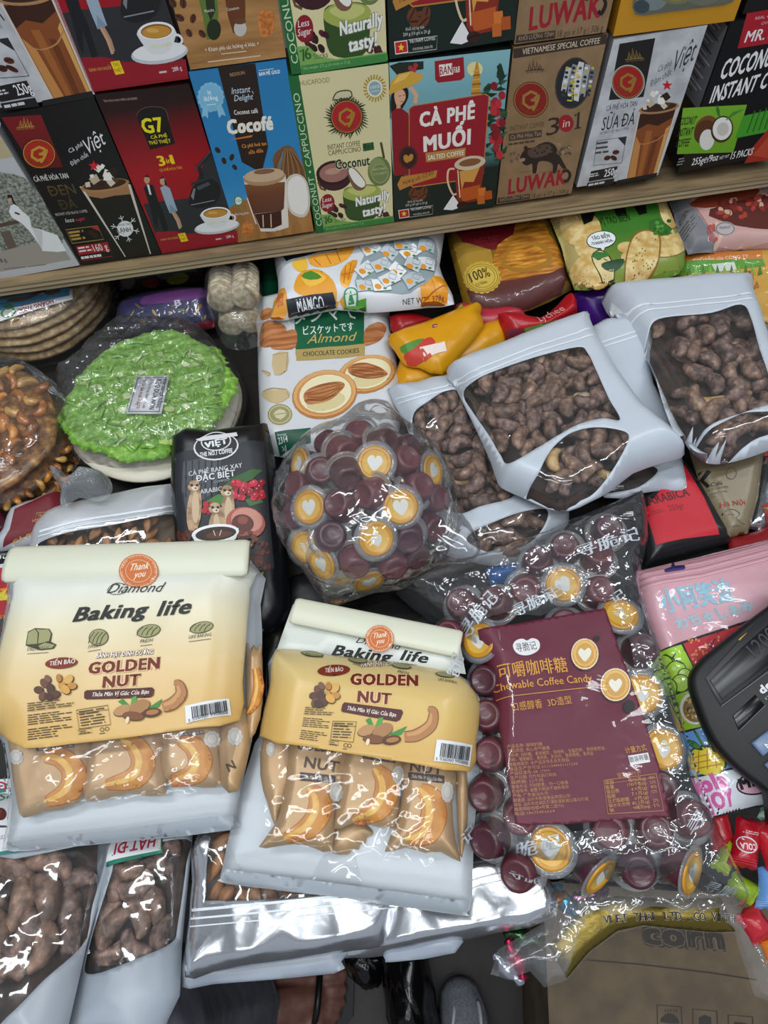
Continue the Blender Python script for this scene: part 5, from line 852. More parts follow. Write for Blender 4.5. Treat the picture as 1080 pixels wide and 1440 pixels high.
# big pouch on top
B1 = [(652, 552), (664, 538), (690, 524), (750, 503), (812, 488), (826, 496), (838, 520), (856, 560), (872, 590), (848, 588), (815, 596), (785, 612), (752, 632), (715, 652), (704, 640), (690, 615), (668, 580)]; B2 = [(744, 686), (756, 668), (770, 640), (785, 622), (805, 608), (835, 601), (868, 604), (884, 612), (878, 632), (862, 660), (845, 682), (825, 696), (800, 703), (775, 701)]
SB = S = pouch('cashew_pouch', 'large milky cashew pouch lying uppermost in the middle of the heap', 'nut pouch', (715, 690, .812), (935, 650, .818), (628, 521, .818), [(628, 521), (690, 495), (760, 468), (823, 447), (830, 456), (840, 480), (870, 530), (905, 580), (940, 610), (961, 632), (958, 644), (930, 652), (890, 666), (860, 690), (830, 706), (800, 719), (770, 716), (735, 700), (712, 690), (700, 680), (690, 650), (672, 610), (655, 575), (640, 545)], [B1, B2], zips=((2, [(637, 536), (690, 512), (760, 485), (830, 463)]), (2, [(642, 543), (690, 520), (760, 493), (834, 472)])), T=.038, w=.032, seed=34)
fill_nuts(S, [B1, B2], 94, CASH, CLAB + 'large uppermost pouch', 'cashews in the uppermost pouch', special=(CASHW, CASHP, CASHP), seed=3, sc_=.95)
# front left pouches
P1w = [(-40, 1215), (20, 1208), (120, 1188), (152, 1182), (146, 1212), (128, 1270), (112, 1330), (60, 1380), (10, 1430), (-40, 1460)]
S = pouch('cashew_pouch', 'front pouch of large cashews with a white nut label, beside the golden nut bag', 'nut pouch', (-60, 1480, .786), (110, 1480, .786), (-60, 1190, .746), [(-70, 1110), (40, 1120), (166, 1176), (152, 1225), (122, 1330), (97, 1440), (80, 1500), (-70, 1500)], [P1w], T=.032, seed=35, sm=1, frame=MN('8f979f', 'a7afb8', 8, .35)); P1S = S
fill_nuts(S, [[(-40, 1212), (20, 1200), (118, 1186), (148, 1185), (128, 1270), (108, 1318), (50, 1345), (-10, 1400), (-40, 1390)]], 40, CASH, CLAB + 'front pouch with the white label', 'cashews in the front pouch', special=(CASHP,), sc_=1.3, seed=4)
P2w = [(158, 1225), (166, 1200), (262, 1180), (262, 1215), (250, 1300), (242, 1325), (200, 1345), (130, 1370), (122, 1345)]
S = pouch('cashew_pouch', 'front pouch of cashews with an upside-down red lettered label', 'nut pouch', (100, 1480, .742), (225, 1480, .742), (160, 1170, .731), [(140, 1165), (272, 1165), (268, 1210), (256, 1330), (253, 1400), (236, 1435), (222, 1490), (60, 1490), (90, 1420), (118, 1330)], [P2w], T=.028, seed=36, sm=1, frame=MN('8a939d', 'a3acb6', 8, .35)); P2S = S
fill_nuts(S, [[(150, 1230), (170, 1205), (252, 1190), (256, 1215), (244, 1300), (228, 1325), (150, 1345), (130, 1330)]], 30, CASH, CLAB + 'pouch with the upside-down label', 'cashews in the upside-down label pouch', sc_=1.1, seed=5)
S = P2S; S.lay = 0; S.e0 = .0015; S.P('2a7a62', [(150, 1220), (172, 1165), (233, 1162), (230, 1200)]); S.P('e2e4e6', [(150, 1213), (172, 1160), (230, 1160), (227, 1196)]); S.T_('b32d4a', 'HẠT ĐI', 222, 1176, 164, 1187, 15, bold=.03, up=(0, 1)); S.printed(S.thing, 'nut_label')
S = P1S; S.e0 = .0015; S.P('2a7a72', [(-50, 1100), (30, 1095), (120, 1150), (118, 1186), (0, 1204), (-50, 1210)]); S.P('dfe3e8', [(-50, 1100), (30, 1095), (116, 1150), (114, 1182), (0, 1199), (-50, 1204)]); S.T_('b32d4a', 'ĐIỀU', 0, 1116, 40, 1108, 16, bold=.03); S.T_('2a7a62', 'SẤY', 1, 1128, 40, 1120, 10, bold=.02); S.E('5a2a24', 2, 1146, 9, 9); S.E('7a3a34', 0, 1142, 5, 4); S.P('4a3a4a', [(-50, 1165), (10, 1162), (14, 1165), (-50, 1170)]); S.T_('5a5a66', '02.11', 2, 1182, 16, 1179, 6); S.printed(S.thing, 'nut_label')
# almond pouches and silver pouches
E1 = [(52, 772), (62, 760), (100, 748), (160, 738), (242, 723), (245, 740), (246, 800), (60, 806)]
S = pouch('almond_pouch', 'silver zip pouch of almonds beside the black coffee packet', 'nut pouch', (45, 812, .752), (255, 800, .752), (50, 735, .758), [(41, 795), (46, 755), (62, 732), (89, 713), (163, 694), (246, 681), (250, 705), (252, 790), (246, 818), (150, 822), (45, 818)], [E1], T=.028, wr=.004, frame=M('dfe4ea', .28, .5, bump=.4, bs=30), seed=37, zips=((3, [(56, 748), (110, 733), (180, 722), (244, 712)]), (1.5, [(54, 755), (110, 740), (180, 729), (244, 719)])), backm=M('6a5a48', .5))
fill_nuts(S, [[(54, 775), (100, 752), (160, 742), (240, 730), (244, 745), (244, 798), (62, 802)]], 44, ALMO, 'brown almond in the silver pouch beside the black coffee packet', 'almonds in the silver pouch', 'almond', special=(ALMW, ALMW), seed=6, sc_=.95, deep=.006)
S = pouch('silver_pouch', 'flat silver pouch edge lying beneath the other front silver pouches', 'pouch', (265, 1382, .728), (480, 1370, .728), (270, 1330, .728), [(256, 1388), (300, 1384), (470, 1369), (480, 1352), (484, 1320), (300, 1320), (262, 1330)], [], T=.004, w=.01, frame=MN('8f98a4', 'a9b2bd', 8, .3), seed=38)
S = pouch('silver_pouch', 'small grey pouch edge peeking out under the silver pouch beside the gold bag', 'pouch', (540, 1345, .728), (600, 1340, .728), (540, 1320, .728), [(538, 1338), (542, 1350), (552, 1353), (640, 1340), (640, 1310), (540, 1315)], [], T=.003, w=.01, frame=MN('8f98a4', 'a9b2bd', 8, .3), seed=39)
S = pouch('silver_pouch', 'wrinkled silver pouch top reaching from the golden nut bag to the gold strip', 'pouch', (495, 1345, .727), (770, 1290, .727), (495, 1240, .728), [(487, 1337), (494, 1347), (545, 1344), (620, 1329), (700, 1312), (777, 1292), (773, 1235), (700, 1195), (600, 1215), (548, 1250)], [], T=.008, w=.02, wr=.011, frame=FOIL, seed=40, zips=((3, [(640, 1245), (700, 1228), (765, 1222)]), (2, [(640, 1256), (700, 1239), (768, 1231)])))
F1 = [(290, 1255), (296, 1180), (320, 1165), (540, 1180), (560, 1240), (420, 1262), (300, 1266)]
S = pouch('almond_pouch', 'silver zip pouch of almonds turned zip down, under the golden nut bag', 'nut pouch', (262, 1372, .748), (545, 1330, .748), (285, 1165, .748), [(284, 1160), (420, 1165), (560, 1180), (575, 1230), (560, 1275), (555, 1300), (538, 1330), (496, 1337), (400, 1352), (300, 1367), (260, 1374), (266, 1290), (270, 1240)], [F1], T=.018, wr=.011, frame=FOIL, seed=41, sm=2, zips=((4, [(270, 1280), (400, 1268), (560, 1252)]), (3, [(268, 1292), (400, 1280), (558, 1264)]), (2, [(267, 1303), (400, 1291), (556, 1276)])), backm=M('6a5a48', .5))
fill_nuts(S, [[(294, 1250), (298, 1182), (420, 1182), (420, 1258), (310, 1262)]], 20, ALMO, 'brown almond in the pouch under the golden nut bag', 'almonds under the golden nut bag', 'almond', seed=7, deep=.006)
# ---------------- coffee candy pods ----------------
PLUM = [M('55262f', .36, coat=.15), M('4a222d', .34, coat=.15), M('643039', .38, coat=.1)]
GOLD = M('c98f24', .3, coat=.3); GOLD2 = M('e0b048', .3); ARTW = M('dcdcd6', .35); RIMC = FILM(.16, bs=30, bump=.2, fres=.3)
V, Fc = lathe([(.0200, -.0006), (.0197, -.004), (.0182, -.014), (.0166, -.0215), (.0150, -.0240), (.0120, -.0254), (.0116, -.0250), (.003, -.0250)], 26); POD_CUP = [nutme(V, Fc, m, 'cup') for m in PLUM]
V, Fc = lathe([(.0200, -.0008), (.0262, -.0006), (.0266, 0), (.0200, .0004)], 30); POD_RIM = nutme(V, Fc[:-2], RIMC, 'clear_rim')
V, Fc = lathe([(.0203, .0004), (.0203, .0016), (.0188, .0026), (.0165, .0026), (.0150, .0018), (.0004, .0018)], 30); POD_LID = nutme(V, Fc, GOLD, 'foil_lid'); POD_LID.materials.append(GOLD2)
for p in POD_LID.polygons:
    if abs(p.normal.z) > .9 and p.center.z < .0022 and p.center.z > .001: p.material_index = 1
def artmesh(loops, z=.0021):
    Vs = []; Fs = []
    for l in loops:
        q, f = region([np.asarray(l) * .001]); n = len(Vs); Vs += [(x, y, z + .0002 * (n > 0)) for x, y in q]; Fs += [tuple(i + n for i in t) for t in f]
    return nutme(np.array(Vs), Fs, ARTW, 'latte_art')
heart = [(0, -10), (-7, -3), (-9, 3), (-6, 8), (-2, 8), (0, 5), (2, 8), (6, 8), (9, 3), (7, -3)]
leaf = [[(s * (x + .4), y + s * 0) for x, y in [(0.4, yy), (6 - abs(yy) * .3, yy + 3), (6.5 - abs(yy) * .3, yy + 5), (0.4, yy + 2)]][::1] for s in (1, -1) for yy in (-9, -6, -3, 0, 3)]
ART = [artmesh([cr(heart, 4)]), artmesh(leaf), artmesh([cr([(0, -9), (-6, -2), (-5, 4), (0, 2), (5, 4), (6, -2)], 4), cr([(-4, 6), (0, 9), (4, 6), (0, 4)], 3)])]
def pod(pos, axis, spin, label, group, art=0, cup=0, s=1.):
    """axis points out of the lid"""
    t = bpy.data.objects.new('coffee_candy', None); COL.objects.link(t); t.empty_display_size = .01
    q = Vector((0, 0, 1)).rotation_difference(Vector(axis).normalized()) @ Euler((0, 0, spin)).to_quaternion()
    t.location = tuple(pos); t.rotation_mode = 'QUATERNION'; t.rotation_quaternion = q; t.scale = (s,) * 3; tag(t, label, 'candy', group)
    for nm, me in (('cup', POD_CUP[cup]), ('clear_rim', POD_RIM), ('foil_lid', POD_LID)):
        o = bpy.data.objects.new(nm, me); COL.objects.link(o); o.parent = t
        if nm == 'foil_lid': a = bpy.data.objects.new('latte_art', ART[art]); COL.objects.link(a); a.parent = o
    return t
def view(px, py): return -ray((px, py))[0] / np.linalg.norm(ray((px, py))[0])
RIGHT, UPI = R[:, 0], R[:, 1]
def dirv(px, py, dx, dy, k=1.): d = view(px, py) * k + RIGHT * dx + UPI * dy; return d / np.linalg.norm(d)
# --- the round bag of pods ---
BC = onz(513, 706, .825); BR_ = np.array([.101, .111, .074])
bag = thing('coffee_candy_bag', 'bulging knotted clear bag of round maroon coffee candies on the almond cookies', 'candy bag', (BC[0], BC[1], .752))
def on_ball(px, py, k=.9):
    r = ray((px, py))[0]; o = (EYE - BC) / (BR_ * k); d = r / (BR_ * k); a = d @ d; b = o @ d; c = o @ o - 1; D = b * b - a * c
    t = (-b - math.sqrt(max(D, 0))) / a; return EYE + r * t
rg = random.Random(3)
BALL = [ # px, py, kind (L lid up, D dome up, S side), dx, dy, art
    (527, 653, 'L', 0, .15, 0), (558, 708, 'L', .1, 0, 0), (441, 714, 'L', -.55, .05, 0), (426, 786, 'L', -.35, -.2, 1), (519, 764, 'L', .25, -.15, 2), (480, 799, 'L', 0, -.75, 2), (590, 655, 'L', 1.3, .2, 0), (412, 636, 'L', -1.5, .1, 0),
    (471, 634, 'D', .5, -.2, 0), (519, 612, 'D', .4, -.6, 0), (536, 571, 'D', 1.2, .6, 0), (493, 583, 'D', .2, 1.1, 0), (556, 610, 'D', 1.0, -.2, 0), (453, 612, 'D', -.3, .6, 0), (400, 655, 'D', -.9, .3, 0), (423, 655, 'D', -.5, .8, 0), (478, 672, 'D', .2, -.5, 0), (515, 705, 'D', -.9, -.1, 0), (484, 720, 'D', -.5, .2, 0), (471, 751, 'D', .1, .1, 0), (423, 748, 'D', -.3, .3, 0), (400, 712, 'D', -.9, .1, 0), (412, 692, 'D', -.6, .5, 0), (614, 700, 'D', .9, .1, 0), (617, 735, 'D', .9, -.3, 0), (572, 762, 'D', .2, -.4, 0), (566, 642, 'D', .5, .5, 0), (449, 832, 'L', -.9, -.5, 0), (490, 822, 'L', .5, -1.4, 0), (545, 792, 'D', .4, -.7, 0), (450, 668, 'D', 0, .2, 0), (590, 600, 'D', 1.1, .6, 0), (500, 790, 'D', .2, -.9, 0), (590, 785, 'D', .8, -.9, 0), (440, 600, 'D', -.8, .9, 0), (575, 690, 'D', .6, .4, 0)]
def settle(C, wt, dmin, keep, n=120):
    for _ in range(n):
        D = C[:, None] - C[None]; ds = np.sqrt((D ** 2).sum(2)) + np.eye(len(C)); ov = np.clip(dmin - ds, 0, None); np.fill_diagonal(ov, 0)
        C = keep(C + ((D / ds[..., None]) * ov[..., None]).sum(1) * .35 * wt[:, None])
    return C
def keep_ball(C):
    q = (C - BC) / BR_; l = np.linalg.norm(q, axis=1)[:, None]; return BC + q / l * np.clip(l, .60, .85) * BR_
AX = np.array([dirv(x, y, dx, dy) * (1 if kd == 'L' else -1) for x, y, kd, dx, dy, a in BALL]); CC = np.array([on_ball(x, y, .80) for x, y, *_ in BALL])
CC = settle(CC, np.array([.25 if b[2] == 'L' else 1. for b in BALL]), .0375, keep_ball)
for k, (x, y, kd, dx, dy, art) in enumerate(BALL):
    p = CC[k] + AX[k] * .011
    if kd == 'L': pod(p, AX[k], rg.uniform(-.5, .5), 'maroon coffee candy with its golden latte lid facing out of the knotted bag', 'lids up in the knotted bag', art, k % 3)
    else: pod(p, AX[k], rg.uniform(0, 6), 'maroon coffee candy showing its rounded cup in the knotted bag', 'cups up in the knotted bag', art, k % 3)
def creases(V, amp, f, seed):
    rg = np.random.default_rng(seed); o = np.zeros(len(V))
    for k in range(6): d = rg.normal(size=3); d /= np.linalg.norm(d); o += (1 - np.abs(np.sin(V @ d * f * rg.uniform(.5, 1.5) + lumps(V, .6, 4, seed + k) + rg.uniform(0, 6)))) ** 3
    return o / 6 * amp
V, Fc = lathe([(.0005, -1)] + [(math.cos(a), math.sin(a)) for a in np.linspace(-1.45, 1.5, 60)] + [(.0005, 1)], 120)
n3 = V / np.linalg.norm(V, axis=1)[:, None]; V = V * (BR_ + .010) * (1 + lumps(n3, .03, 5, 2) + creases(n3, .075, 9, 5))[:, None]
for c, am, sh in ((dirv(640, 790, 1.3, -.5, .6), .40, 40), (dirv(520, 560, .1, 1.4, .3), .18, 30), (dirv(440, 850, -.5, -1.4, .3), .14, 30)):
    w = np.exp((n3 @ c - 1) * sh); V = V * (1 + am * w)[:, None]
V = V + BC; V[:, 2] = np.maximum(V[:, 2], .758); mk('clear_bag', V, Fc, FILM(.03, bs=26, bump=.8, fres=.17, f0=.07), bag)
# --- the flat bag with the maroon card ---
FO = [(556, 834), (585, 812), (645, 790), (705, 775), (790, 740), (880, 702), (903, 700), (910, 760), (898, 815), (905, 860), (922, 905), (945, 970), (965, 1050), (988, 1125), (1020, 1195), (1048, 1258), (1030, 1276), (960, 1246), (870, 1240), (790, 1236), (700, 1205), (672, 1190), (672, 1100), (680, 1040), (680, 990), (671, 945), (645, 905), (602, 872)]
S = KS = Sheet((670, 1180, .768), (960, 1230, .768), (600, 830, .772), FO, (.046), .030, .0012, 60, 44, smooth=2)
kb = thing('coffee_candy_bag', 'flat clear bag of coffee candies with a maroon card of golden lettering', 'candy bag', base_of(S, .0)); inn = S.px(cr([(668, 876), (760, 866), (858, 845), (905, 985), (952, 1152), (840, 1164), (720, 1168), (694, 1020)], 2)); S.film('clear_bag', FILM(.01, bs=26, bump=.25, fres=.10, g=.25, rough=.04), kb, inn); S.film('bag_margin', FILM(.04, bs=32, bump=1.2, fres=.24, g=.8, f0=.07), kb, holes=[inn], crease=.004)
LIDL, CUPL = 'maroon coffee candy with its golden lid facing up beside the maroon card', 'maroon coffee candy showing its plum cup beside the maroon card'
FLAT = [(797, 814, 'L', 0, .2, 0), (906, 968, 'L', .35, 0, 2), (935, 1052, 'L', .45, 0, 2), (777, 1192, 'L', -.1, -.1, 0), (876, 862, 'L', .3, .7, 1), (682, 895, 'L', -.6, .3, 0), (965, 1215, 'L', 1.1, -.5, 0), (840, 1215, 'L', .9, -.9, 0),
        (738, 820, 'D', 0, 0, 0), (700, 835, 'D', -.3, .4, 0), (760, 780, 'D', 0, .5, 0), (845, 770, 'D', .2, .6, 0), (650, 850, 'D', -.3, .3, 0), (684, 958, 'D', -.3, 0, 0), (697, 1060, 'D', -.2, 0, 0), (685, 1110, 'D', -.2, -.2, 0), (700, 1180, 'D', -.4, -.3, 0), (865, 1185, 'D', 0, -.2, 0), (945, 1175, 'D', .2, 0, 0), (945, 1105, 'D', .4, .2, 0), (848, 822, 'D', .4, .2, 0), (686, 1012, 'D', -.2, .2, 0), (910, 905, 'D', .5, .4, 0), (735, 1150, 'D', -.1, -.2, 0), (800, 870, 'D', 0, .3, 0), (760, 960, 'D', 0, 0, 0), (850, 960, 'D', 0, 0, 0), (780, 1060, 'D', 0, 0, 0), (870, 1080, 'D', 0, 0, 0), (640, 880, 'D', -.3, .2, 0), (800, 760, 'D', 0, .3, 0), (860, 735, 'D', .2, .3, 0), (960, 1140, 'D', .4, 0, 0), (740, 1210, 'D', -.2, -.3, 0), (905, 1205, 'D', .2, -.3, 0), (820, 1000, 'D', 0, 0, 0), (740, 1080, 'D', 0, 0, 0)]
AX = np.array([dirv(x, y, dx, dy) * (1 if kd == 'L' else -1) for x, y, kd, dx, dy, a in FLAT])
def keep_flat(C):
    X = C - S.O; q = np.stack([X @ S.ex, X @ S.ey], 1); hh = S.h(q) - .022; z = np.clip(X @ S.n, .017, np.maximum(hh, .0171)); return S.O + q[:, :1] * S.ex + q[:, 1:] * S.ey + z[:, None] * S.n
CC = settle(keep_flat(np.array([S.up(S.px([(x, y)]), -.02)[0] for x, y, *_ in FLAT])), np.array([.2 if b[2] == 'L' else 1. for b in FLAT]), .040, keep_flat)
for k, (x, y, kd, dx, dy, art) in enumerate(FLAT):
    p = CC[k] + AX[k] * .011
    if kd == 'L': pod(p, AX[k], rg.uniform(-.5, .5), LIDL, 'lids up in the flat bag', art, k % 3)
    else: pod(p, AX[k], rg.uniform(0, 6), CUPL, 'cups up in the flat bag', art, k % 3)
CARD = [(672, 884), (720, 876), (800, 862), (852, 853), (876, 920), (905, 1000), (930, 1080), (945, 1148), (880, 1152), (800, 1158), (726, 1160), (715, 1090), (695, 985)]
card = S.body('maroon_card', M('62082c', .5), kb, outline=S.px(CARD), eps=-.0048, open_back=True, thick=.0006)
S.e0 = -.0044; Z = PX(620, 800, 3); YL = 'd99a3a'
PZ(S, Z, 'e8e8ea', 305, 320, 318, 298, 345, 290, 365, 298, 385, 288, 410, 295, 420, 315, 412, 340, 380, 358, 345, 360, 318, 348, sm=3); TZ(S, Z, '221a1c', '寻脆记', 322, 345, 408, 332, 30)
TZ(S, Z, YL, '可嚼咖啡糖', 245, 462, 540, 425, 54, bold=.01); TZ(S, Z, YL, 'Chewable Coffee Candy', 222, 526, 643, 472, 34, bold=.012); LZ(S, Z, YL, 3, 233, 554, 640, 496); TZ(S, Z, YL, '口感醇香', 305, 596, 432, 580, 30); TZ(S, Z, YL, '3D造型', 455, 576, 556, 562, 28)
for x, y, rx, ry in ((610, 355, 58, 66), (740, 485, 64, 70)):
    EZ(S, Z, '3a1018', x, y + 6, rx + 4, ry + 2); EZ(S, Z, 'e8d8b8', x, y, rx, ry); EZ(S, Z, 'd99a3a', x, y, rx - 5, ry - 6); EZ(S, Z, 'e8b868', x - 1, y - 3, rx - 10, ry - 12); EZ(S, Z, 'd0a050', x, y, rx - 20, ry - 20); PZ(S, Z, 'ece8d8', x, y + 32, x - 24, y + 6, x - 28, y - 10, x - 16, y - 24, x - 2, y - 14, x + 14, y - 26, x + 27, y - 12, x + 22, y + 8, sm=3)
EZ(S, Z, '1a0a0e', 660, 290, 14, 13); EZ(S, Z, '1a0a0e', 796, 578, 26, 28, 20); PZ(S, Z, 'e6e4e6', 793, 786, 878, 772, 888, 812, 804, 827, sm=1); TZ(S, Z, YL, '计量方式', 785, 775, 873, 760, 22); TZ(S, Z, '2a1a1e', '散装称量', 802, 813, 882, 800, 20)
for k, s in enumerate(('产品名称: 咖啡奶糖', '产品类型: 夹心充气糖果', '配料表: 白砂糖、麦芽糖浆、咖啡粉、全脂奶粉、食用植物油、', '奶粉、葡萄糖浆、黄原胶、乳化剂、食用香精、食用盐', '致敏原提示: 本产品含有乳及乳制品', '食品生产许可证:SC11344051111234', '产品标准号:GB 17399', '生产日期: 见外包装打码处', '保质期: 12个月', '食用方法: 开封即食、勿一口吞食', '贮存条件: 请置于阴凉干燥处保存', '产地: 广东省汕头市', '制造商: 汕头市新强食品有限公司', '地址: 汕头市龙湖区打浦街道新城公路与万城', '路南侧综合楼4号第二层702', '电话:18675456664')):
    x = 281 + k * 2.2; w = len(s) * (15 if k not in (5, 6, 15) else 12); y0 = 755 + k * 19; TZ(S, Z, 'b98250', s, x, y0, min(x + w, 700), y0 - (min(w, 400)) * .085, 13, res=1)
TZ(S, Z, 'b98250', '营养成分表', 750, 878, 850, 862, 16, res=1); LZ(S, Z, 'c98a4a', 2.5, 690, 890, 912, 862, 944, 1018, 708, 1032, closed=True); LZ(S, Z, 'c98a4a', 1.5, 692, 905, 914, 878)
for k, (a, b, c) in enumerate((('项目', '每100克(g)', 'NRV%'), ('能量', '1743千焦(kJ)', '21%'), ('蛋白质', '4.9克(g)', '8%'), ('脂肪', '7.1克(g)', '12%'), ('反式脂肪酸', '0克(g)', ''), ('碳水化合物', '82.2克(g)', '27%'), ('钠', '98毫克(mg)', '5%'))):
    x, y = 696 + k * 3.2, 908 + k * 19.5; TZ(S, Z, 'c9924e', a, x, y, x + 18 * len(a), y - 2 * len(a), 14, res=1); TZ(S, Z, 'c9924e', b, x + 92 + 4 * (10 - len(b)), y - 11, x + 172, y - 20, 14, res=1); c and TZ(S, Z, 'c9924e', c, x + 188, y - 22, x + 212, y - 25, 14, res=1)
S.printed(card, 'card_print')
S.e0 = .0004; S.lay = 0; WP = M('c3c9d2', .3)
for x0, y0, x1, y1, h, s in ((655, 905, 700, 842, 20, '寻脆记'), (640, 965, 652, 925, 18, '脆记'), (725, 868, 783, 838, 17, '寻脆记'), (812, 785, 900, 760, 17, '寻脆记'), (770, 848, 795, 832, 14, '记'), (722, 1208, 790, 1190, 20, '脆记'), (865, 1238, 920, 1250, 18, '寻脆'), (668, 1070, 682, 1050, 16, '记'), (715, 1232, 760, 1244, 14, '寻脆'), (975, 1178, 992, 1145, 18, '寻'), (655, 1190, 670, 1170, 16, '记'), (985, 1250, 1030, 1262, 15, '寻脆'), (862, 850, 880, 838, 14, '记')):
    S.T_(WP, s, x0, y0, x1, y1, h * .85, bold=.02, shear=.15); S.printed(kb, 'calligraphy_print')
# ---------------- golden nut bags ----------------
def nut_sachet(name, label, group, p0, p1, p2, outline, nut, txt=None, banner=None, sticker=None, seed=1, T=.012):
    S = Sheet(p0, p1, p2, outline, T, .014, .0007, 110, seed, smooth=2, step=.0025); S.thing = thing(name, label, 'snack sachet', base_of(S), group); S.body('wrapper', M('b8966c', .38, .25, bump=.1, bs=50), S.thing, .4)
    if banner: S.P('3f2a26', banner[:4]); S.T_('e0d2c4', 'Thỏa Mãn Vị Giác Của Bạn', *banner[4], banner[5], shear=.2, res=1)
    for t in txt or (): S.T_('4a3322', *t, bold=.03)
    if nut:
        w = nut[1]; S.L('9a4f14', nut[0], np.asarray(w, float) + 2.2, 4); S.L(MN('b9741f', 'd08c30', 60, .4), nut[0], w, 4); P = np.array(nut[0], float); P[:, 0] -= np.array(w) * .18; S.L(MN('dba544', 'e8bd66', 80, .4), P, np.asarray(w) * .3, 4)
    if sticker:
        for k in range(10): a = k * math.pi / 5; S.E('c9c5be', sticker[0] + sticker[2] * .7 * math.cos(a), sticker[1] + sticker[3] * .7 * math.sin(a), sticker[2] * .4, sticker[3] * .4, n=8)
        S.E('d2cec6', sticker[0], sticker[1], sticker[2] * .8, sticker[3] * .8); S.ring('a8a49c', sticker[0], sticker[1], sticker[2] * .7, sticker[3] * .7, .8)
    S.printed(S.thing); return S
def header(S, Z, par, part):
    """the printed face of the folded paper label, in the picture frame of the big bag"""
    if 'top' in part:
        for c in ('262a26',): S.T_(c, 'Diamond', *Z(152, 836, 227, 834)[0], *Z(152, 836, 227, 834)[1], 14, shear=.5)
        S.L('262a26', Z(160, 838, 153, 832, 165, 822, 182, 826, 176, 836, 160, 838), .8, 3)
        a = Z(104, 876, 206, 868); S.T_('1c201e', 'Baking', *a[0], *a[1], 20, shear=.35, bold=.035); a = Z(222, 868, 268, 864); S.T_('1c201e', 'life', *a[0], *a[1], 21, shear=.35, bold=.03)
    if 'icons' in part:
        OL, DK = '9c9a6a', '3a3a28'
        S.P(DK, Z(39, 909, 42, 890, 52, 885, 72, 886, 76, 893, 74, 904, 82, 908, 78, 914, 60, 916, 40, 910)); S.P(OL, Z(40.5, 908, 43, 891, 52, 886.5, 56, 892, 55, 907)); S.P(OL, Z(56.5, 907, 58, 892, 54, 887, 71, 887, 74.5, 893, 72, 903)); S.P(OL, Z(57, 910, 66, 905.5, 80, 908.5, 76, 913, 60, 914.5))
        for k, (x, y, rx, ry) in enumerate(((141, 898, 14, 12), (211, 889, 17, 9), (285, 884, 17, 8))):
            c = Z(x, y)[0]; S.E(DK, c[0], c[1], rx, ry, -12); S.E(OL, c[0], c[1], rx - 1, ry - 1, -12)
            for j in (-2, -1, 0, 1): S.L(DK, Z(x + j * rx * .4 - 3, y + ry * .7, x + j * rx * .4, y, x + j * rx * .4 + 6, y - ry * .6), 1, 3)
        for s, x0, y0, x1, y1 in (('DELICIOUS', 41, 917, 71, 915), ('SWEET', 126, 914, 144, 911), ('FRESH', 199, 906, 216, 904), ('LIKE BAKING', 267, 900, 298, 896)): a = Z(x0, y0, x1, y1); S.T_(DK, s, *a[0], *a[1], 5, res=1, shear=.15); S.L(DK, Z(x0, y0 + 4, x1, y1 + 4), .7)
    if 'low' in part:
        RB, W = '7a2a14', 'efe6da'
        S.E(RB, *Z(89, 934)[0], 23, 8, -4); a = Z(72, 938, 108, 934); S.T_(W, 'TIẾN BẢO', *a[0], *a[1], 6.5, bold=.02)
        for c, bo in (('6a3a20', .12), ('efe9df', .03)): a = Z(137, 927, 217, 921); S.T_(c, 'BÁNH HẠT DINH DƯỠNG', *a[0], *a[1], 6.5, bold=bo, shear=.15)
        for c, bo in (('e8c79a', .13), ('6e1f0c', .045)):
            a = Z(126, 949, 226, 941); S.T_(c, 'GOLDEN', *a[0], *a[1], 16, bold=bo); a = Z(146, 968, 199, 964); S.T_(c, 'NUT', *a[0], *a[1], 15.5, bold=bo)
        S.P('4f1c16', Z(121, 975, 124, 972, 216, 968, 219, 971, 218, 979, 214, 982, 124, 985, 121, 983)); a = Z(131, 981, 211, 977); S.T_(W, 'Thỏa Mãn Vị Giác Của Bạn', *a[0], *a[1], 6, bold=.02, shear=.2)
        for k, (x, y, r, c) in enumerate(((57, 971, 7, '5a3a2a'), (66, 962, 8, '6b4636'), (74, 970, 8, '4f3226'), (63, 980, 7, '6b4636'), (80, 978, 8, '5a3a2a'), (72, 981, 7, '4a2e22'), (70, 956, 6, '7a5642'), (90, 962, 8, 'c99448'), (99, 957, 8, 'd8a85a'), (104, 966, 7, 'c08a3e'), (95, 971, 8, 'd9a04c'), (86, 955, 6, 'b57a34'))): S.E('3a2418', *Z(x + .6, y + .8)[0], r, r * .75, k * 40); S.E(c, *Z(x, y)[0], r * .93, r * .68, k * 40)
        S.P('3a8a3a', Z(168, 988, 175, 984, 184, 993, 178, 995)); S.P('4aa044', Z(186, 993, 188, 982, 194, 980, 195, 988, 190, 995)); S.P('3a8a3a', Z(210, 997, 222, 989, 230, 984, 226, 995, 214, 999))
        for x, y, rx, ry, r, c in ((175, 1000, 13, 7, -20, 'b88a5a'), (199, 995, 15, 9, -25, 'a87a4c'), (190, 1008, 15, 6, 5, '7a4a2a'), (216, 1003, 13, 6, -8, '5a3018')): S.E('4a2c18', *Z(x, y + .8)[0], rx + .5, ry + .5, r); S.E(c, *Z(x, y)[0], rx, ry, r)
        S.E('e8d8b8', *Z(182, 1014)[0], 2.5, 5, 15); S.E('a8743c', *Z(217, 1003)[0], 9, 3.6, -8)
        S.L('6a3a1c', Z(231, 996, 245, 991, 257, 978, 254, 964, 247, 962), [15, 18, 17, 13, 6], 4); S.L('b07a4a', Z(231, 996, 245, 991, 257, 978, 254, 964, 247, 962), [13, 16, 15, 11, 5], 4); S.L('c9955f', Z(233, 993, 245, 988, 254, 976, 252, 966), [4, 6, 6, 3], 3)
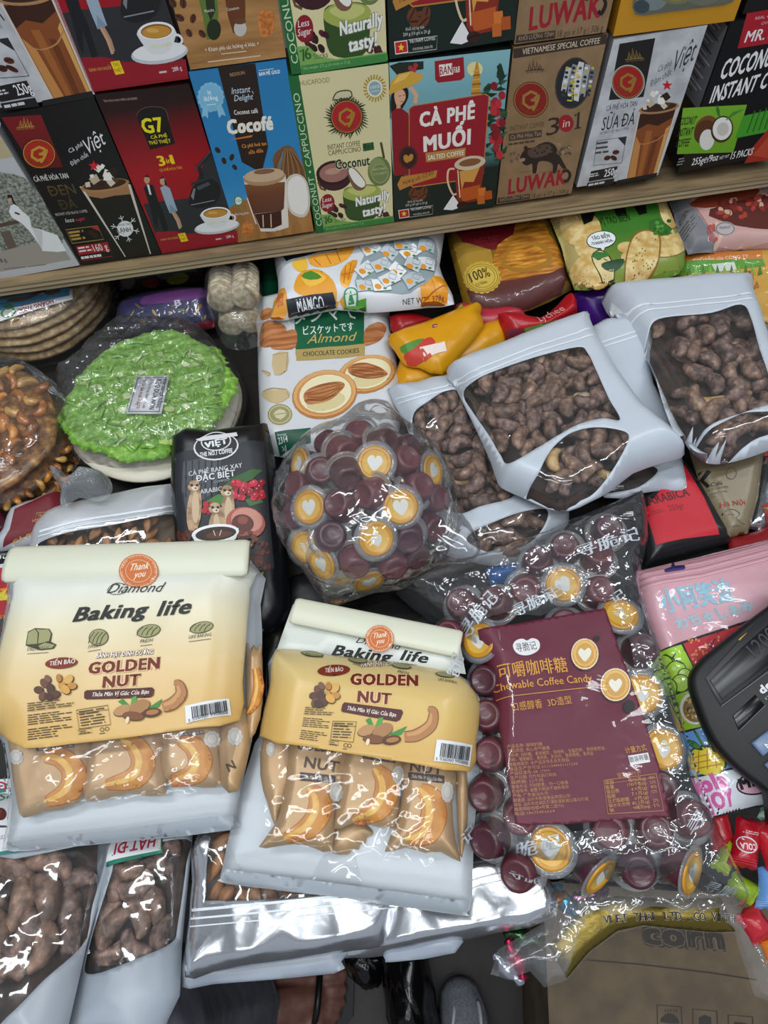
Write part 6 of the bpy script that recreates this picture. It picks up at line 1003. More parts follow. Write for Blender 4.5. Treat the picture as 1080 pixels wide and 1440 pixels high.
        S.fine('3a2a14', *Z(42, 990, 107, 982, 42, 1003), 4, .4, 3, 5); S.fine('3a2a14', *Z(42, 1006, 107, 998, 42, 1022), 5, .4, 4, 5); S.fine('3a2a14', *Z(42, 1026, 106, 1018, 42, 1043), 5, .4, 5, 5)
        S.L('3a2a14', Z(110, 1000, 154, 993, 158, 1020, 114, 1026), .9, closed=True); S.fine('3a2a14', *Z(113, 1001, 152, 995, 117, 1024), 6, .4, 6, 2); S.L('3a2a14', Z(111, 1005, 155, 999), .7); S.L('3a2a14', Z(112, 1028, 131, 1025, 132, 1031, 113, 1034), .7, closed=True); S.fine('3a2a14', *Z(114, 1029, 130, 1027, 115, 1034), 2, .4, 8, 2); S.ring('3a2a14', *Z(146, 1027)[0], 3, 3, .8); S.ring('3a2a14', *Z(153, 1026)[0], 3, 3, .8); S.fine('3a2a14', *Z(142, 1032, 156, 1030, 142, 1034), 1, .5, 8, 2)
    if 'bar' in part:
        pass
def barcode(S, q, name='barcode_sticker'):
    """q: the four corners; bars and digits as printed"""
    TL, TR, BR_q, BL = map(np.array, q); at = lambda u, v: (TL * (1 - u) + TR * u) * (1 - v) + (BL * (1 - u) + BR_q * u) * v
    S.P('e6e8ea', q); x = .14; rg = random.Random(9)
    while x < .93:
        w = rg.choice((.008, .012, .02, .026)); S.P('1c1c20', [at(x, .12), at(x + w, .12), at(x + w, .76), at(x, .76)]); x += w + rg.choice((.008, .012, .018))
    a, b = at(.05, .95), at(.09, .95); S.T_('2a2a2e', '8', *a, *b, 5); a, b = at(.16, .95), at(.95, .95); S.T_('2a2a2e', '936060 990888', *a, *b, 5)
class WARP:
    """carry the big bag's label frame onto the smaller bag (quad to quad)"""
    def __init__(s, A, B):
        M_ = []; v = []
        for (x, y), (X, Y) in zip(A, B): M_ += [[x, y, 1, 0, 0, 0, -X * x, -X * y], [0, 0, 0, x, y, 1, -Y * x, -Y * y]]; v += [X, Y]
        s.h = np.append(np.linalg.solve(np.array(M_, float), np.array(v, float)), 1).reshape(3, 3)
    def __call__(s, *p):
        o = []
        for x, y in zip(p[::2], p[1::2]): w = s.h @ [x, y, 1]; o.append((w[0] / w[2], w[1] / w[2]))
        return o
def roll(name, a, b, r, z, par, mat):
    A, B = onz(*a, z), onz(*b, z); d = B - A; V, Fc = tube([A, A + d * .02, A + d * .5, B - d * .02, B], [r * .9, r, r, r, r * .9], 16); c = (A + B) / 2; V = V - c; dn = d / np.linalg.norm(d); yy = np.cross([0, 0, 1], dn); V = V + np.outer(V @ yy, yy) * .55; V[:, 2] *= .5; return mk(name, V + c, Fc, mat, par)
PAPER = MG([(.36, 'd8b068'), (.5, 'dcbe84'), (.68, 'e0d6b4'), (.82, 'dee0d4'), (.95, 'd8dfdf')], .33, bump=.04)
# --- big bag ---
BO = [(22, 800), (120, 796), (352, 788), (366, 850), (368, 930), (360, 1010), (341, 1100), (331, 1150), (326, 1167), (170, 1184), (14, 1198), (8, 1190), (16, 1130), (6, 1045), (-14, 1030), (-16, 985), (2, 910), (14, 850)]
S = Sheet((14, 1198, .786), (337, 1166, .786), (22, 800, .800), BO, .048, .05, .001, 50, 61, smooth=2); gb = thing('golden_nut_bag', 'larger pale yellow nut cake bag with an orange round sticker and rolled paper top', 'snack bag', base_of(S))
q, f = region([S.out], .02); mk('back_panel', S.O + q[:, :1] * S.ex + q[:, 1:] * S.ey - .001 * S.n, f, M('cdd5dc', .4), gb)
S.film('clear_bag', FILM(.05, bs=28, bump=.35, fres=.14), gb, crease=.0015)
S.P(M('c3cdd6', .3), [(13, 1197), (10, 1184), (170, 1166), (328, 1147), (329, 1160), (324, 1167), (170, 1184)]); S.printed(gb, 'bottom_seal')
HL = [(28, 806), (120, 803), (350, 794), (352, 830), (347, 900), (342, 960), (338, 1014), (270, 1025), (180, 1038), (100, 1047), (38, 1053), (4, 1034), (-10, 1028), (-12, 990), (4, 910), (20, 840)]
lab = S.body('paper_header', PAPER, gb, outline=S.px(cr(HL, 2)), eps=.003, open_back=True, thick=.0007); S.e0 = .0036; S.lay = 0
ID = PX(0, 0, 1); header(S, ID, gb, ('top', 'icons', 'low')); S.printed(lab, 'header_print')
S.e0 = .0045; barcode(S, [(262, 994), (324, 984), (327, 1007), (264, 1019)]); S.printed(gb, 'barcode_sticker')
rl = roll('rolled_top', (10, 794), (350, 784), (.0155), .845, gb, M('dadbc6', .4)); 
def thanks(c, rx, ry, par, S):
    S.E('c96a2a', *c, rx, ry); S.ring('e3c8a8', *c, rx * .93, ry * .93, .7); S.ring('e3c8a8', *c, rx * .66, ry * .66, .6)
    for k, s in enumerate('KÍNH CHÚC QUÝ KHÁCH TIN TƯỞNG SỬ DỤNG '): a = -2.9 + k * .163; x, y = c[0] + rx * .8 * math.cos(a), c[1] + ry * .8 * math.sin(a); (s != ' ') and S.T_('ecd8bc', s, x - 1.5 * math.sin(-a) * -1 - 1.2 * 0, y - 0, x + 2.4 * -math.sin(a), y + 2.4 * math.cos(a), 3, res=1)
    S.T_('f0e0c8', 'Thank', c[0] - rx * .5, c[1] - ry * .0, c[0] + rx * .48, c[1] - ry * .14, ry * .42, bold=.02, shear=.35); S.T_('f0e0c8', 'you', c[0] - rx * .25, c[1] + ry * .42, c[0] + rx * .3, c[1] + ry * .32, ry * .4, bold=.02, shear=.35)
TS = Sheet(tuple((170, 812)) + (.8515,), (220, 810, .8515), (170, 780, .8545), [(165, 830), (222, 830), (222, 776), (165, 776)]); thanks((195, 803), 28, 24, gb, TS); TS.printed(gb, 'thank_you_sticker')
SG = 'nut cake sachets in the larger golden bag'
zb = .803
nut_sachet('nut_cake_sachet', 'gold nut cake sachet at the outer corner of the larger golden nut bag', SG, (30, 1140, zb), (115, 1130, zb), (30, 1000, zb), [(18, 1010), (120, 1000), (130, 1060), (112, 1128), (60, 1142), (33, 1150), (24, 1130), (14, 1060)], ([(62, 1066), (85, 1066), (104, 1084), (98, 1112), (66, 1128)], [12, 28, 33, 30, 13]), None, [(50, 1051), (104, 1045), (105, 1051), (52, 1057), (54, 1056, 103, 1050), 4], (24, 1065, 9, 10), 1)
nut_sachet('nut_cake_sachet', 'middle gold nut cake sachet below the larger paper header', SG, (124, 1120, zb), (230, 1115, zb), (124, 1000, zb), [(128, 1010), (226, 1000), (230, 1060), (233, 1118), (180, 1116), (120, 1128), (122, 1085), (130, 1040)], ([(172, 1040), (192, 1050), (202, 1072), (190, 1094), (150, 1104)], [12, 28, 33, 30, 13]), None, None, None, 2)
nut_sachet('nut_cake_sachet', 'gold nut cake sachet with a white seal below the barcode', SG, (226, 1105, zb), (306, 1105, zb), (226, 1000, zb), [(226, 1005), (305, 1000), (308, 1060), (312, 1100), (285, 1108), (230, 1095), (228, 1050)], ([(252, 1042), (272, 1050), (282, 1068), (274, 1088), (240, 1100)], [12, 28, 33, 30, 13]), None, [(250, 1032), (286, 1027), (288, 1032), (252, 1037), (252, 1036, 286, 1031), 4], (299, 1040, 11, 11), 3)
nut_sachet('nut_cake_sachet', 'gold nut cake sachet turned edgewise at the side of the larger golden bag', SG, (312, 1100, zb), (350, 1095, zb), (312, 1000, zb), [(312, 1005), (345, 995), (352, 1050), (340, 1095), (334, 1112), (310, 1104)], None, [('N', 322, 1086, 333, 1080, 12)], None, (331, 1036, 10, 12), 4, T=.008)
S = nut_sachet('nut_cake_sachet', 'gold nut cake sachet with a serrated end peeking out beside the larger paper header', SG, (345, 1010, .805), (372, 1000, .805), (345, 900, .81), [(346, 905), (352, 915), (357, 906), (362, 915), (367, 904), (370, 960), (366, 1010), (352, 1040), (346, 1000)], ([(360, 940), (364, 965), (358, 990), (348, 1004)], [8, 14, 12, 4]), seed=5, T=.006)
# --- smaller bag ---
BO = [(388, 912), (500, 925), (640, 945), (677, 990), (674, 1080), (666, 1180), (664, 1265), (656, 1284), (645, 1287), (480, 1263), (320, 1243), (310, 1235), (312, 1222), (330, 1140), (358, 1045), (364, 1036), (378, 965)]
S = Sheet((312, 1240, .775), (648, 1286, .775), (388, 912, .79), BO, .050, .05, .001, 50, 62, smooth=2); gb = thing('golden_nut_bag', 'smaller golden nut cake bag lying over silver pouches, its paper header folded back', 'snack bag', base_of(S))
q, f = region([S.out], .02); mk('back_panel', S.O + q[:, :1] * S.ex + q[:, 1:] * S.ey - .001 * S.n, f, M('c9d1d8', .4), gb); S.film('clear_bag', CALM, gb, crease=.0015)
S.P(M('c6d0d8', .3), [(312, 1236), (318, 1222), (480, 1243), (660, 1266), (655, 1283), (645, 1286), (480, 1262), (320, 1242)]); S.printed(gb, 'bottom_seal')
HL = [(389, 915), (440, 920), (520, 928), (600, 938), (640, 948), (660, 965), (675, 992), (669, 1045), (661, 1086), (580, 1074), (510, 1063), (430, 1050), (366, 1036), (379, 975)]
PAP2 = MG([(.52, 'd4aa5c'), (.75, 'dab970'), (1, 'dccc98')], .33, bump=.04)
lab = S.body('paper_header', PAP2, gb, outline=S.px(cr(HL, 2)), eps=.003, open_back=True, thick=.0007); S.e0 = .0034; S.lay = 0
W2 = WARP([(89, 934), (226, 943), (146, 971), (219, 971)][:2] + [(42, 1043), (295, 1003)], [(470, 944), (587, 968), (422, 1041), (640, 1066)]); header(S, W2, gb, ('low',))
for x, y, rx in ((440, 921, 16), (504, 930, 14), (565, 938, 14), (626, 950, 14)): S.E('3a3a28', x, y, rx, 4, 8); S.E('9c9a6a', x, y - .5, rx - 1, 3, 8)
for s, x0, y0, x1, y1 in (('DELICIOUS', 430, 923, 454, 926), ('SWEET', 496, 935, 511, 938), ('FRESH', 559, 946, 574, 949), ('LIKE BAKING', 616, 957, 642, 962)): S.T_('3a3a28', s, x0, y0 + 1, x1, y1 + 1, 4, res=1)
S.printed(lab, 'header_print'); S.e0 = .0045; barcode(S, [(614, 1041), (664, 1049), (660, 1079), (610, 1071)]); S.printed(gb, 'barcode_sticker')
U = Sheet((388, 916, .806), (642, 948, .806), (412, 848, .80), [(388, 917), (412, 850), (646, 900), (655, 948), (600, 940), (520, 930)]); up = U.body('header_flap', M('d8ddd6', .35), gb, thick=.0008, back=0, step=.03)
a = [(480, 913), (560, 925)]; U.e0 = .0006; U.T_('262a26', 'Diamond', 500, 904, 560, 914, 9, shear=.5); U.T_('1c201e', 'Baking', 466, 921, 548, 931, 15, shear=.35, bold=.035); U.T_('1c201e', 'life', 562, 928, 600, 933, 15, shear=.35, bold=.03); U.printed(gb, 'flap_print')
roll('rolled_top', (412, 858), (648, 906), .0105, .812, gb, M('dadbc6', .4))
TS = Sheet((510, 905, .818), (570, 905, .818), (510, 880, .820), [(500, 940), (580, 940), (580, 860), (500, 860)]); thanks((534, 898), 20, 19, gb, TS); TS.printed(gb, 'thank_you_sticker')
SG = 'nut cake sachets in the smaller golden bag'; zb = .795; BN = lambda x0, y0, x1, y1, h: [(x0, y0 - h), (x1, y1 - h), (x1, y1 + 3), (x0, y0 + 3), (x0 + 4, y0, x1 - 4, y1), h - 3]
nut_sachet('nut_cake_sachet', 'narrow gold sachet edge at the outer side of the smaller golden bag', SG, (372, 1150, zb - .006), (415, 1150, zb - .006), (372, 1020, zb - .006), [(372, 1030), (412, 1025), (412, 1100), (395, 1140), (388, 1164), (376, 1130), (366, 1090)], None, seed=6, sticker=(381, 1054, 6, 9), T=.008)
nut_sachet('nut_cake_sachet', 'gold nut cake sachet with large lettering and a bent orange cashew in the smaller bag', SG, (370, 1190, zb), (470, 1195, zb), (410, 1040, zb), [(416, 1020), (490, 1030), (486, 1090), (472, 1130), (467, 1196), (440, 1192), (415, 1187), (390, 1190), (364, 1191), (390, 1154), (403, 1095)], ([(436, 1108), (448, 1122), (449, 1142), (434, 1164), (402, 1179)], [12, 28, 33, 30, 13]), [('GOLDEN', 417, 1054, 482, 1060, 16), ('NUT', 427, 1079, 476, 1087, 16)], BN(422, 1095, 472, 1100, 9), (473, 1114, 9, 13), 7)
nut_sachet('nut_cake_sachet', 'middle gold sachet with a bent orange cashew in the smaller bag', SG, (470, 1160, zb), (560, 1160, zb), (488, 1040, zb), [(490, 1040), (566, 1052), (563, 1110), (556, 1164), (520, 1160), (495, 1158), (469, 1166), (478, 1110)], ([(528, 1080), (541, 1096), (543, 1118), (530, 1140), (498, 1154)], [12, 28, 33, 30, 13]), None, BN(510, 1064, 556, 1071, 6), (560, 1090, 8, 12), 8)
nut_sachet('nut_cake_sachet', 'gold sachet with a bent orange cashew below the barcode of the smaller bag', SG, (545, 1195, zb), (645, 1200, zb), (572, 1060, zb), [(571, 1055), (640, 1066), (636, 1130), (640, 1180), (648, 1212), (620, 1198), (600, 1200), (570, 1192), (541, 1198), (558, 1155), (566, 1110)], ([(590, 1108), (606, 1122), (610, 1148), (600, 1172), (572, 1180)], [13, 30, 36, 32, 14]), [('NUT', 576, 1084, 622, 1090, 14)], BN(574, 1094, 625, 1099, 8), (629, 1114, 8, 14), 9)
nut_sachet('nut_cake_sachet', 'gold sachet end with serrated edge lying beneath the middle sachet of the smaller bag', SG, (465, 1205, zb - .014), (525, 1195, zb - .014), (465, 1150, zb - .014), [(470, 1165), (500, 1150), (524, 1168), (522, 1176), (516, 1178), (514, 1186), (507, 1187), (504, 1195), (497, 1194), (488, 1202), (468, 1200), (463, 1190)], None, seed=10, T=.008)
nut_sachet('nut_cake_sachet', 'slim gold sachet side at the card side of the smaller golden bag', SG, (642, 1200, zb - .004), (662, 1200, zb - .004), (642, 1080, zb - .004), [(642, 1075), (656, 1078), (658, 1150), (650, 1206), (644, 1180)], None, seed=11, T=.006)
# ---------------- black coffee packet ----------------
Q = PX(0, 380, 2.7); Q7 = PX(0, 640, 2.7)
S = pack('coffee_packet', 'black coffee packet with a white round seal and two meerkats', 'coffee packet', (250, 850, .742), (395, 860, .742), (245, 617, .796), [(244, 617), (300, 608), (367, 599), (378, 604), (392, 680), (402, 760), (408, 840), (402, 872), (372, 898), (320, 870), (255, 850), (248, 760)], '121317', .030, .03, .0015, 71, sm=2, pw=.5)
S.P('23262b', [(246, 640), (372, 622), (384, 780), (386, 800), (250, 800)]); S.P('454a50', [(258, 650), (312, 640), (305, 690), (262, 720), (256, 690)])
for k in range(6): S.L('14161a', [(262 + k * 9, 648), (262 + k * 9, 700)], 1.5)
EZ(S, Q, 'd8dadc', 822, 672, 86, 52, -6); EZ(S, Q, '14161a', 822, 670, 80, 48, -6); EZ(S, Q, 'd8dadc', 822, 652, 58, 36, -6); EZ(S, Q, '14161a', 822, 652, 53, 32, -6); S.T_('e6e8ea', 'VIỆT', 289, 631, 321, 624, 8, bold=.05); S.fine('14161a', (286, 617), (328, 610), (287, 620), 1, .8, 3, 9); TZ(S, Q, 'e6e8ea', 'THE NO.1 COFFEE', 762, 712, 885, 694, 17, bold=.03); PZ(S, Q, 'd8dadc', 745, 645, 800, 630, 900, 618, 905, 632, 760, 652)
TZ(S, Q7, 'c9ccd0', 'CÀ PHÊ RANG XAY', 718, 82, 922, 48, 18, bold=.02); TZ(S, Q7, 'd9dce0', 'ĐẶC BIỆT', 746, 103, 895, 80, 24, bold=.03); TZ(S, Q7, 'c9ccd0', 'ARABICA', 762, 150, 862, 134, 18, bold=.02); TZ(S, Q7, 'a9acb0', 'COMPOUND', 815, 108, 890, 97, 9)
PZ(S, Q7, '2f5a2a', 840, 130, 880, 90, 960, 55, 1000, 60, 960, 95, 900, 120); PZ(S, Q7, '3f7a34', 780, 180, 830, 150, 880, 160, 840, 190); PZ(S, Q7, '3a6a30', 930, 170, 990, 160, 1000, 180, 950, 195)
rg = random.Random(5)
for k in range(34): x, y = rg.uniform(890, 1000), rg.uniform(105, 165); EZ(S, Q7, ['b0142c', 'c92a40', '8a1024'][k % 3], x, y, 13, 13, n=10); EZ(S, Q7, 'e08a96', x - 3, y - 4, 3, 3, n=6)
for k in range(9): EZ(S, Q7, 'b0142c', 775 + rg.uniform(0, 90), 195 + rg.uniform(-20, 20), 11, 11, n=10)
FUR = MN('8a6a4c', 'c0a07c', 90, .5)
for x, y in ((740, 120), (865, 140), (820, 205)):
    EZ(S, Q7, FUR, x, y + 90, 28, 90, 5); EZ(S, Q7, 'c9b090', x + 5, y + 80, 14, 60); EZ(S, Q7, FUR, x, y, 24, 22, -10); EZ(S, Q7, 'd8c8b0', x + 3, y + 8, 13, 9)
    for dx in (-9, 11): EZ(S, Q7, '1a120e', x + dx, y - 3, 6, 5, n=8)
    EZ(S, Q7, '1a120e', x + 6, y + 8, 4, 3, n=8); EZ(S, Q7, '5a3f2c', x - 22, y - 8, 5, 6, n=8); EZ(S, Q7, '5a3f2c', x + 22, y - 8, 5, 6, n=8)
EZ(S, Q7, 'a8584a', 935, 260, 75, 60, 10); EZ(S, Q7, 'c98a7a', 940, 250, 60, 46, 10); EZ(S, Q7, '5a2a20', 925, 262, 42, 34, 10); EZ(S, Q7, '8a4a3a', 925, 250, 20, 16)
for k in range(44): x, y = rg.uniform(900, 1025), rg.uniform(290, 430); EZ(S, Q7, ['5a2a1c', '6a3424', '3f1c12'][k % 3], x, y, 12, 8, rg.uniform(0, 180), n=9)
for k in range(26): EZ(S, Q7, ['5a2a1c', '6a3424', '3f1c12'][k % 3], rg.uniform(680, 760), rg.uniform(290, 345), 11, 7, rg.uniform(0, 180), n=9)
EZ(S, Q7, 'c9cdd2', 830, 355, 130, 22, -5); PZ(S, Q7, 'dfe2e6', 735, 310, 910, 280, 900, 320, 860, 350, 780, 352, 745, 335); EZ(S, Q7, 'eceef0', 822, 300, 90, 34, -6); EZ(S, Q7, '2a150c', 824, 302, 78, 26, -6); EZ(S, Q7, '5a3018', 835, 306, 50, 13, -6); LZ(S, Q7, 'd8d4d0', 3, 815, 290, 822, 310, sm=0); LZ(S, Q7, 'd8d4d0', 3, 845, 288, 838, 310)
S.T_('c9c04a', '500 g', 355, 811, 371, 809, 7, bold=.02); S.T_('c9ccd0', 'THE PERFECT COFFEE FOR YOU', 340, 895, 372, 888, 3, res=1); S.printed(S.thing)
# ---- red packets, far side ----
S = pack('coffee_packet', 'red packet with yellow lettering and a silver edge below the brittle', 'coffee packet', (0, 776, .752), (60, 760, .752), (16, 716, .758), [(16, 714), (50, 702), (86, 690), (96, 730), (92, 765), (50, 768), (0, 776), (-14, 772), (4, 745)], 'b4b8be', .012, .02, .002, 72, sm=2); S.P('6e1522', [(21, 716), (86, 692), (92, 756), (42, 752), (4, 770), (14, 745)]); S.T_('c9a244', 'CÀ PHÊ', 20, 766, 58, 748, 6, bold=.02); S.T_('c09a5c', 'TRUNG', 54, 728, 68, 725, 4); S.T_('c09a5c', 'NGUYÊN', 46, 735, 66, 731, 4); S.L('c09a5c', [(52, 722), (70, 720), (70, 727), (50, 731)], .7, closed=True); S.printed(S.thing)
S = pack('coffee_packet', 'red packet with yellow flames and black bands beside the rolled paper top', 'coffee packet', (-30, 900, .752), (40, 890, .752), (-30, 790, .758), [(-35, 790), (10, 778), (44, 768), (50, 800), (46, 890), (10, 925), (-35, 935)], '17171a', .012, .02, .002, 73, sm=2); S.P('a81a2a', [(-30, 806), (24, 796), (30, 800), (24, 865), (-30, 878)]); S.P('c9ccd0', [(-30, 800), (30, 790), (30, 795), (-30, 806)]); S.T_('d8dadc', 'SỐ', -5, 790, 12, 784, 10, shear=.3); S.T_('c9c04a', 'RANG XAY', -12, 874, 16, 868, 5, bold=.02)
for k in range(14): rg = random.Random(k); S.P(['d9c23a', 'e08a2a', 'c9d04a'][k % 3], [(rg.uniform(-8, 22), rg.uniform(825, 848)), (rg.uniform(-8, 22), rg.uniform(825, 850)), (rg.uniform(-8, 20), rg.uniform(835, 852))])
S.E('5a2a24', 2, 886, 8, 5); S.printed(S.thing)
S = pack('coffee_packet', 'shiny purple foil packet tip at the picture edge above the red packet', 'packet', (-20, 750, .757), (10, 745, .757), (-20, 715, .76), [(-25, 712), (2, 716), (8, 735), (10, 748), (-5, 750), (-25, 755)], '4a1426', .01, .01, .004, 74, sm=2)
# ---- dark hazelnut packet, blue packet, black packets below ----
S = pack('coffee_packet', 'dark brown hazelnut coffee packet under the knotted candy bag', 'coffee packet', (575, 812, .735), (690, 785, .735), (560, 770, .738), [(550, 780), (600, 768), (660, 758), (690, 775), (686, 796), (640, 815), (590, 828), (555, 815)], '1c1716', .010, .02, .001, 75, sm=1); S.T_('7a6a62', 'HAZELNUT', 586, 806, 626, 796, 7, bold=.02); S.fine('5a4c46', (585, 796), (640, 782), (586, 800), 1, .5, 2, 6); S.printed(S.thing)
S = pack('snack_packet', 'bright blue packet corner between the cashew pouch and the flat candy bag', 'packet', (684, 815, .733), (770, 800, .733), (684, 795, .735), [(682, 800), (700, 790), (765, 776), (790, 790), (770, 815), (690, 822)], '1e6fc0', .010, .02, .001, 76, sm=1)
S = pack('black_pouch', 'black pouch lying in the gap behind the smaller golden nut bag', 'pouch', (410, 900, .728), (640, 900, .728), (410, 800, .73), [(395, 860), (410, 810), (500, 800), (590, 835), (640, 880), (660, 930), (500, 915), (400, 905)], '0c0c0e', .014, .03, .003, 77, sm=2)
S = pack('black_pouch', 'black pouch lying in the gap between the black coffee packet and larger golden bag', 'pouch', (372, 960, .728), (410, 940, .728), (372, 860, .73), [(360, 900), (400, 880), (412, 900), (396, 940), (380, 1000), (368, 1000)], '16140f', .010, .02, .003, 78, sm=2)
# ---- red and black arabica packet, kraft packet ----
S = pack('coffee_packet', 'kraft brown coffee packet with a black angular logo and red lettering', 'coffee packet', (1012, 755, .748), (1050, 752, .748), (968, 640, .770), [(966, 625), (1020, 620), (1076, 618), (1066, 700), (1052, 750), (1018, 758), (990, 700)], '83765c', .014, .02, .001, 79, sm=1)
K = PX(960, 600, 8)
PZ(S, K, '17140f', 270, 490, 320, 510, 240, 605, 305, 665, 275, 695, 182, 612); PZ(S, K, '17140f', 178, 520, 228, 500, 185, 552); TZ(S, K, '25201a', 'Café', 312, 685, 446, 655, 50, shear=.15); TZ(S, K, '57503f', 'IS ROASTED', 275, 735, 515, 690, 26); TZ(S, K, '57503f', 'WITH LOVE', 300, 780, 500, 735, 20); TZ(S, K, '57503f', 'IN VN', 300, 806, 360, 795, 16); TZ(S, K, 'a02a1c', 'Hà Nội', 412, 922, 702, 875, 62, bold=.015, shear=.15); RZ(S, K, '5f543e', 545, 530, 60, 66, 7, 10); LZ(S, K, '57503f', 6, 470, 960, 520, 930, 600, 945, 640, 990, 600, 1030, 670, 1090, 700, 1100, sm=4); LZ(S, K, '57503f', 5, 520, 1130, 660, 1120); LZ(S, K, '57503f', 5, 500, 1000, 540, 985, 580, 995, sm=3); PZ(S, K, '25201a', 430, 990, 455, 965, 450, 1010); S.printed(S.thing)
S = pack('coffee_packet', 'red and black coffee packet lying on the pink bag side of the pouches', 'coffee packet', (915, 785, .742), (1025, 762, .742), (945, 645, .760), [(896, 700), (925, 665), (948, 640), (964, 650), (1000, 700), (1029, 748), (1027, 764), (960, 782), (908, 796), (900, 750)], '1d1d20', .016, .025, .001, 80, sm=1)
S.P('c21a2c', [(907, 717), (935, 680), (950, 656), (962, 654), (990, 700), (1011, 752), (960, 758), (922, 767), (912, 735)]); S.T_('5a0e18', 'ARABICA', 912, 712, 970, 697, 12, bold=.03); S.T_('6a101a', '250gr', 941, 719, 963, 714, 8); S.fine('7a141e', (915, 719), (938, 714), (916, 725), 2, .4, 3, 3); S.P('d9d4d0', [(958, 664), (964, 672), (965, 686), (958, 690)]); S.printed(S.thing)
for k, (ol, c, lb) in enumerate((([(1048, 742), (1052, 700), (1060, 655), (1090, 630), (1110, 720), (1070, 748)], 'b8bcc2', 'crumpled silver foil sachet behind the kraft coffee packet'),)):
    S = pack('foil_sachet', lb, 'sachet', (1050, 745, .738), (1100, 735, .738), (1060, 650, .744), ol, M(c, .2, .9, bump=.4, bs=60), .012, .02, .006, 81 + k, sm=1); S.P('8a2a24', [(1070, 712), (1092, 700), (1095, 725), (1076, 735)]); S.P('6aa03a', [(1072, 715), (1090, 712), (1088, 722)]); S.P('b04038', [(1072, 636), (1084, 634), (1084, 640), (1074, 642)]); S.printed(S.thing)
S = pack('snack_packet', 'dark red packet corner between the kraft packet and the pink bag', 'packet', (1028, 790, .74), (1100, 770, .74), (1028, 755, .742), [(1024, 756), (1060, 748), (1110, 725), (1110, 790), (1050, 800), (1026, 790)], '8a1a20', .008, .02, .002, 83, sm=1)
# ---- pink jelly bag ----
Y = PX(860, 740, 3.43)
S = PKS = pack('jelly_bag', 'pink jelly bag with cartoon fruit squares and a hanging slot', 'jelly bag', (1002, 1149, .752), (1110, 1122, .752), (893, 803, .758), [(893, 804), (940, 793), (1000, 780), (1060, 765), (1125, 748), (1130, 1118), (1060, 1135), (1002, 1150), (986, 1110), (952, 1005), (918, 905), (900, 840)], 'd9a6b2', .016, .035, .0015, 84, sm=1)
for k in range(7): S.L('c08c9a' if k % 2 else 'e6bcc6', [(895 + k * .6, 806 + k * 4.2), (985, 784 + k * 4.6), (1125, 749 + k * 5.2)], 1.6)
PZ(S, Y, '1c1f4a', 250, 212, 285, 198, 288, 178, 296, 176, 304, 192, 350, 190, 354, 204, 345, 212, 258, 224); PZ(S, Y, '3a3f8a', 252, 214, 352, 200, 345, 211, 258, 222)
for s, x0, y0, x1, y1, h, c in (('小阿笑泣', 250, 415, 600, 350, 92, '9cc4d8'), ('わちゃしぁみ', 320, 500, 690, 400, 50, 'a8c8d4')): TZ(S, Y, c, s, x0, y0, x1, y1, h, bold=.05)
grid = '15171a'
PZ(S, Y, grid, 190, 610, 760, 420, 760, 1345, 455, 1415, 330, 1080)
PZ(S, Y, 'a8d830', 200, 612, 335, 572, 395, 690, 400, 775, 262, 815); PZ(S, Y, 'c42a34', 345, 568, 760, 432, 760, 640, 400, 690); PZ(S, Y, '9cc82c', 272, 822, 400, 785, 480, 790, 480, 960, 355, 985); PZ(S, Y, 'e0b828', 270, 835, 345, 985, 318, 992); PZ(S, Y, '6aa0dc', 330, 1000, 470, 965, 560, 975, 760, 1130, 380, 1205); PZ(S, Y, 'dde3ea', 395, 1215, 760, 1138, 760, 1338, 458, 1405)
for x, y, r in ((250, 670, 44), (310, 700, 46), (350, 720, 30), (240, 730, 40), (330, 760, 40), (270, 780, 40), (215, 660, 36)): EZ(S, Y, '1c3a10', x, y, r + 5, r + 5); EZ(S, Y, 'b4e04a', x, y, r, r); EZ(S, Y, 'd8f090', x - 12, y - 12, 12, 10)
LZ(S, Y, '1c3a10', 7, 255, 620, 320, 655, 345, 665, sm=3); LZ(S, Y, '1c3a10', 7, 290, 640, 305, 615)
for k in range(34): rg = random.Random(k); EZ(S, Y, 'e08a5a', rg.uniform(370, 520), rg.uniform(535, 660), 6, 7, n=7)
LZ(S, Y, '4a1a5a', 7, 500, 545, 475, 580, 520, 600, 560, 560, sm=3); EZ(S, Y, 'e6e4de', 400, 880, 72, 78, -15); EZ(S, Y, '8a6a30', 402, 882, 60, 66, -15)
for k in range(46): rg = random.Random(k + 80); EZ(S, Y, ['c99a3a', 'e0b85a', '4a3a14'][k % 3], 400 + rg.uniform(-45, 45), 882 + rg.uniform(-50, 50), 9, 5, rg.uniform(0, 180), n=7)
EZ(S, Y, '2a3a14', 460, 1130, 96, 72, 15); EZ(S, Y, 'e8d23a', 455, 1135, 90, 66, 15)
for k in range(4): LZ(S, Y, 'c07a20', 5, 380 + k * 38, 1090 - k * 4, 372 + k * 44, 1190 - k * 8)
for k in range(3): LZ(S, Y, 'c07a20', 5, 375, 1120 + k * 26, 530, 1088 + k * 30)
for p in ((440, 1080, 400, 1040, 350, 1030, 395, 1075), (450, 1075, 410, 1000, 390, 985, 425, 1050), (460, 1070, 460, 985, 480, 975, 478, 1040), (470, 1072, 505, 1010, 530, 1010, 500, 1060), (475, 1080, 530, 1050, 560, 1060, 500, 1090)): PZ(S, Y, '1c3a1c', *p, sm=2); c = np.array(p).reshape(-1, 2); c = c.mean(0) + (c - c.mean(0)) * .7; PZ(S, Y, '4a8a3a', *c.ravel(), sm=2)
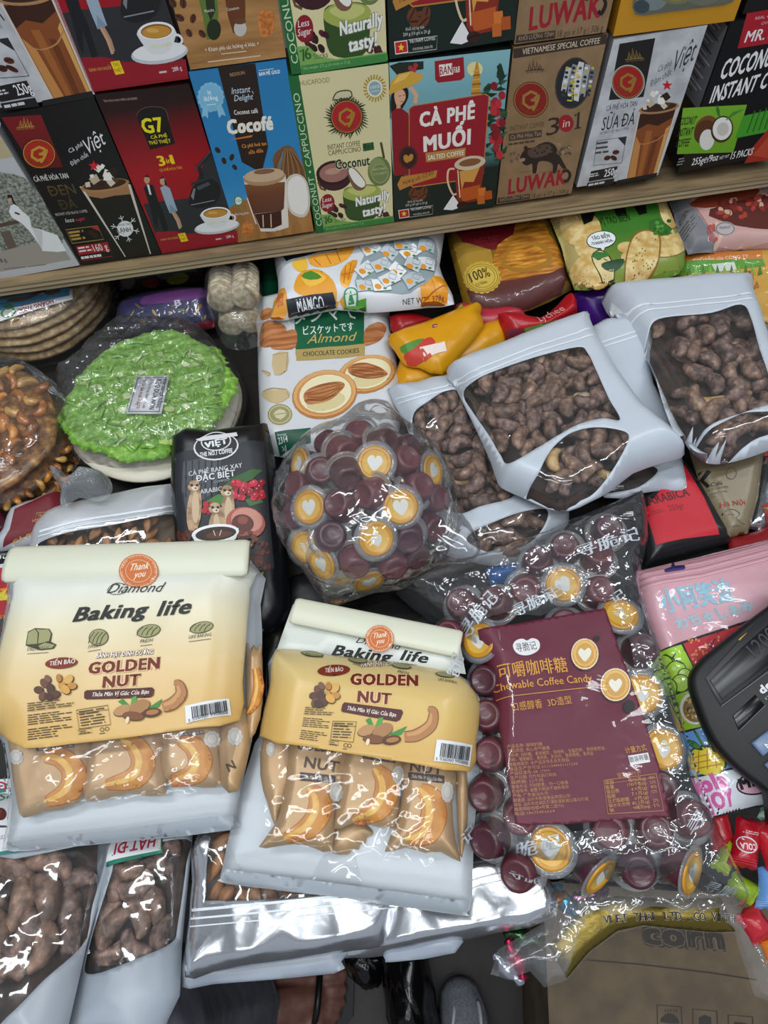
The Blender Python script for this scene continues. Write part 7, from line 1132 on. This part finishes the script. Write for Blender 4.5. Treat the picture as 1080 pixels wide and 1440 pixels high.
EZ(S, Y, '1a1c2a', 600, 1120, 36, 24, 20); EZ(S, Y, 'c8b8d8', 600, 1118, 30, 18, 20); TZ(S, Y, 'd860a8', 'kola', 412, 1295, 565, 1250, 84, bold=.06); TZ(S, Y, 'd860a8', 'JOY', 470, 1375, 592, 1345, 84, bold=.06)
EZ(S, Y, '15171a', 700, 1238, 104, 58, -12); EZ(S, Y, 'e0b0c0', 700, 1238, 96, 50, -12); TZ(S, Y, '15171a', 'MINI', 620, 1272, 770, 1230, 54, bold=.06); S.printed(S.thing); S.film('gloss_film', FILM(.0, bump=.7, bs=30, fres=.12), S.thing, eps=.0045)
# ---- calculator ----
S = Sheet((985, 1010, .806), (1090, 1130, .800), (1030, 900, .815), None)
CO = [(972, 953), (985, 930), (1010, 908), (1085, 850), (1200, 775), (1330, 1020), (1110, 1165), (1080, 1116), (1040, 1085), (1002, 1042), (978, 985)]
S = Sheet((1002, 1042, .804), (1080, 1116, .800), (975, 955, .816), CO); S.flat = True
t = thing('calculator', 'black desk calculator with grey blue keys lying on the pink bag', 'calculator', S.up(np.array([S.out.mean(0)]))[0] - S.n * .024)
def slab(name, m, loop, z0, z1, par, sm=0, bev=.003):
    q = S.px(cr(loop, sm) if sm else loop); c = q.mean(0); n = len(q); ins = lambda k: q + (c - q) / np.linalg.norm(c - q, axis=1)[:, None] * k
    rings = [(ins(bev * .6), z0), (q, z0 + bev * .6), (q, z1 - bev), (ins(bev * .35), z1 - bev * .3), (ins(bev), z1)]; V = np.vstack([S.O + a[:, :1] * S.ex + a[:, 1:] * S.ey + z * S.n for a, z in rings])
    Fc = [(i * n + k, i * n + (k + 1) % n, (i + 1) * n + (k + 1) % n, (i + 1) * n + k) for i in range(4) for k in range(n)] + [tuple(range(n))[::-1], tuple(4 * n + k for k in range(n))]
    o = mk(name, V, Fc, m, par); return o
slab('casing', M('101013', .55), CO, -.022, .002, t, 3, .006)
body = [x for x in t.children][0]
CZ = lambda *p: Y(*p)
slab('bezel', M('1b1c20', .4), CZ(445, 735, 600, 560, 760, 400, 900, 300, 960, 430, 760, 690, 520, 868), .0012, .0034, t, 0, .0015)
slab('display_glass', M('0b0d11', .3), CZ(470, 745, 620, 590, 780, 450, 900, 370, 930, 440, 760, 660, 530, 840), .003, .0042, t, 0, .0006)
S.e0 = .0046; S.T_('1f2126', '1200', *CZ(690, 640)[0], *CZ(800, 540)[0], 24, shear=.1); S.L('6a6e76', CZ(525, 868, 760, 695), .8); S.e0 = .0030; S.P('c8941c', CZ(608, 548, 648, 515, 656, 540, 620, 570)); S.L('5a4410', CZ(618, 552, 646, 532), .8); S.L('5a4410', CZ(618, 560, 650, 538), .8)
S.e0 = .0032; S.T_('d8dade', 'deli', *CZ(722, 812)[0], *CZ(800, 752)[0], 12, bold=.05); S.T_('b8bac0', '12 DIGITS', *CZ(742, 838)[0], *CZ(830, 775)[0], 4, bold=.02); S.printed(t, 'case_print')
slab('solar_panel', M('070709', .25), CZ(580, 915, 690, 812, 735, 862, 610, 985), .0015, .0030, t, 0, .0008); S.e0 = .0034; S.L('5a5c60', CZ(612, 985, 737, 864), 1); S.printed(t, 'panel_edge')
def key(p, txt):
    k = slab('key', M('6f84a4', .35), p, .001, .0085, t, 0, .003); S.e0 = .0092; c = np.array(p); a = c[3] * .72 + c[1] * .28 + (c[2] - c[0]) * .12; b = a + (c[2] - c[3]) * .5; S.T_('e8ecf2', txt, *a, *b, 10, bold=.02); S.printed(k, 'key_letter')
kq = CZ(665, 1045, 745, 985, 800, 1045, 720, 1110); key(kq, 'M+'); dv = np.array(CZ(800, 1045)[0]) - np.array(CZ(665, 1045)[0]) + np.array((-6, -22))
for i, s in ((1, 'M-'),): key([tuple(np.array(p) + dv * .75 + np.array((2, -20))) for p in kq], s)
key([tuple(np.array(p) + np.array((18, 30))) for p in kq], 'MR')
# ---- wrapped candies beside the bags ----
rgc = random.Random(2)
def sweet(label, px, py, w, h, rot, z, col, txt=None, name='wrapped_candy', group='wrapped candies beside the flat bag', tw='serrated', fr='c3303c', seed=0):
    c_, s_ = math.cos(math.radians(rot)), math.sin(math.radians(rot)); pt = lambda x, y: (px + c_ * x - s_ * y, py + s_ * x + c_ * y); ol = []
    for k in range(7): ol.append(pt(-w / 2 + w * k / 6, -h / 2 - (3 if k % 2 else 0)))
    ol += [pt(w * .44, -h * .2), pt(w * .44, h * .2)]
    for k in range(7): ol.append(pt(w / 2 - w * k / 6, h / 2 + (3 if k % 2 else 0)))
    ol += [pt(-w * .44, h * .2), pt(-w * .44, -h * .2)]
    a = pt(-w / 2, h / 2); b = pt(w / 2, h / 2); c2 = pt(-w / 2, -h / 2); S = Sheet((*a, z), (*b, z), (*c2, z + .002), ol, .010, .014, .001, 120, seed, step=.005); S.thing = thing(name, label, 'candy', base_of(S), group); S.body('wrapper', M(col, .25, bump=.1), S.thing, .4)
    for k in range(3): S.L(fr, [pt(-w * .45, h * (.33 + .05 * k)), pt(w * .45, h * (.33 + .05 * k))], 1)
    if txt: S.E('d8d0d8', *pt(0, 2), w * .36, h * .17, rot + 12); S.E(col, *pt(0, 2), w * .33, h * .14, rot + 12); S.T_('ecd8dc', txt, *pt(w * .28, -1), *pt(-w * .24, 1), h * .14, bold=.03); S.fine('e0b0b8', pt(w * .3, -h * .28), pt(-w * .3, -h * .28), pt(w * .3, -h * .2), 2, .5, 3, 3)
    S.printed(S.thing); return S
sweet('red cola candy twist facing up below the pink bag', 1050, 1186, 44, 66, 12, .748, 'b01626', 'COLA', seed=1); sweet('red candy half under the flat bag beside the cola candy', 1012, 1165, 40, 60, -15, .735, 'a81a26', seed=2); sweet('red candy at the picture edge below the pink bag corner', 1088, 1190, 44, 70, -20, .748, 'b8202c', seed=3)
sweet('lime green candy poking out beside the flat bag', 1022, 1205, 30, 44, 30, .738, '9ab41c', fr='c8d84a', seed=4); sweet('lime green candy below the cola candy', 1045, 1250, 34, 44, -60, .737, '8aa81c', fr='c8d84a', seed=5); sweet('sky blue candy at the picture edge', 1085, 1250, 44, 56, 5, .742, '6a9ada', fr='9cc0e8', seed=6); sweet('mint green candy tip under the pink bag', 1085, 1138, 36, 30, 10, .742, 'a8d0bc', fr='c8e4d4', seed=7); sweet('red candy below the flat bag corner', 1062, 1300, 40, 50, -35, .735, 'b82834', seed=8); sweet('orange candy at the picture edge under the red one', 1085, 1335, 30, 36, -20, .73, 'd0741c', fr='e8a04a', seed=9)
# ---- gold printed bag of candies ----
GO = [(772, 1331), (800, 1296), (830, 1272), (862, 1260), (900, 1262), (950, 1264), (1014, 1262), (1034, 1310), (1000, 1311), (950, 1306), (905, 1301), (868, 1309), (828, 1339), (797, 1376)]
S = Sheet((797, 1376, .728), (1034, 1312, .735), (830, 1262, .742), GO, .004, .012, .003, 60, 91, smooth=1); gbag = thing('gold_candy_bag', 'clear candy bag with a curved gold strip lettered in dark capitals', 'candy bag', base_of(S)); S.body('gold_strip', M('75652c', .34, .75, bump=.4, bs=130), gbag, back=0)
for k, ch in enumerate('VIET THAI LTD.,CO.VITH'):
    t_ = k / 21; x = 850 + t_ * 176; y = 1297 - 8 * math.sin(t_ * 2.2) + t_ * 6 - (0 if t_ > .2 else (.2 - t_) * -10); y2 = y - .12 * 6 * (1 - t_ * 2)
    if ch != ' ':
        for c, bo in (('d8c8a0', .075), ('1c1830', .03)): S.T_(c, ch, x, y, x + (7.2 if ch not in '.,I' else 2.6), y2, 12, bold=bo)
S.printed(gbag, 'strip_lettering')
S2 = Sheet((740, 1385, .715), (1100, 1385, .715), (740, 1230, .73), [(690, 1370), (700, 1335), (760, 1300), (780, 1240), (860, 1225), (1000, 1230), (1060, 1290), (1110, 1420), (1060, 1400), (1032, 1312), (1000, 1312), (905, 1303), (868, 1311), (828, 1341), (797, 1378), (765, 1388), (745, 1365), (715, 1376)], .016, .03, .003, 60, 92, smooth=1); S2.film('clear_bag', HAZY, gbag, crease=.003)
for k, (x, y, c, r, lb) in enumerate(((795, 1268, '1f8fc0', 20, 'turquoise foil candy beside the gold strip'), (782, 1262, 'c07a2a', 60, 'copper foil candy beside the turquoise one'), (830, 1258, '8a5a7a', 90, 'mauve wrapped candy above the gold strip'), (726, 1350, 'a81f4a', 10, 'magenta foil candy hanging below the silver pouch'), (735, 1318, '3a5a3a', 70, 'dark green foil candy above the magenta one'), (715, 1362, 'b8bcc8', 40, 'silver foil candy beside the magenta one'))):
    V, Fc = lathe([(.001, -.02), (.006, -.017), (.003, -.012), (.009, -.006), (.0105, 0), (.009, .006), (.003, .012), (.006, .017), (.001, .02)], 12); V = V + lumps(V, .002, 350, k)[:, None]; V[:, 0] *= .9; q = np.array(Euler((1.57, 0, math.radians(r))).to_matrix()); p = onz(x, y, .716 if k < 3 else .712); o = mk('foil_candy', V @ q.T + p, Fc, M(c, .18, .8, bump=.3, bs=200), None); tag(o, lb, 'candy', 'foil candies in the gold strip bag')
# ---- floor things ----
cz = .30
CT = [onz(*p, cz) for p in ((776, 1355), (1000, 1290), (1130, 1330), (1130, 1520), (788, 1560))]
V = [onz(778, 1362, cz), onz(1180, 1395, cz), onz(1180, 1560, cz) + np.array([0, -.05, 0]), onz(790, 1560, cz) + np.array([0, -.05, 0])]
x0, y1 = V[0][0], V[0][1]; e1 = V[1] - V[0]; e1[2] = 0; e1 /= np.linalg.norm(e1); e2 = np.array([e1[1], -e1[0], 0]); o = onz(778, 1300, cz) + np.array([0, .06, 0]); top = [o, o + e1 * .50, o + e1 * .50 + e2 * .42, o + e2 * .42]
cb = thing('cardboard_carton', 'brown cardboard carton with printed handling marks standing on the floor under the table', 'box', np.mean(top, 0) * [1, 1, 0]); KRAFT = MN('5f5140', '716049', 20, .7, detail=6)
lowr = [np.array([p[0], p[1], 0.0]) for p in top]; mk('carton_body', top + lowr, [(0, 3, 2, 1), (4, 5, 6, 7), (0, 1, 5, 4), (1, 2, 6, 5), (2, 3, 7, 6), (3, 0, 4, 7)], KRAFT, cb, smooth=False)
S = Sheet(top[3], top[2], top[0], world=True); S.e0 = .0006; S.L('2a2018', [(825, 1350), (900, 1356), (1000, 1368), (1064, 1378)], 2.2); S.L('4a3c2c', [(780, 1346), (830, 1351)], 1); S.printed(cb, 'flap_seam')
for c, bo in (('241c14', .16), ('6a5945', .09), ('241c14', .05)): S.T_(c, 'corn', 904, 1326, 1020, 1334, 32, bold=bo)
S.printed(cb, 'carton_lettering')
for k, (x, y) in enumerate(((924, 1413), (974, 1419), (1024, 1427))):
    S.L('241c14', [(x, y), (x + 34, y + 3), (x + 36, y + 50), (x + 1, y + 48)], 1.6, closed=True)
    if k == 0: S.P('241c14', [(x + 5, y + 24), (x + 10, y + 15), (x + 18, y + 12), (x + 26, y + 16), (x + 31, y + 26)], 2); [S.L('241c14', [(x + 12 + j * 4, y + 6), (x + 11 + j * 4, y + 10)], 1) for j in range(5)]
    if k == 1: S.P('241c14', [(x + 17, y + 8), (x + 26, y + 12), (x + 26, y + 22), (x + 17, y + 27), (x + 9, y + 22), (x + 9, y + 12)]); S.L('241c14', [(x + 7, y + 22), (x + 7, y + 32), (x + 14, y + 36)], 3); S.L('241c14', [(x + 28, y + 22), (x + 28, y + 34), (x + 21, y + 37)], 3)
    if k == 2: S.P('241c14', [(x + 8, y + 10), (x + 26, y + 12), (x + 24, y + 22), (x + 17, y + 26), (x + 10, y + 22)])
    S.printed(cb, 'handling_mark')
# a bare foot in a flip-flop with a grey trouser leg
sk = lambda x, y, z: onz(x, y, z)
foot = thing('person', 'person standing under the table edge, bare foot in a dark thong sandal below grey trousers', 'person', (sk(455, 1420, 0)[0], sk(455, 1420, 0)[1], 0))
SKIN = MN('6a453a', '80574a', 40, .5)
def blob(name, mat, parts, parent, sub=2):
    """one continuous surface from overlapping rounded masses (remeshed)"""
    bmv = []; bmf = []
    for pth, rad in parts:
        V, Fc = tube(cr(pth, 4, False), np.interp(np.linspace(0, 1, (len(pth) - 1) * 4 + 1), np.linspace(0, 1, len(rad)), rad), 12); k = len(bmv); bmv += V.tolist(); bmf += [tuple(i + k for i in f) for f in Fc]
        for e in (0, -1):
            Vs, Fs = lathe([(.001, -1)] + [(math.cos(a), math.sin(a)) for a in np.linspace(-1.3, 1.3, 7)] + [(.001, 1)], 12); k = len(bmv); bmv += (Vs * rad[e] + np.array(pth[e])).tolist(); bmf += [tuple(i + k for i in f) for f in Fs]
    o = mk(name, np.array(bmv), bmf, mat, parent); md = o.modifiers.new('join', 'REMESH'); md.mode = 'VOXEL'; md.voxel_size = .004; md.use_smooth_shade = True; s2 = o.modifiers.new('soft', 'SMOOTH'); s2.iterations = 6; s2.factor = .5; return o
heel, ball_ = sk(340, 1430, .05), sk(440, 1405, .035)
fp = [([heel + [0, 0, .10], heel + [0, 0, .03], heel * .5 + ball_ * .5 + [0, 0, .015], ball_], [.038, .036, .034, .028]), ([sk(395, 1375, .03), sk(440, 1378, .03)], [.022, .024]), ([sk(395, 1450, .03), sk(445, 1440, .03)], [.022, .024])]
for x0, y0, x1, y1, r in ((440, 1374, 480, 1370, .0125), (445, 1392, 482, 1391, .0095), (445, 1408, 480, 1409, .009), (443, 1423, 474, 1427, .009), (440, 1437, 466, 1444, .0085)): fp.append(([sk(x0, y0, .03), sk((x0 + x1) / 2, (y0 + y1) / 2, .034), sk(x1, y1, .022)], [r * 1.15, r, r * 1.05]))
blob('body', SKIN, fp, foot)
V = []; so = [sk(*p, .010) for p in ((318, 1440), (330, 1385), (400, 1358), (470, 1354), (498, 1380), (496, 1430), (470, 1465), (390, 1480), (330, 1470))]; n = len(so); V = so + [p - np.array([0, 0, .010]) for p in so]; sd = mk('sandal', V, [tuple(range(n)), tuple(range(n, 2 * n))[::-1]] + [(k, (k + 1) % n, n + (k + 1) % n, n + k) for k in range(n)], M('121014', .6), foot, smooth=False)
V, Fc = tube(cr([sk(452, 1358, .02), sk(450, 1368, .052), sk(448, 1395, .068), sk(445, 1425, .066), sk(438, 1455, .02)], 4, False), .006, 8); mk('strap', V, Fc, M('0c0b0d', .4), sd)
GREY = MN('53555c', '63656c', 30, .85)
tr = blob('trouser_leg', GREY, [([sk(150, 1470, .55), sk(230, 1440, .32), sk(330, 1420, .10)], [.12, .105, .08])], foot)
# sneaker
sn = thing('sneaker', 'grey mesh sneaker on the floor beside the black plastic bag', 'shoe', sk(655, 1430, 0))
up = blob('upper', MN('6a6d74', '80838a', 300, .8, .4), [([sk(660, 1520, .07), sk(656, 1470, .06), sk(652, 1430, .045), sk(648, 1408, .035)], [.045, .046, .045, .040])], sn)
so = [sk(*p, .022) for p in ((620, 1500), (624, 1440), (630, 1405), (644, 1388), (660, 1390), (676, 1410), (690, 1450), (700, 1510), (690, 1560), (630, 1560))]; n = len(so); mk('sole', so + [p * [1, 1, 0] for p in so], [tuple(range(n)), tuple(range(n, 2 * n))[::-1]] + [(k, (k + 1) % n, n + (k + 1) % n, n + k) for k in range(n)], M('a4a6aa', .6), sn, smooth=False)
for a, b in ((634, 640), (678, 672)): V, Fc = tube(cr([sk(a, 1470, .09), sk(b - 2 if a < 650 else b + 4, 1430, .085), sk(b, 1408, .07)], 4, False), .0035, 6); mk('side_strip', V, Fc, M('b4b6ba', .4), sn)
# black plastic bags and a scrap on the floor
def crumple(name, label, px, py, rx, ry, rz, mat, seed, cat='plastic bag', group=None):
    V, Fc = lathe([(.001, -1)] + [(math.cos(a), math.sin(a)) for a in np.linspace(-1.4, 1.4, 22)] + [(.001, 1)], 40); n3 = V / np.linalg.norm(V, axis=1)[:, None]; V = V * (1 + lumps(n3, .12, 4, seed) + np.abs(lumps(n3, .10, 11, seed + 3)))[:, None] * np.array([rx, ry, rz]); p = sk(px, py, rz * .8); V = V + p; V[:, 2] = np.maximum(V[:, 2], .001); o = mk(name, V, Fc, mat, None); return tag(o, label, cat, group)
BLK = M('0c0c0e', .22, bump=.6, bs=60)
crumple('plastic_bag', 'tall crumpled black plastic bag on the floor beside the grey sneaker', 577, 1400, .045, .13, .09, BLK, 3); crumple('plastic_bag', 'low crumpled black plastic bag on the floor beside the bare foot', 518, 1352, .035, .04, .045, BLK, 7); crumple('paper_scrap', 'pale crumpled paper scrap between the black bags', 552, 1365, .02, .035, .025, M('9a9ca0', .7), 11, 'litter')
